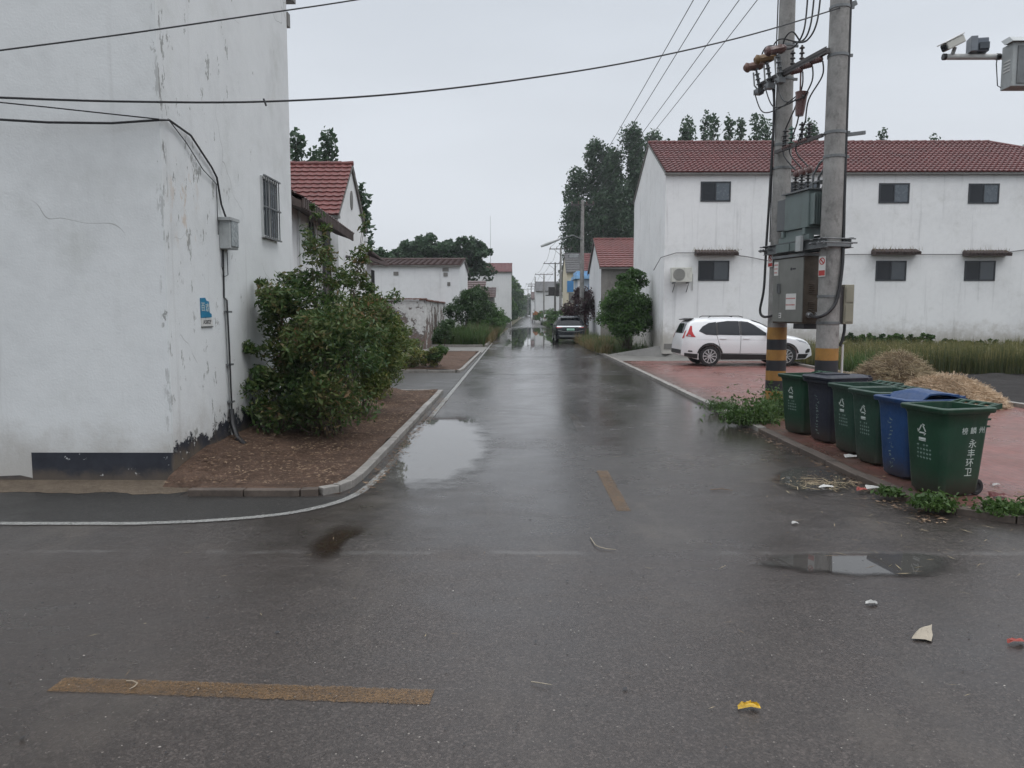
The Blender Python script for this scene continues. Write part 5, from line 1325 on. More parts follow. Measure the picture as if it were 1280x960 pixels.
def make_bin(mat, label, lid=None, side_text=True, front_text='logo', lidmat=None):
    root = thing('wheelie_bin', (0, 0, 0), label, 'bin', 'wheeled rubbish bins in a row at the kerb')
    m = MB(); L = []
    L.append(rrect(hl(0) - .03, hw(0) - .03, .06, .012)); L.append(rrect(hl(0), hw(0), .06, .045))
    for z in (.2, .45, .70, BH - .09): L.append(rrect(hl(z), hw(z), .06, z))
    L.append(rrect(hl(.82) + .008, hw(.82) + .008, .06, BH - .075)); L.append(rrect(hl(.85) + .010, hw(.85) + .010, .06, BH - .055))
    for z in (BH - .03,): L.append(rrect(hl(z) - .0, hw(z) - .0, .06, z))
    L.append(rrect(hl(BH) - .022, hw(BH) - .022, .055, BH - .005))
    for z in (.6, .25, .06): L.append(rrect(hl(z) - .022, hw(z) - .022, .05, z))
    loft(m, L); b = m.build('body', mat, root, smooth=True)
    m = MB(); o0, i0 = 0.040, -.020
    rl = [rrect(hl(BH) + o0 - .006, hw(BH) + o0 - .006, .07, BH - .052), rrect(hl(BH) + o0, hw(BH) + o0, .07, BH - .045), rrect(hl(BH) + o0 + .004, hw(BH) + o0 + .004, .07, BH - .008), rrect(hl(BH) + o0 - .004, hw(BH) + o0 - .004, .07, BH), rrect(hl(BH) + i0, hw(BH) + i0, .05, BH), rrect(hl(BH) + i0 - .002, hw(BH) + i0 - .002, .05, BH - .052)]
    loft(m, rl + [rl[0]], False, False); m.build('rim', mat, root, smooth=True)
    m = MB(); xr = hl(BH) + .04
    for s in (-.19, -.065, .065, .19): m.tube([(xr - .02, s, BH - .015), (xr + .04, s, BH + .005), (xr + .085, s, BH + .012)], .018, 8)
    m.tube([(xr + .085, -.24, BH + .012), (xr + .085, .24, BH + .012)], .017, 8)
    for s in (-.245, .245): m.prism([(xr - .10, s, BH - .05), (xr + .10, s, BH - .02), (xr + .10, s, BH + .03), (xr - .06, s, BH + .0)], (0, .02, 0))
    m.build('handle', mat, root, smooth=False)
    m = MB()
    for zz in (BH - .13, BH - .20):
        for s in (-1, 1): m.b2((hl(.5) - .05, s * hw(zz) - .004, zz), (hl(zz) - .0, s * hw(zz) + .004, zz + .02))
    m.build('rib', mat, root)
    for s in (-1, 1):
        m = MB(); m.lathe((.222, s * .165, .085), (0, s, 0), [(-.03, .05), (-.03, .076), (-.02, .085), (.02, .085), (.03, .076), (.03, .05), (.02, .04), (.02, .015)], 20); m.build('wheel', M['rubber'], root, smooth=True)
    lm = lidmat or mat
    if lid == 'closed':
        m = MB(); loft(m, [rrect(hl(BH) + .060, hw(BH) + .045, .07, BH + .006), rrect(hl(BH) + .064, hw(BH) + .049, .07, BH + .030), rrect(hl(BH) + .045, hw(BH) + .03, .06, BH + .050), rrect(hl(BH) - .06, hw(BH) - .07, .05, BH + .062)])
        m.box((hl(BH) + .1, 0, BH + .035), (.14, .36, .03)); m.box((-.05, .0, BH + .068), (.36, .28, .018))
        m.build('lid', lm, root, smooth=True)
    elif lid == 'sagging':
        m = MB(); nx, ny = 14, 8; vs = []
        for i in range(nx + 1):
            for j in range(ny + 1):
                u_, v_ = i / nx, j / ny * 2 - 1
                x = -hl(BH) + .05 + u_ * (2 * hl(BH) + .06); y = v_ * (hw(BH) + .03)
                z = BH + .012 + .075 * math.sin(math.pi * min(1, u_ * 1.05)) ** .8 * (1 - .25 * v_ * v_) - .03 * (v_ > .1) * math.sin(u_ * 5) * v_ - (.10 * max(0, .28 - u_) / .28)
                vs.append((x, y, z))
        top = len(vs); vs += [(x, y, z - .018) for x, y, z in vs]; fs = []
        q = lambda i, j: i * (ny + 1) + j
        for i in range(nx):
            for j in range(ny):
                fs.append((q(i, j), q(i + 1, j), q(i + 1, j + 1), q(i, j + 1))); fs.append((top + q(i, j + 1), top + q(i + 1, j + 1), top + q(i + 1, j), top + q(i, j)))
        for i in range(nx):
            for j, fl in ((0, 0), (ny, 1)): fs.append((q(i, j), q(i + 1, j), top + q(i + 1, j), top + q(i, j)))
        for j in range(ny):
            for i in (0, nx): fs.append((q(i, j), q(i, j + 1), top + q(i, j + 1), top + q(i, j)))
        m.add(vs, fs); m.box((hl(BH) + .05, 0, BH + .02), (.1, .4, .04)); m.build('lid', lm, root, smooth=True)
    tilt_y = (hw(BH) - hw(0)) / BH; tilt_x = (hl(BH) - hl(0)) / BH
    if side_text:
        for ch, x, z, s in (('榜', -.020, .665, .072), ('麟', .080, .668, .072), ('州', .180, .672, .072), ('永', .085, .535, .095), ('丰', .080, .438, .095), ('环', .073, .343, .095), ('卫', .066, .248, .095)):
            text_mesh('lettering', ch, s, M['ink_white'], root, (x, -hw(z) - .0018, z), (1, 0, 0), (0, -tilt_y, 1), .0006)
    if front_text:
        m = MB(); nn = Vector((-1, 0, -tilt_x))
        def bar(y0, z0, y1, z1, w_):
            a = Vector((-hl(z0) - .0022, y0, z0)); b2_ = Vector((-hl(z1) - .0022, y1, z1)); d = (b2_ - a).normalized(); s = d.cross(Vector((-1, 0, 0))).normalized() * w_ / 2
            m.prism([a + s, b2_ + s, b2_ - s, a - s], (-.001, 0, 0))
        c = (0.02, .655) if front_text == 'logo' else (0, .62); r_ = .062
        if front_text == 'logo':
            T = [Vector((c[0] + r_ * math.sin(R(120 * k)), c[1] + r_ * math.cos(R(120 * k)))) for k in range(3)]
            for k in range(3):
                a, b2_ = T[k], T[(k + 1) % 3]; p, q2 = a.lerp(b2_, .16), a.lerp(b2_, .80); bar(p.x, p.y, q2.x, q2.y, .013)
                e = a.lerp(b2_, .72); n_ = Vector((-(b2_ - a).y, (b2_ - a).x)).normalized() * .022
                t_ = a.lerp(b2_, .95); bar((e + n_).x, (e + n_).y, t_.x, t_.y, .010)
            bar(-.025, .565, .065, .565, .02); bar(-.025, .545, .065, .545, .008)
            m.build('recycling_mark', M['ink_white'], root)
            m = MB(); rr = random.Random(5)
            for i in range(4):
                for j in range(5):
                    y = .09 - .04 * j; z = .50 - .042 * i
                    if rr.random() < .85: bar(y, z, y - .026, z + rr.uniform(-.004, .004), .005 + .006 * rr.random()); bar(y - .012, z + .012, y - .014, z - .014, .005)
            m.build('faded_print', M['ink_faint'], root)
        else:
            rr = random.Random(len(label))
            for i in range(13):
                z = .66 - .045 * i; y = rr.uniform(-.01, .06)
                for q_ in range(3): bar(y + rr.uniform(-.03, .03), z + rr.uniform(-.015, .015), y + rr.uniform(-.03, .03), z + rr.uniform(-.015, .015), .006)
            m.build('faded_print', M['ink_faint'], root)
    return root
def place_bin(b, px, py, rz):
    c = gnd(px, py, .072); a = R(rz); lx, ly = -hl(0) + .03, -hw(0) + .03
    b.location = (c.x - (lx * math.cos(a) - ly * math.sin(a)), c.y - (lx * math.sin(a) + ly * math.cos(a)), .072); b.rotation_euler = (0, 0, a)
b6 = make_bin(M['bin_green'], 'open green wheeled bin nearest the camera, white writing on its long side'); 
b1 = copy_tree(b6); b1['label'] = 'farthest green wheeled bin of the row, beside the striped pole'
b3 = make_bin(M['bin_green_b'], 'open dull green wheeled bin right next to the navy bin', side_text=True)
b4 = copy_tree(b3); b4['label'] = 'open dull green wheeled bin right next to the bright blue bin'
b2 = make_bin(M['bin_navy'], 'dark navy wheeled bin with a closed lid, second from the striped pole', 'closed', False, 'print')
b5 = make_bin(M['bin_blue'], 'bright blue wheeled bin with a buckled lid behind the nearest green bin', 'sagging', False, 'print')
place_bin(b1, 1003, 544, 18); place_bin(b2, 1036, 555, 14); place_bin(b3, 1068, 569, 10); place_bin(b4, 1096, 583, 9); place_bin(b5, 1133, 601, 9); place_bin(b6, 1176, 622, 14)

# ------------------------------------------------------------------ transformer on two concrete poles
PA, PB = Vector((5.23, 15.5, 0)), Vector((5.60, 13.9, 0)); PC = (PA + PB) / 2
HU = (PB - PA).normalized(); HN = Vector((HU.y, -HU.x, 0)); HN = HN if HN.x < 0 else -HN
HM = Matrix((HU, HN, Vector((0, 0, 1)))).transposed()
def H(s, d, z): return PC + HU * s + HN * d + Vector((0, 0, z))
def hbox(m, s0, s1, d0, d1, z0, z1): m.box(H((s0 + s1) / 2, (d0 + d1) / 2, (z0 + z1) / 2), (abs(s1 - s0), abs(d1 - d0), abs(z1 - z0)), M=HM)
def conc_pole(base, label, bands, H_=11.6, straps=(), rb=.197, rt=.125):
    root = thing('utility_pole', base, label, 'utility pole', 'concrete transformer poles')
    rad = lambda z: rb + (rt - rb) * z / H_
    m = MB(); m.tube([base + Vector((0, 0, z)) for z in (-.3, 0, 3, 6, 9, H_)], [rad(z) for z in (0, 0, 3, 6, 9, H_)], 28)
    m.build('shaft', M['pole'], root, smooth=True)
    for (z0, z1, mt) in bands:
        m = MB(); n = 28; vs = []
        for z in (z0, z1):
            for k in range(n):
                a = 2 * math.pi * k / n; r_ = rad(z) + .003; vs.append(base + Vector((r_ * math.cos(a), r_ * math.sin(a), z)))
        m.add(vs, [(k, (k + 1) % n, n + (k + 1) % n, n + k) for k in range(n)])
        m.build('paint_band', M[mt], root, smooth=True, fix=False)
    for z in straps:
        m = MB(); m.lathe(base + Vector((0, 0, z)), (0, 0, 1), [(0, rad(z)), (0, rad(z) + .012), (.045, rad(z) + .012), (.045, rad(z))], 28)
        m.box(base + Vector((rad(z) + .03, -.05, z + .02)), (.07, .03, .05)); m.build('strap', M['steel'], root, smooth=True)
    return root
zA = lambda y: at(970, y, 15.5).z
zB = lambda y: at(1033, y, 13.9).z
ya = [409, 424, 437, 450, 463, 475, 488, 502]
conc_pole(PA, 'far concrete transformer pole with full yellow and black bands down to the weeds', [(zA(ya[i + 1]), zA(ya[i]), 'yellow_p' if i % 2 == 0 else 'black_p') for i in range(7)], straps=(zA(183), zA(212), zA(60), 6.4))
yb = [435, 450, 466, 482]
conc_pole(PB, 'near concrete transformer pole with one yellow band showing above the bins', [(zB(yb[i + 1]), zB(yb[i]), 'yellow_p' if i % 2 == 0 else 'black_p') for i in range(3)], straps=(zB(12), zB(72), zB(168), zB(198), zB(372), zB(405)), rb=.2, rt=.14)
def insulator(m, p, d, L, r=.05, n=4):
    p = Vector(p); d = Vector(d).normalized(); prof = [(0, .018)]
    for k in range(n):
        h0 = L * (k + .3) / n; prof += [(h0, .02), (h0 + L / n * .12, r), (h0 + L / n * .3, r * .9), (h0 + L / n * .45, .022)]
    prof += [(L, .018)]; m.lathe(p, d, prof, 12)
# steel platform
pf = thing('platform', H(0, 0, 3.0), 'steel channel platform clamped between the two transformer poles', 'platform')
m = MB()
for d in (-.235, .235):
    hbox(m, -.95, 1.06, d - .006, d + .006, 3.04, 3.22)
    for z in (3.04, 3.21): hbox(m, -.95, 1.06, d - .05 if d < 0 else d + .006, d - .006 if d < 0 else d + .055, z, z + .011)
for s in (-.98, -.62, -.2, .2, .62, 1.02): hbox(m, s - .035, s + .035, -.228, .228, 3.06, 3.14)
m.build('channel', M['steel'], pf)
for s in (-1.0, -.90, -.72, .70, .93, 1.05):
    m = MB(); m.cyl(H(s, -.36, 3.13), H(s, .36, 3.13), .014, .014, 8); hbox(m, s - .02, s + .02, .30, .325, 3.10, 3.16)
    m.cyl(H(s, -.33, 3.20), H(s, .33, 3.20), .012, .012, 8)
    m.build('clamp_bolt', M['steel'], pf)
m = MB(); hbox(m, .28, .43, .30, .36, 3.02, 3.30); m.build('junction_box', M['grey_box'], pf)
m = MB(); hbox(m, -.45, .25, .292, .31, 3.05, 3.2); hbox(m, -.02, .02, .31, .33, 3.05, 3.2); m.build('plate', M['trafo'], pf)
# transformer
tf = thing('transformer', H(0, 0, 3.23), 'grey green electrical transformer with cooling fins on the steel platform', 'transformer')
m = MB(); hbox(m, -.30, .46, -.22, .24, 3.45, 4.12); m.build('tank', M['trafo'], tf, bevel=.012)
m = MB(); hbox(m, -.36, .52, -.28, .29, 4.12, 4.145); m.build('tank_lid', M['steel'], tf)
m = MB(); hbox(m, -.58, -.305, -.2, .23, 3.47, 4.06); m.build('side_radiator', M['trafo_side'], tf, bevel=.01)
m = MB()
for k in range(9): d = -.2 + .05 * k; hbox(m, .463, .60, d - .009, d + .009, 3.50, 4.05)
m.build('cooling_fin', M['trafo'], tf)
m = MB()
for d in (-.18, .18): hbox(m, -.5, .5, d - .05, d + .05, 3.235, 3.33)
for s in (-.35, .35): hbox(m, s - .04, s + .04, -.25, .25, 3.332, 3.45)
hbox(m, -.3, .3, .1, .2, 3.335, 3.44)
m.build('base_frame', M['trafo'], tf)
for s in (-.22, -.02, .18):
    m = MB(); insulator(m, H(s, .08, 4.145), (0, 0, 1), .32, .062, 5); b_ = m.build('bushing', M['black_plastic'], tf, smooth=True)
    m = MB(); m.lathe(H(s, .08, 4.465), (.25, -.1, 1), [(0, .05), (.05, .07), (.10, .055), (.14, .02)], 12); m.build('cap', M['porc'], b_, smooth=True)
m = MB(); m.tube([H(.36, .1, 4.15), H(.40, .12, 4.4), H(.55, .1, 4.58), H(.68, 0, 4.7)], .022, 6); m.tube([H(.36, .0, 4.15), H(.42, .02, 4.35), H(.55, .0, 4.5), H(.66, -.02, 4.6)], .022, 6)
m.tube([H(.36, -.1, 4.15), H(.42, -.1, 4.3), H(.58, -.08, 4.42), H(.64, -.08, 4.5)], .022, 6); hbox(m, .3, .6, -.12, .12, 4.25, 4.275)
m.build('low_voltage_lead', M['steel'], tf, smooth=False)
# distribution cabinet slung under the platform
cb = thing('distribution_cabinet', H(-.05, 0, 1.7), 'grey metal electrical cabinet with louvred rusty side under the transformer', 'cabinet')
m = MB(); hbox(m, -.60, .40, -.25, .235, 1.70, 2.94); m.build('case', M['cab_rust'], cb)
m = MB(); hbox(m, -.64, .44, -.28, .28, 2.941, 2.99); m.build('roof', M['steel'], cb)
m = MB(); hbox(m, -.595, -.385, .236, .255, 1.73, 2.92); m.build('door', M['cab'], cb, bevel=.004)
m = MB(); hbox(m, -.375, .395, .236, .258, 1.73, 2.92); dr = m.build('door', M['cab'], cb, bevel=.004)
m = MB(); hbox(m, -.42, -.40, .256, .285, 2.28, 2.46); hbox(m, -.36, -.34, .259, .285, 2.28, 2.46); m.build('handle', M['steel'], cb)
for (s0, z0) in ((-.17, 2.25), (.06, 2.25), (-.17, 1.92), (.06, 1.92)):
    m = MB()
    for k in range(6): m.box(H(.402, s0 * .8 + .02, z0 + .035 * k), (.022, .13, .012), M=HM @ Matrix.Rotation(.5, 3, 'Y'))
    m.build('louvre', M['cab_rust'], cb)
def notice(parent, s0, s1, d, z0, z1, rows, ink):
    m = MB(); hbox(m, s0, s1, d, d + .004, z0, z1); o = m.build('notice', M['sign_white'], parent)
    m = MB(); rr = random.Random(int(z0 * 100))
    for i in range(rows):
        z = z1 - (z1 - z0) * (i + .75) / (rows + .5); s = s0 + .012
        while s < s1 - .03:
            g = rr.uniform(.014, .03); hbox(m, s, s + g, d + .0045, d + .006, z - .012, z + .012); s += g + .010
    m.build('print', ink, o)
notice(cb, -.57, -.43, .256, 2.62, 2.88, 3, M['ink_red']); notice(cb, -.13, .20, .259, 1.96, 2.26, 2, M['ink_red']); notice(cb, -.36, -.28, .259, 1.80, 1.90, 2, M['ink_black'])
m = MB(); m.cyl(H(.02, .259, 2.72), H(.02, .264, 2.72), .028); hbox(m, .06, .16, .259, .262, 2.705, 2.735); m.build('emblem', M['ink_black'], cb)
m = MB(); hbox(m, .05, .39, -.26, .20, 1.60, 1.697); m.build('cable_box', M['black_plastic'], cb)
m = MB()
for d in (.12, -.05): m.lathe(H(.401, d, 1.86), HU, [(0, .055), (.05, .055), (.05, .04), (.09, .04)], 12)
m.build('cable_gland', M['alloy'], cb)
# warning signs on the poles
def pole_sign(base, label, ang, z0, z1, wd, r_):
    n = Vector((math.cos(ang), math.sin(ang), 0)); u = Vector((-n.y, n.x, 0)); c = Vector(base) + n * (r_ + .012)
    root = thing('warning_sign', c + Vector((0, 0, z0)), label, 'sign'); Mx = Matrix((u, n, Vector((0, 0, 1)))).transposed()
    m = MB(); m.box(c + Vector((0, 0, (z0 + z1) / 2)), (wd, .006, z1 - z0), M=Mx); m.build('plate', M['sign_white'], root)
    zc = z1 - wd * .55; m = MB()
    for k in range(24):
        a0, a1 = 2 * math.pi * k / 24, 2 * math.pi * (k + 1) / 24; f = c + n * .0045 + Vector((0, 0, zc))
        P = [f + (u * math.cos(a) + Vector((0, 0, 1)) * math.sin(a)) * rr for rr, a in ((wd * .30, a0), (wd * .42, a0), (wd * .42, a1), (wd * .30, a1))]
        m.prism(P, n * .001)
    d_ = (u + Vector((0, 0, -1))).normalized(); e_ = (u + Vector((0, 0, 1))).normalized() * .012; f = c + n * .0058 + Vector((0, 0, zc))
    m.prism([f - d_ * wd * .34 - e_, f + d_ * wd * .34 - e_, f + d_ * wd * .34 + e_, f - d_ * wd * .34 + e_], n * .001)
    m.box(c + n * .0042 + Vector((0, 0, z0 + (z1 - z0) * .18)), (wd * .9, .002, (z1 - z0) * .26), M=Mx)
    m.build('red_print', M['sign_red'], root); return root
pole_sign(PB, 'white and red prohibition sign on the near transformer pole', R(206), zB(346), zB(321), .15, .185)
pole_sign(PA, 'white and red prohibition sign edge on, on the far pole behind the cabinet', R(196), zA(334), zA(318), .15, .19)
# cream meter box on the right of the near pole
mbx = thing('meter_box', (5.95, 13.9, 1.7), 'tall cream plastic box on the right side of the near transformer pole', 'meter box')
m = MB(); m.b2((5.825, 13.78, 1.70), (6.0, 14.02, 2.40)); m.build('case', M['cream_box'], mbx, bevel=.012)
m = MB(); m.b2((5.85, 13.766, 1.74), (5.985, 13.779, 2.05)); m.b2((5.85, 13.766, 2.09), (5.985, 13.779, 2.36)); m.build('door', M['cream_box'], mbx, bevel=.003)
m = MB(); m.b2((5.74, 13.82, 1.72), (5.824, 13.98, 2.36)); m.build('bracket', M['steel_dark'], mbx)
m = MB(); m.tube([(5.9, 13.9, 1.70), (5.9, 13.9, 1.58), (5.87, 13.9, 1.40), (5.82, 13.9, 1.30)], .028, 8); m.build('cable', M['cable'], mbx, smooth=True)
m = MB(); m.cyl((5.88, 13.9, .05), (5.88, 13.9, 1.33), .022, .022, 8); m.build('conduit', M['pipe_white'], mbx)
# bracket horns on the near pole
m = MB(); z_ = zB(168); m.box((5.93, 13.86, z_ + .0), (.36, .05, .06), M=Matrix.Rotation(-.12, 3, 'Y')); z2 = zB(8); m.box((5.80, 13.86, z2 + .02), (.14, .05, .08), M=Matrix.Rotation(-.4, 3, 'Y'))
tag(m.build('pole_bracket', M['steel']), 'small steel bracket arms sticking out of the right side of the near transformer pole', 'bracket')

def H2(s, d, z): return H(s, d, z - .2)
# fused crossarm with drop-out fuses
ca = thing('crossarm', H2(-.3, .22, 6.55), 'steel crossarm with orange capped fuse holders high between the transformer poles', 'crossarm')
m = MB(); m.box(H2(-.22, .235, 6.62), (2.2, .07, .085), M=HM); m.box(H2(-.22, .275, 6.655), (2.2, .008, .06), M=HM); m.build('arm', M['steel_dark'], ca)
fz = []
for s, mt, dz in ((-1.27, 'porc_o', .0), (-.88, 'porc_y', .10), (-.50, 'porc', .22)):
    m = MB(); m.tube([H2(s, .28, 6.56), H2(s + .02, .36, 6.85 + dz * .5)], .03, 8)
    insulator(m, H2(s + .02, .30, 6.60), (HN * .25 + Vector((0, 0, 1))), .38, .055, 4)
    fb = m.build('fuse_holder', M['trafo_side'], ca, smooth=True)
    m = MB(); c = H2(s + .02, .42, 6.98 + dz * .3)
    m.lathe(c + HN * .22 - Vector((0, 0, .05)), -HN + Vector((0, 0, .25)), [(0, .05), (.06, .10), (.12, .075), (.2, .085), (.26, .07), (.32, .095), (.40, .075), (.45, .03)], 8); m.build('cap', M[mt], fb, smooth=True)
    m = MB(); m.tube([H2(s + .02, .44, 6.86 + dz * .3), H2(s, .40, 6.62), H2(s, .33, 6.55)], .016, 6); m.build('fuse_tube', M['grey_box'], fb); fz.append(c)
    m = MB(); m.box(H2(s, .30, 6.50), (.16, .14, .10), M=HM); m.build('bracket', M['steel'], fb)
for s in (-.28, .02, .32):
    m = MB(); insulator(m, H2(s, .20, 6.60), (HU * .85 + HN * .1 + Vector((0, 0, -.16))), .40, .055, 5); m.build('insulator', M['porc'], ca, smooth=True)
for s in (-.42, -.12):
    m = MB(); insulator(m, H2(s, .1, 6.66), (0, 0, 1), .38, .05, 4); m.build('insulator', M['steel_dark'], ca, smooth=True)
m = MB(); m.lathe(H2(.05, .22, 5.72), (.08, 0, 1), [(0, .07), (.1, .085), (.34, .10), (.42, .12), (.44, .05)], 12)
m.tube([H2(.05, .22, 6.15), H2(.05, .22, 6.5)], .015)
tag(m.build('surge_arrester', M['porc'], smooth=True), 'brown hanging device below the fused crossarm between the poles', 'arrester')
ca2 = thing('crossarm', H(0, .2, 5.0), 'lower thin steel crossarm with a row of insulators between the transformer poles', 'crossarm')
m = MB(); m.box(H(0, .2, 5.02), (1.5, .05, .06), M=HM); m.build('arm', M['steel_dark'], ca2)
for s in (-.42, -.22, .12, .34):
    m = MB(); insulator(m, H(s, .2, 5.05), (0, 0, 1), .34 if s < .2 else .28, .06, 4); m.build('insulator', M['black_plastic'] if s != -.22 else M['porc_g'], ca2, smooth=True)
m = MB(); insulator(m, H(-.5, .2, 5.04), (HU), .34, .045, 5); insulator(m, H(0.0, .2, 5.04), (HU), .34, .045, 5); m.build('insulator', M['porc'], ca2, smooth=True)
# top crossarm (above the picture) carrying the overhead lines
TA = [at(px, -170, 14.7) for px in (962, 990, 1045, 1077)]
tc_ = thing('crossarm', (5.4, 14.7, 10.3), 'top crossarm of the transformer poles carrying the overhead lines', 'crossarm')
zt = TA[0].z - .16
m = MB(); m.b2((TA[0].x - .15, 14.65, zt - .06), (TA[-1].x + .15, 14.75, zt + .02)); m.box(H(0, 0, zt - .15), (2.0, .08, .09), M=HM); m.build('arm', M['steel'], tc_)
for p in TA:
    m = MB(); insulator(m, (p.x, 14.7, zt + .02), (0, 0, 1), .16, .05, 3); m.build('insulator', M['porc'], tc_, smooth=True)

def curve(pts, n=6): return smooth_path([Vector(p) for p in pts], n)
def cable(label, pts, r=.016, mat=None, group='jumper cables of the transformer', name='cable'):
    m = MB(); m.tube(curve(pts), r, 8); return tag(m.build(name, mat or M['cable'], smooth=True), label, 'cable', group)
DZ = [(1008, 75, -.35), (1020, 62, -.05), (1033, 58, .25)]
up = [H2(-.42, .1, 7.1), H2(-.12, .1, 7.12), H2(.1, .15, 7.05)]
for k, p in enumerate(up):
    tgt = H2(.0 + .22 * k, .05, 10.0)
    cable(('leftmost', 'middle', 'rightmost')[k] + ' of three black risers dropping from above to the fused crossarm', [tgt, H2(.0 + .22 * k, .08, 8.6), H2(-.02 + .2 * k, .1, 7.6), (H2(-.05 + .2 * k, .15, 7.2)), p, p - HU * .3 + Vector((0, 0, .06))], .016)
for k, (s, lb) in enumerate(((-1.27, 'looping from the orange fuse cap'), (-.88, 'looping from the ochre fuse cap'), (-.50, 'looping from the brown fuse cap'))):
    a = H2(s + .02, .3, 7.02); b_ = up[k]
    cable('black jumper cable ' + lb + ' over the crossarm', [a, a + Vector((0, 0, .22)) + HU * .1, a + HU * .35 + Vector((0, 0, .25)), b_ + Vector((0, 0, .05)) - HU * .2, b_], .014)
    e = H2(-.28 + .3 * k + .36, .2, 6.5)
    cable('black jumper cable drooping below the crossarm, ' + lb, [H2(s, .4, 6.5), H2(s + .25, .35, 6.05), H2(s + .75, .28, 6.0), H2(.02, .22, 6.12)], .012)
    t_ = H((-.42, -.05, .22)[k], .2, 5.4)
    cable(('left', 'middle', 'right')[k] + ' one of three cables hanging from the fused crossarm down to the lower crossarm', [e, e + Vector((0, 0, -.25)), H2(-.1 + .2 * k, .2, 5.95), t_], .014)
    cable(('left', 'middle', 'right')[k] + ' one of three cables from the lower crossarm down to the transformer bushings', [t_, H((-.46, -.16, .1)[k], .22, 5.15), H((-.45, -.25, -.05)[k], .2, 4.9), H((-.22, -.02, .18)[k], .08, 4.58)], .014)
rA = .185
cable('long black cable running down the road side of the far transformer pole', [H2(-1.22, .3, 6.45), PA + HN * .20 - HU * .06 + Vector((0, 0, 6.2)), PA + HN * .20 - HU * .08 + Vector((0, 0, 4.5)), PA + HN * .235 - HU * .10 + Vector((0, 0, 3.3)), PA + HN * .26 - HU * .10 + Vector((0, 0, 2.4)), PA + HN * .32 - HU * .12 + Vector((0, 0, 1.95)), PA + HN * .28 - HU * .02 + Vector((0, 0, 1.82)), H(-.59, .2, 1.86)], .026, group=None)
cable('second thin black cable down the road side of the far transformer pole from above', [PA + HN * .15 - HU * .06 + Vector((0, 0, 11)), PA + HN * .165 - HU * .06 + Vector((0, 0, 8)), PA + HN * .175 - HU * .06 + Vector((0, 0, 6.6)), PA + HN * .185 - HU * .06 + Vector((0, 0, 3.3))], .012, group=None)
pb = lambda a, r, z: PB + Vector((r * math.cos(R(a)), r * math.sin(R(a)), z))
cable('thick black cable hugging the right of the near transformer pole and curling into the cabinet', [pb(-25, .165, 7.3), pb(-25, .175, 5.5), pb(-30, .19, 4.0), pb(-35, .205, 3.3), pb(-50, .225, 2.7), pb(-75, .225, 2.15), pb(-110, .25, 1.92), pb(-150, .28, 1.82), H(.45, .12, 1.86)], .030, group=None)

# overhead power lines to the street pole
SP = Vector((at(727, 400, 50).x, 50, 0)); SPT = at(727, 250, 50).z
EA = [Vector((SP.x + dx, 50, SPT - .35)) for dx in (-.62, -.22, .22, .62)]
for k in range(4):
    wire('power_line', [TA[k], EA[k]], .011, 'thin overhead power line running from the transformer poles to the street pole', 'overhead power lines', sag=.18, n=24)
# low crossing wires in front
def planwire(name, pxs, A, B, r, label, mat=None):
    A, B = Vector(A), Vector(B); P = []
    for px, py in pxs:
        d = ray(px, py); n = Vector((-(B - A).y, (B - A).x)); t = (n.dot(A.xy if len(A) > 2 else A)) / (n.x * d.x + n.y * d.y)
        P.append(Vector((d.x * t, d.y * t, CAMH + d.z * t)))
    m = MB(); m.tube(smooth_path(P, 6), r, 6); return tag(m.build(name, mat or M['cable'], smooth=True), label, 'wire')
planwire('span_wire', ((-120, 117), (0, 122), (160, 127), (330, 127), (500, 117), (660, 98), (800, 75), (940, 43), (1056, 8)), Vector((-5.05, 7.5)), Vector((5.72, 13.86)), .011, 'long sagging black wire crossing the road to the near transformer pole')
planwire('span_wire', ((-120, 79), (0, 63), (160, 42), (330, 17), (450, -1), (640, -33), (900, -80), (1040, -106)), Vector((-5.3, 7.0)), Vector((5.60, 13.75)), .008, 'thin wire slanting up across the top of the left house')
m = MB(); p = at(331, 127, 8.8); m.tube([p + Vector((-.012, 0, .03)), p, p + Vector((.014, 0, -.045))], .012)
tag(m.build('wire_clip', M['cable']), 'small dark clip on the long sagging wire by the left house', 'clip')

# ------------------------------------------------------------------ street poles down the road
def street_pole(x, Y, H_, arms, label, r=.15, tr=False):
    root = thing('street_pole', (x, Y, 0), label, 'utility pole', 'utility poles along the right of the road')
    m = MB(); m.cyl((x, Y, -.2), (x, Y, H_), r, r * .6, 12); m.build('shaft', M['pole'], root, smooth=True)
    for dz, half in arms:
        m = MB(); m.b2((x - half, Y - .05, H_ - dz), (x + half, Y + .05, H_ - dz + .09))
        m.tube([(x - half * .6, Y - .06, H_ - dz), (x, Y - .1, H_ - dz - half * .5)], .02)
        ar = m.build('arm', M['steel_dark'], root)
        m = MB()
        for k in (-.9, -.35, .35, .9): insulator(m, (x + half * k, Y, H_ - dz + .09), (0, 0, 1), .18, .05, 2)
        m.build('insulator', M['porc'], ar, smooth=True)
    if tr:
        m = MB(); m.b2((x - .9, Y - .5, H_ * .50), (x - .1, Y + .3, H_ * .50 + 1.0)); m.b2((x + .15, Y - .4, H_ * .5 - .2), (x + .9, Y + .4, H_ * .5 + 1.5)); m.b2((x - 1.3, Y - .1, H_ * .5 - .15), (x + 1.2, Y + .1, H_ * .5)); m.build('transformer_box', M['steel_dark'], root)
    return root
s0 = street_pole(SP.x, 50, SPT, [(.35, .75)], 'nearest street pole, tall pale concrete, just beyond the parked dark car', .17)
m = MB(); y_ = 49.8; z0 = at(727, 296, 50).z
pl = [at(px, py, y_) for px, py in ((716, 294), (700, 299), (684, 305), (676, 308))]
lampm = thing('lamp_arm', SP + Vector((0, 0, z0)), 'street lamp arm reaching over the road from the nearest street pole', 'street lamp')
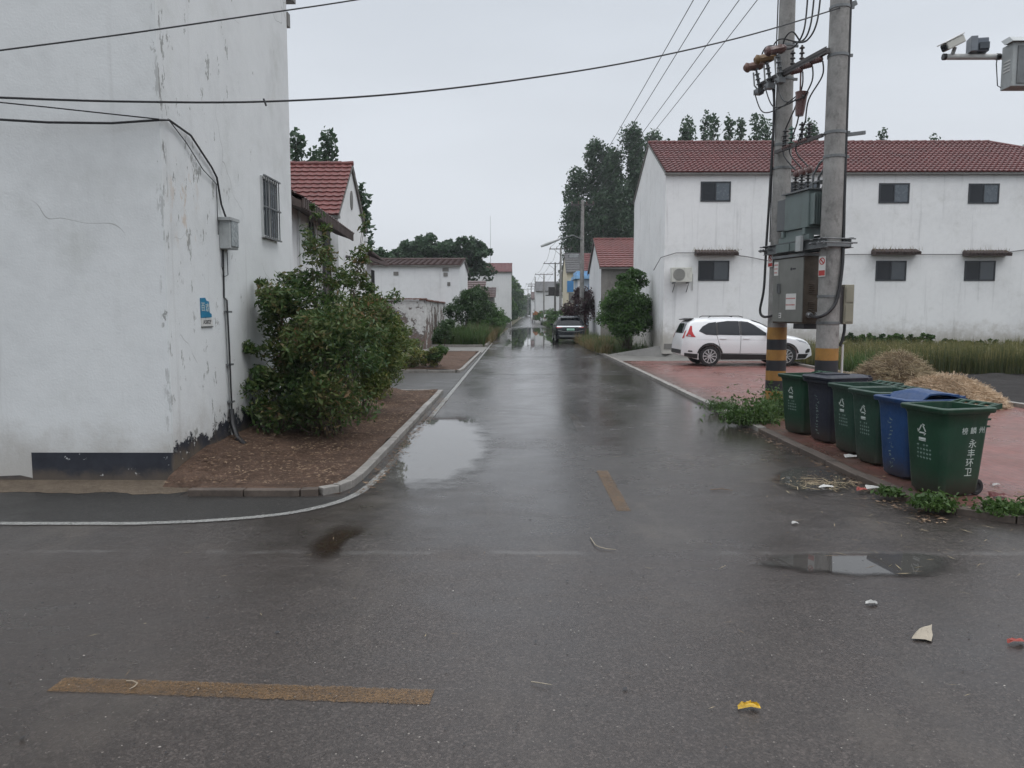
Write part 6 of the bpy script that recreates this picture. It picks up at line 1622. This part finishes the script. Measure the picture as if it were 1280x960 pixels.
m.tube([Vector((SP.x, 49.85, z0 - .2))] + pl[:3], .035, 6); m.build('arm', M['steel'], lampm)
m = MB(); m.tube([pl[1], pl[2], pl[3]], [.05, .10, .07], 8); m.build('lamp_head', M['grey_box'], lampm, smooth=True)
prev = EA
for (px, py, Y, arms, lb, tr) in ((701, 310, 84, [(.15, 1.25)], 'second street pole with a single wide crossarm', False), (694, 328, 105, [(.2, 1.6)], 'third street pole carrying dark transformer boxes', True),
                                  (680, 342, 135, [(.2, 1.6)], 'slim street pole before the grey roofed house', False), (669, 346, 160, [(2, 1.5), (4.5, 1.6)], 'street pole with two crossarms at the left of the grey roofed house', False), (664, 353, 215, [(.5, 1.5)], 'farther street pole among the trees', False), (660, 360, 270, [(.5, 1.6)], 'farthest tiny street pole at the end of the road', False)):
    p = at(px, py, Y); s_ = street_pole(p.x, Y, p.z, arms, lb, .17, tr)
    nx = [Vector((p.x + arms[0][1] * k, Y, p.z - arms[0][0] + .27)) for k in (-.9, -.35, .35, .9)]
    for k in range(4): wire('power_line', [prev[k], nx[k]], .010 + Y * .00005, 'thin overhead power line between two street poles down the road', 'overhead power lines', sag=.5, n=12)
    prev = nx
m = MB(); p = at(613, 270, 300); m.cyl((p.x, 300, 0), (p.x, 300, p.z), .12, .05, 6)
tag(m.build('mast', M['steel']), 'very thin mast standing far behind the plain white house', 'mast')

# ------------------------------------------------------------------ surveillance arm at the right edge
cpx = at(1345, 70, 9.0).x
cp = thing('camera_pole', (cpx, 9.0, .07), 'grey pole with a horizontal pipe arm at the right picture edge', 'pole')
zc = at(1200, 71, 9).z
m = MB(); m.cyl((cpx, 9, .07), (cpx, 9, zc + .5), .075, .06, 14); m.cyl((cpx, 9, .07), (cpx, 9, .1), .17, .17, 14); m.build('post', M['grey_box'], cp, smooth=True)
xl = at(1179, 71, 9).x
m = MB(); m.cyl((xl, 9, zc), (cpx, 9, zc), .033, .033, 12); m.build('arm', M['pipe_white'], cp, smooth=True)
m = MB(); m.cyl((xl - .004, 9, zc), (xl + .03, 9, zc), .036, .036, 12); m.cyl((at(1245, 71, 9).x, 9, zc), (at(1250, 71, 9).x, 9, zc), .036, .036, 12); m.build('band', M['black_plastic'], cp)
sc_ = thing('surveillance_camera', at(1190, 66, 9), 'pale bullet surveillance camera tilted down at the tip of the pipe arm', 'camera')
c = at(1187, 57, 9); c.y = 8.93; Mx = Matrix.Rotation(R(9), 3, 'Z') @ Matrix.Rotation(R(-27), 3, 'Y')
m = MB(); m.box(c, (.235, .11, .085), M=Mx); m.build('body', pm('camera_shell', (0.50, 0.50, 0.46), .45, .1), sc_, bevel=.012)
m = MB(); m.box(c + Mx @ Vector((-.01, 0, .05)), (.27, .13, .012), M=Mx); m.build('sun_hood', M['sign_white'], sc_, bevel=.004)
m = MB(); m.box(c + Mx @ Vector((-.122, 0, 0)), (.008, .085, .06), M=Mx); m.build('lens', M['glass_dark'], sc_)
m = MB(); m.tube([c + Vector((.04, .03, -.03)), c + Vector((.03, .05, -.09)), Vector((c.x + .02, 9.0, zc))], .022, 8); m.build('mount', M['grey_box'], sc_)
fl = thing('flash_unit', at(1222, 66, 9), 'dark blue grey boxy flash lamp standing on the pipe arm', 'flash lamp')
c = at(1222, 57.5, 9); Mx = Matrix.Rotation(R(-12), 3, 'Z')
m = MB(); m.box(c + Vector((.03, 0, 0)), (.15, .14, .15), M=Mx, taper=.9); m.build('body', pm('flash_body', (0.12, 0.14, 0.17), .45, .15), fl, bevel=.01)
m = MB(); m.box(c + Vector((-.075, -.02, -.002)), (.07, .17, .165), M=Mx); m.build('hood', pm('flash_hood', (0.17, 0.19, 0.215), .45, .15), fl, bevel=.006)
m = MB(); m.box(c + Vector((.03, -.08, -.02)), (.10, .03, .07), M=Mx); m.build('lens', M['glass_pane'], fl)
m = MB(); m.tube([c + Vector((.03, 0, -.07)), Vector((c.x + .03, 9, zc))], .02); m.build('mount', M['steel_dark'], fl)
cc = thing('control_cabinet', at(1275, 112, 9), 'grey metal control box with sloped cap hung on the camera pole', 'cabinet')
p, q = at(1257, 60, 8.86), at(1300, 112, 8.86)
m = MB(); m.b2((p.x, 8.72, q.z), (p.x + .46, 8.92, p.z + .02)); m.build('case', M['grey_box'], cc, bevel=.006)
m = MB(); m.prism([(p.x - .03, 8.68, p.z + .02), (p.x + .49, 8.68, p.z + .02), (p.x + .49, 8.80, p.z + .10), (p.x - .0, 8.80, p.z + .10)], (0, .15, 0)); m.build('cap', M['grey_box'], cc)
m = MB(); m.b2((p.x + .05, 8.708, q.z + .03), (p.x + .43, 8.719, p.z - .02)); m.build('door', M['steel'], cc)
m = MB()
for k in range(4): m.b2((p.x - .006, 8.76, q.z + .28 - .035 * k), (p.x - .0005, 8.87, q.z + .295 - .035 * k))
m.build('louvre', M['sign_white'], cc)
m = MB(); m.tube([(p.x - .03, 8.95, zc), (p.x - .05, 8.93, q.z + .3), (p.x - .03, 8.92, q.z + .06), (p.x + .02, 8.9, q.z + .02)], .006); m.build('lead', M['wire'], cc)
# ------------------------------------------------------------------ cars
def make_car(label, up, lo, Wd, axles, wr, belt, paint, side_windows, clad=True, rear=None, taper=.30, name='parked_car', group=None, trim=None):
    """local frame: rear bumper at x = 0, nose towards +x, y across, z up"""
    root = thing(name, (0, 0, 0), label, 'car', group); L = up[-1][0]
    ux, uz = np.array([p[0] for p in up]), np.array([p[1] for p in up]); lx, lz = np.array([p[0] for p in lo]), np.array([p[1] for p in lo])
    seg = np.hypot(np.diff(ux), np.diff(uz)); acc = np.concatenate([[0], np.cumsum(seg)]); S = np.linspace(0, acc[-1], 110)
    # smoothed profile
    px = np.interp(S, acc, ux); pz = np.interp(S, acc, uz)
    ker = np.array([1, 2, 3, 2, 1.]) / 9
    pz[2:-2] = np.convolve(pz, ker, 'valid'); px[2:-2] = np.convolve(px, ker, 'valid'); px = np.maximum.accumulate(px + np.arange(len(px)) * 1e-6)
    zmax = uz.max()
    def W(x):
        k = 1.0
        if x < .45: k -= .20 * ((.45 - x) / .45) ** 2.4
        if x > L - .75: k -= .26 * ((x - L + .75) / .75) ** 2.4
        return Wd * k
    def ztop(x): return float(np.interp(x, px, pz))
    def zbot(x): return float(np.interp(x, lx, lz))
    def g(z):
        if z < .72: return 1 - .06 * ((.72 - z) / .45) ** 2
        if z < belt: return 1 - .035 * ((z - .72) / (belt - .72)) ** 2
        return .965 - taper * ((z - belt) / (zmax - belt)) ** 1.15
    def surf(x, z):
        zt, zb = ztop(x), zbot(x); r_ = min(.15, .55 * (zt - zb)); y = W(x) * g(z); h = zt - z
        if h < r_: y *= max(0.0, 1 - (1 - max(h, 0) / r_) ** 2.7) ** (1 / 2.7)
        return y
    m = MB(); secs = []
    for x in px:
        zt, zb = ztop(x), zbot(x); r_ = min(.15, .55 * (zt - zb)); zs = list(np.linspace(zb, zt - r_, 11)) + [zt - r_ * (1 - math.sin(a)) for a in np.linspace(.12, math.pi / 2, 9)]
        half = [(x, surf(x, z), z) for z in zs]
        secs.append([(x, 0, zb)] + half[:-1] + [(x, 0, zt)] + [(a, -b, c) for a, b, c in half[:-1][::-1]])
    loft(m, secs); body = m.build('body', paint, root, smooth=True)
    # wheel arches cut out of the body
    cm_ = MB()
    for ax in axles: cm_.cyl((ax, -Wd - .2, wr + .01), (ax, -Wd + .34, wr + .01), wr * 1.13, n=32); cm_.cyl((ax, Wd - .34, wr + .01), (ax, Wd + .2, wr + .01), wr * 1.13, n=32)
    cut = cm_.build('cutter', paint, loc=(0, 0, 0)); md = body.modifiers.new('b', 'BOOLEAN'); md.object = cut; md.operation = 'DIFFERENCE'; md.solver = 'EXACT'
    bpy.context.view_layer.update(); dg = bpy.context.evaluated_depsgraph_get(); me = bpy.data.meshes.new_from_object(body.evaluated_get(dg))
    body.modifiers.clear(); body.data = me; me.name = 'body'; bpy.data.objects.remove(cut)
    def panel(nm, poly, mat, off=.004, sides=(1, -1), parent=root, one=True):
        """patch of the flank following the body surface, poly in (x, z)"""
        for s in sides:
            m = MB(); bm = bmesh.new(); vs = [bm.verts.new((x, 0, z)) for x, z in poly]; bm.faces.new(vs)
            x0, x1 = min(p[0] for p in poly), max(p[0] for p in poly); z0, z1 = min(p[1] for p in poly), max(p[1] for p in poly)
            for k in range(1, int((x1 - x0) / .10) + 1): bmesh.ops.bisect_plane(bm, geom=bm.verts[:] + bm.edges[:] + bm.faces[:], plane_co=(x0 + .10 * k, 0, 0), plane_no=(1, 0, 0))
            for k in range(1, int((z1 - z0) / .07) + 1): bmesh.ops.bisect_plane(bm, geom=bm.verts[:] + bm.edges[:] + bm.faces[:], plane_co=(0, 0, z0 + .07 * k), plane_no=(0, 0, 1))
            bm.verts.index_update()
            P = [(v.co.x, s * (surf(v.co.x, v.co.z) + off), v.co.z) for v in bm.verts]; m.add(P, [[v.index for v in f.verts] for f in bm.faces]); bm.free()
            m.build(nm, mat, parent, smooth=True)
    def endpanel(nm, poly, mat, off=.006, front=False, parent=root):
        """patch of the tail or nose, poly in (y, z)"""
        m = MB(); bm = bmesh.new(); vs = [bm.verts.new((0, y, z)) for y, z in poly]; bm.faces.new(vs)
        y0, y1 = min(p[0] for p in poly), max(p[0] for p in poly); z0, z1 = min(p[1] for p in poly), max(p[1] for p in poly)
        for k in range(1, int((y1 - y0) / .08) + 1): bmesh.ops.bisect_plane(bm, geom=bm.verts[:] + bm.edges[:] + bm.faces[:], plane_co=(0, y0 + .08 * k, 0), plane_no=(0, 1, 0))
        for k in range(1, int((z1 - z0) / .05) + 1): bmesh.ops.bisect_plane(bm, geom=bm.verts[:] + bm.edges[:] + bm.faces[:], plane_co=(0, 0, z0 + .05 * k), plane_no=(0, 0, 1))
        bm.verts.index_update(); xs = np.linspace(0, 1.3, 260); P = []
        for v in bm.verts:
            x = next((x for x in xs if surf(L - x if front else x, v.co.z) >= abs(v.co.y)), 1.2)
            P.append((L - x + off if front else x - off, v.co.y, v.co.z))
        m.add(P, [[v.index for v in f.verts] for f in bm.faces]); bm.free(); return m.build(nm, mat, parent, smooth=True)
    # wheels
    for ax in axles:
        for s in (-1, 1):
            yw = s * (Wd - .13)
            w_ = MB(); w_.lathe((ax, yw, wr), (0, s, 0), [(-.11, wr * .66), (-.11, wr * .93), (-.08, wr), (.08, wr), (.105, wr * .95), (.11, wr * .72), (.095, wr * .68)], 36)
            wh = w_.build('wheel', M['rubber'], root, smooth=True)
            w_ = MB(); w_.lathe((ax, yw, wr), (0, s, 0), [(.02, wr * .66), (.096, wr * .66), (.100, wr * .70), (.085, wr * .62), (.03, wr * .60), (.03, .02)], 32)
            w_.build('brake_disc', M['car_trim'], wh, smooth=True)
            w_ = MB(); w_.lathe((ax, yw, wr), (0, s, 0), [(.092, wr * .72), (.106, wr * .70), (.106, wr * .64), (.092, wr * .63)], 32); w_.lathe((ax, yw, wr), (0, s, 0), [(.06, .055), (.095, .05), (.10, .02)], 14)
            for k in range(10):
                a = 2 * math.pi * k / 10; d1, d2 = Vector((math.cos(a), 0, math.sin(a))), Vector((-math.sin(a), 0, math.cos(a))); c0 = Vector((ax, yw + s * .082, wr))
                w_.prism([c0 + d1 * .04 - d2 * .016, c0 + d1 * wr * .66 - d2 * .030, c0 + d1 * wr * .66 + d2 * .012, c0 + d1 * .04 + d2 * .016], (0, s * .020, 0))
            w_.build('rim', M['alloy'], wh)
    for nm, poly in side_windows: panel('side_window', poly, M['glass_dark'], .005)
    return root, panel, endpanel, surf, ztop

up = [(0, .52), (.01, .66), (.02, .82), (.05, .96), (.08, 1.06), (.16, 1.28), (.25, 1.50), (.34, 1.59), (.52, 1.635), (.85, 1.66), (1.3, 1.675), (1.9, 1.68), (2.35, 1.635), (2.75, 1.50), (3.12, 1.30), (3.42, 1.135), (3.7, 1.07), (4.1, .99), (4.36, .90), (4.49, .76), (4.55, .58), (4.56, .45)]
lo = [(0, .40), (.3, .30), (.6, .22), (3.9, .22), (4.3, .25), (4.56, .36)]
sw_ = [('a', [(.58, 1.20), (.82, 1.08), (1.20, 1.06), (1.20, 1.515), (.95, 1.48), (.72, 1.36)]), ('b', [(1.23, 1.075), (1.98, 1.06), (1.98, 1.545), (1.60, 1.55), (1.23, 1.50)]), ('c', [(2.05, 1.06), (3.03, 1.05), (2.80, 1.20), (2.50, 1.41), (2.30, 1.515), (2.05, 1.545)])]
car, pan, endp, sf, zt_ = make_car('white sport utility car parked side on before the long white house on red paving', up, lo, .91, (.96, 3.58), .345, 1.05, M['car_white'], sw_)
def arch(cx, r, wr, a0, a1, th, n=14):
    o = [(cx + (r + th) * math.cos(R(a0 + (a1 - a0) * k / n)), wr + (r + th) * math.sin(R(a0 + (a1 - a0) * k / n))) for k in range(n + 1)]
    i = [(cx + r * math.cos(R(a1 + (a0 - a1) * k / n)), wr + r * math.sin(R(a1 + (a0 - a1) * k / n))) for k in range(n + 1)]
    return o + i
for cx in (.96, 3.58):
    for k in range(6): pan('arch_trim', arch(cx, .392, .355, 168 - 26 * k, 168 - 26 * (k + 1), .058, 4), M['car_trim'], .008)
pan('sill_trim', [(1.34, .225), (3.20, .225), (3.20, .40), (1.34, .43)], M['car_trim'], .008)
pan('sill_trim', [(.10, .36), (.30, .30), (.54, .26), (.54, .42), (.10, .46)], M['car_trim'], .008)
pan('sill_trim', [(3.98, .25), (4.30, .27), (4.40, .42), (4.0, .42)], M['car_trim'], .008)
for x in (1.21, 2.015): pan('pillar', [(x - .03, 1.07), (x + .035, 1.07), (x + .035, 1.54 if x > 1.5 else 1.49), (x - .03, 1.54 if x > 1.5 else 1.485)], M['car_trim'], .006)
pan('door', [(1.345, .455), (1.975, .445), (2.000, 1.04), (1.215, 1.052), (1.31, .75)], M['car_white'], .0022); pan('door', [(2.005, .445), (3.055, .440), (3.075, 1.03), (2.030, 1.04)], M['car_white'], .0022)
gapm = pm('car_shut_line', (0.06, 0.06, 0.062), .6, .1)
for pts in ([(1.985, .44), (1.997, .44), (2.022, 1.06), (2.010, 1.06)], [(3.06, .44), (3.072, .44), (3.09, 1.03), (3.078, 1.03)], [(1.30, .62), (1.312, .62), (1.19, 1.07), (1.178, 1.07)], [(1.35, .435), (3.07, .425), (3.07, .437), (1.35, .447)]): pan('shut_line', pts, gapm, .003)
pan('crease_shade', [(.5, .905), (3.3, .885), (3.3, .895), (.5, .915)], pm('car_crease_shade', (0.5, .51, .52), .3, .05), .003)  # flat grey strip: shading of the body fold painted on
for x in (1.30, 2.10): 
    for s in (-1, 1):
        m = MB(); y = s * (sf(x + .1, .93) + .012); m.box((x + .10, y, .945), (.22, .022, .028)); m.build('door_handle', M['car_white'], car, bevel=.006)
pan('tail_lamp', [(.13, 1.03), (.46, 1.00), (.39, 1.10), (.35, 1.20), (.36, 1.38), (.30, 1.38), (.22, 1.20)], M['tail_red'], .012)
pan('tail_lamp_clear', [(.19, 1.045), (.30, 1.03), (.29, 1.07), (.22, 1.09)], M['lamp_clear'], .016)
pan('headlamp', [(3.88, .93), (4.10, .90), (4.38, .80), (4.44, .72), (4.28, .79), (4.02, .86)], M['lamp_clear'], .008)
pan('fog_lamp', [(4.28, .44), (4.44, .47), (4.47, .58), (4.36, .60), (4.27, .52)], M['car_trim'], .008)
pan('bumper_reflector', [(.20, .50), (.36, .49), (.34, .54), (.22, .55)], M['car_trim'], .008)
endp('rear_window', [(-.58, 1.12), (.58, 1.12), (.50, 1.46), (-.50, 1.46)], M['glass_dark'])
endp('tail_lamp', [(-.80, .95), (-.62, .95), (-.66, 1.20), (-.74, 1.24)], M['tail_red'], .009); endp('tail_lamp', [(.62, .95), (.80, .95), (.74, 1.24), (.66, 1.20)], M['tail_red'], .009)
endp('bumper_trim', [(-.7, .42), (.7, .42), (.7, .56), (-.7, .56)], M['car_trim'])
m = MB(); m.prism([(.20, -.52, 1.575), (.20, .52, 1.575), (.46, .57, 1.618), (.46, -.57, 1.618)], (0, 0, .026)); m.build('spoiler', M['car_trim'], car, bevel=.008)
m = MB()
for s in (-1, 1): m.tube([(.95, s * .58, 1.665), (1.05, s * .585, 1.71), (2.0, s * .60, 1.715), (2.15, s * .60, 1.675)], .014, 8)
m.build('roof_rail', M['car_trim'], car, smooth=True)
m = MB()
for s in (-1, 1): m.box((2.92, s * .99, 1.10), (.12, .17, .13)); m.box((2.94, s * .90, 1.07), (.05, .08, .04))
m.build('door_mirror', M['car_white'], car, bevel=.02)
# windscreen patch across the front slope
m = MB(); vs = []
for i in range(7):
    x = 2.50 + .70 * i / 6
    for j in range(9):
        y = -.60 + 1.2 * j / 8; f = .98 + .06 * i / 6; vs.append((x, y * f, zt_(x) + .006 - .03 * abs(y * 1.4) ** 3))
m.add(vs, [(i * 9 + j, i * 9 + j + 1, (i + 1) * 9 + j + 1, (i + 1) * 9 + j) for i in range(6) for j in range(8)]); m.build('windscreen', M['glass_dark'], car, smooth=True)
far = copy_tree(car); far['label'] = 'small distant white car half hidden by roadside plants far down the road'
car.location = (5.62, 27.15, .075); car.rotation_euler = (0, 0, R(1.5))
far.location = (5.0, 118, .02); far.rotation_euler = (0, 0, R(96)); 

up = [(0, .45), (.02, .62), (.04, .82), (.09, 1.0), (.14, 1.08), (.26, 1.22), (.50, 1.50), (.66, 1.60), (1.1, 1.665), (1.8, 1.69), (2.3, 1.66), (2.8, 1.50), (3.3, 1.24), (3.6, 1.12), (4.2, 1.02), (4.5, .92), (4.64, .72), (4.68, .45)]
lo = [(0, .34), (.3, .28), (.6, .24), (4.2, .24), (4.68, .36)]
sw_ = [('a', [(.8, 1.14), (2.0, 1.08), (2.0, 1.54), (1.2, 1.50)]), ('b', [(2.06, 1.08), (3.1, 1.08), (2.55, 1.45), (2.06, 1.54)])]
dk, pan, endp, sf, zt_ = make_car('dark blue black sport utility car parked facing away at the right edge of the road', up, lo, .935, (.95, 3.7), .36, 1.08, M['car_dark'], sw_, name='parked_car')
endp('rear_window', [(-.66, 1.16), (.66, 1.16), (.54, 1.47), (-.54, 1.47)], M['glass_dark'], .010)
endp('light_bar', [(-.86, 1.00), (.86, 1.00), (.84, 1.075), (-.84, 1.075)], M['chrome'], .012)
endp('tail_lamp', [(-.88, .94), (-.52, .97), (-.52, 1.0), (-.87, .998)], M['tail_red'], .010); endp('tail_lamp', [(.52, .97), (.88, .94), (.87, .998), (.52, 1.0)], M['tail_red'], .010)
endp('chrome_strip', [(-.80, .78), (-.40, .70), (.40, .70), (.80, .78), (.80, .82), (.40, .75), (-.40, .75), (-.80, .82)], M['steel'], .010)
endp('number_plate', [(-.24, .79), (.24, .79), (.24, .92), (-.24, .92)], M['plate_green'], .012)
endp('skid_plate', [(-.66, .40), (.66, .40), (.74, .50), (-.74, .50)], M['steel'], .014)
m = MB(); m.prism([(.40, -.60, 1.535), (.40, .60, 1.535), (.72, .64, 1.625), (.72, -.64, 1.625)], (0, 0, .03)); m.build('spoiler', M['car_dark'], dk, bevel=.008)
m = MB(); vs = []
for i in range(5):
    x = .75 + 1.5 * i / 4
    for j in range(7): y = -.5 + 1.0 * j / 6; vs.append((x, y, zt_(x) + .006))
m.add(vs, [(i * 7 + j, i * 7 + j + 1, (i + 1) * 7 + j + 1, (i + 1) * 7 + j) for i in range(4) for j in range(6)]); m.build('roof_reflection', pm('painted_sky_reflection', (0.35, .38, .41), .1, .05), dk, smooth=True)  # pale roof patch, the sky's reflection put into its colour
m = MB()
for s in (-1, 1): m.tube([(1.0, s * .60, 1.68), (1.1, s * .60, 1.73), (2.2, s * .60, 1.735), (2.3, s * .60, 1.69)], .016, 6)
m.build('roof_rail', M['chrome'], dk, smooth=True)
m = MB()
for s in (-1, 1): m.box((3.0, s * 1.03, 1.12), (.12, .17, .13))
m.build('door_mirror', M['car_dark'], dk, bevel=.02)
for cx in (.95, 3.7):
    for k in range(6): pan('arch_trim', arch(cx, .408, .37, 168 - 26 * k, 168 - 26 * (k + 1), .05, 4), M['car_trim'], .008)
dk.location = (3.33, 47.6, .02); dk.rotation_euler = (0, 0, R(90.5))
# orange covered load far off
ot = thing('covered_load', (4.4, 150, 0), 'orange covered load on a low grey cart far down the right roadside', 'cart')
p = at(672, 384, 140)
m = MB(); m.b2((p.x - .9, 139, .55), (p.x + .9, 141, 1.5)); m.build('cart', M['concrete'], ot)
m = MB(); m.prism([(p.x - .95, 138.9, 1.5), (p.x + .95, 138.9, 1.5), (p.x + .7, 138.9, 2.1), (p.x + .2, 138.9, 1.9), (p.x - .4, 138.9, 2.25)], (0, 2.2, 0)); m.build('cover', pm('dull_orange_tarp', (0.34, 0.14, 0.06), .6, .4, 3, dirt=.5), ot)
m = MB()
for s in (-.95, .95): m.cyl((p.x + s - .06, 139.6, .35), (p.x + s + .06, 139.6, .35), .35, .35, 14)
m.build('wheel', M['rubber'], ot)

# ------------------------------------------------------------------ single pieces of litter on the road
def scrap(name, label, px, py, pts, mat, z0=.0, rz=0.0, cat='litter', crumple=.018):
    """crumpled sheet: the outline filled with small facets thrown up at random"""
    c = gnd(px, py, z0); a = R(rz); P = [Vector((x * math.cos(a) - y * math.sin(a), x * math.sin(a) + y * math.cos(a), z)) for x, y, z in pts]
    P2 = []
    for i, p in enumerate(P):
        q = P[(i + 1) % len(P)]
        for k in range(3): P2.append(p.lerp(q, k / 3) + Vector((random.uniform(-.006, .006), random.uniform(-.006, .006), random.uniform(0, crumple * .5) if k else 0)))
    cen = sum(P2, Vector()) / len(P2); n = len(P2); m = MB(); vs = []
    for f in (1.0, .72, .42):
        for p in P2: vs.append(cen.lerp(p, f) + Vector((0, 0, random.uniform(0, crumple) if f < 1 else 0)) + c + Vector((0, 0, .011)))
    vs.append(cen + c + Vector((0, 0, .011 + crumple * .6)))
    fs = [(r * n + k, r * n + (k + 1) % n, (r + 1) * n + (k + 1) % n, (r + 1) * n + k) for r in range(2) for k in range(n)] + [(2 * n + k, 2 * n + (k + 1) % n, 3 * n) for k in range(n)]
    m.add(vs, fs); o = m.build(name, mat); return tag(o, label, cat)
yel = pm('yellow_wrapper', (0.50, 0.31, 0.02), .35, .35, 30, dirt=.35, dirtc=(.2, .05, .03)); car_d = pm('cardboard', (0.33, 0.29, 0.23), .8, .15, 10); pw = pm('white_litter', (0.50, 0.50, 0.48), .6, .1, 10); rd = pm('red_litter', (0.30, 0.05, 0.035), .5, .2, 10)
scrap('wrapper', 'small crumpled yellow wrapper lying on the wet road in the foreground', 935, 887, [(-.058, -.016, 0), (.05, -.02, .008), (.06, .005, .012), (.035, .022, .0), (-.01, .018, .016), (-.045, .024, .004)], yel)
scrap('cardboard_scrap', 'torn pale cardboard scrap on the road at the right', 1152, 796, [(-.075, -.06, 0), (.03, -.08, .0), (.09, .10, .03), (.0, .05, .02)], car_d, rz=-10, crumple=.008)
scrap('paper_scrap', 'white flattened wrapper beside the rubbish in front of the dull green bin', 1032, 610, [(-.10, -.03, 0), (.06, -.05, .01), (.10, .02, .0), (-.02, .05, .012)], pw)
scrap('paper_scrap', 'crumpled white paper at the kerb in front of the blue bin', 1090, 612, [(-.08, -.03, 0), (.08, -.03, .01), (.09, .03, .0), (-.05, .05, .03)], pw, .03)
scrap('carton', 'flattened white carton on the mud in front of the dull green bins', 1064, 572, [(-.10, -.05, 0), (.09, -.06, .01), (.10, .05, .0), (-.08, .06, .02)], pw, .07)
scrap('wrapper', 'red wrapper on the mud in front of the blue bin', 1077, 614, [(-.06, -.02, 0), (.05, -.03, .01), (.06, .03, .0), (-.04, .03, .02)], rd, .03)
scrap('wrapper', 'orange red wrapper on the road by the right picture edge', 1269, 805, [(-.05, -.015, 0), (.05, -.02, .01), (.05, .02, .0), (-.04, .02, .01)], rd)
scrap('wrapper', 'dark red rag on the paving right of the nearest green bin', 1246, 622, [(-.10, -.04, 0), (.09, -.05, .03), (.10, .04, .0), (-.06, .06, .04)], pm('dark_red_rag', (.10, .02, .02), .7, .3, 8), .07)
scrap('paper_scrap', 'small white scrap on the red paving right of the nearest green bin', 1245, 608, [(-.04, -.02, 0), (.04, -.02, .01), (.04, .02, .0), (-.03, .02, .01)], pw, .07)
scrap('paper_scrap', 'tiny white scrap on the road left of the long roadside puddle', 993, 656, [(-.03, -.015, 0), (.03, -.015, .006), (.03, .015, .0), (-.02, .02, .006)], pw)
scrap('paper_scrap', 'cluster of white paper bits on the mid right road', 1088, 756, [(-.04, -.01, 0), (.04, -.02, .004), (.05, .012, .0), (-.03, .015, .004)], pw)
def twig(label, pts, r=.006, mat=None):
    m = MB(); m.tube([gnd(px, py, .012 + z) for px, py, z in pts], [r] * (len(pts) - 1) + [r * .5], 6); return tag(m.build('twig', mat or M['litter']), label, 'twig')
tw = pm('pale_stem', (.30, .26, .20), .7, .2, 8)
twig('pale bent stem lying on the road just right of the centre', [(738, 672, 0), (744, 681, .004), (750, 684, .006), (758, 686, 0), (770, 687, 0)], .004, tw)
twig('pale straw bow lying across the yellow foreground lane dash', [(158, 851, 0), (166, 851, .006), (172, 854, .008), (168, 858, .004), (162, 861, 0)], .003, tw)
twig('short forked straw on the middle of the foreground road', [(664, 852, 0), (678, 854, .006), (690, 856, 0)], .003, tw)
twig('dark twig on the wet road right of the yellow dash', [(888, 612, 0), (902, 611, .006), (916, 613, 0)], .005)
# ------------------------------------------------------------------ damp air
HAZE = 0.0005
m = MB(); m.b2((-160, -25, -1.03), (160, 470, 27)); hz = m.build('haze', None, loc=(0, 0, 0)); hz.data.materials.clear()
hm = bpy.data.materials.new('damp_haze'); hm.use_nodes = True; ht = hm.node_tree; ht.nodes.clear()
ho = ht.nodes.new('ShaderNodeOutputMaterial'); hv = ht.nodes.new('ShaderNodeVolumePrincipled'); hv.inputs['Density'].default_value = HAZE
hv.inputs['Color'].default_value = (0.86, 0.90, 0.94, 1); hv.inputs['Anisotropy'].default_value = 0.2
ht.links.new(hv.outputs[0], ho.inputs['Volume']); hz.data.materials.append(hm); tag(hz, 'thin damp air over the whole village street', kind='stuff')
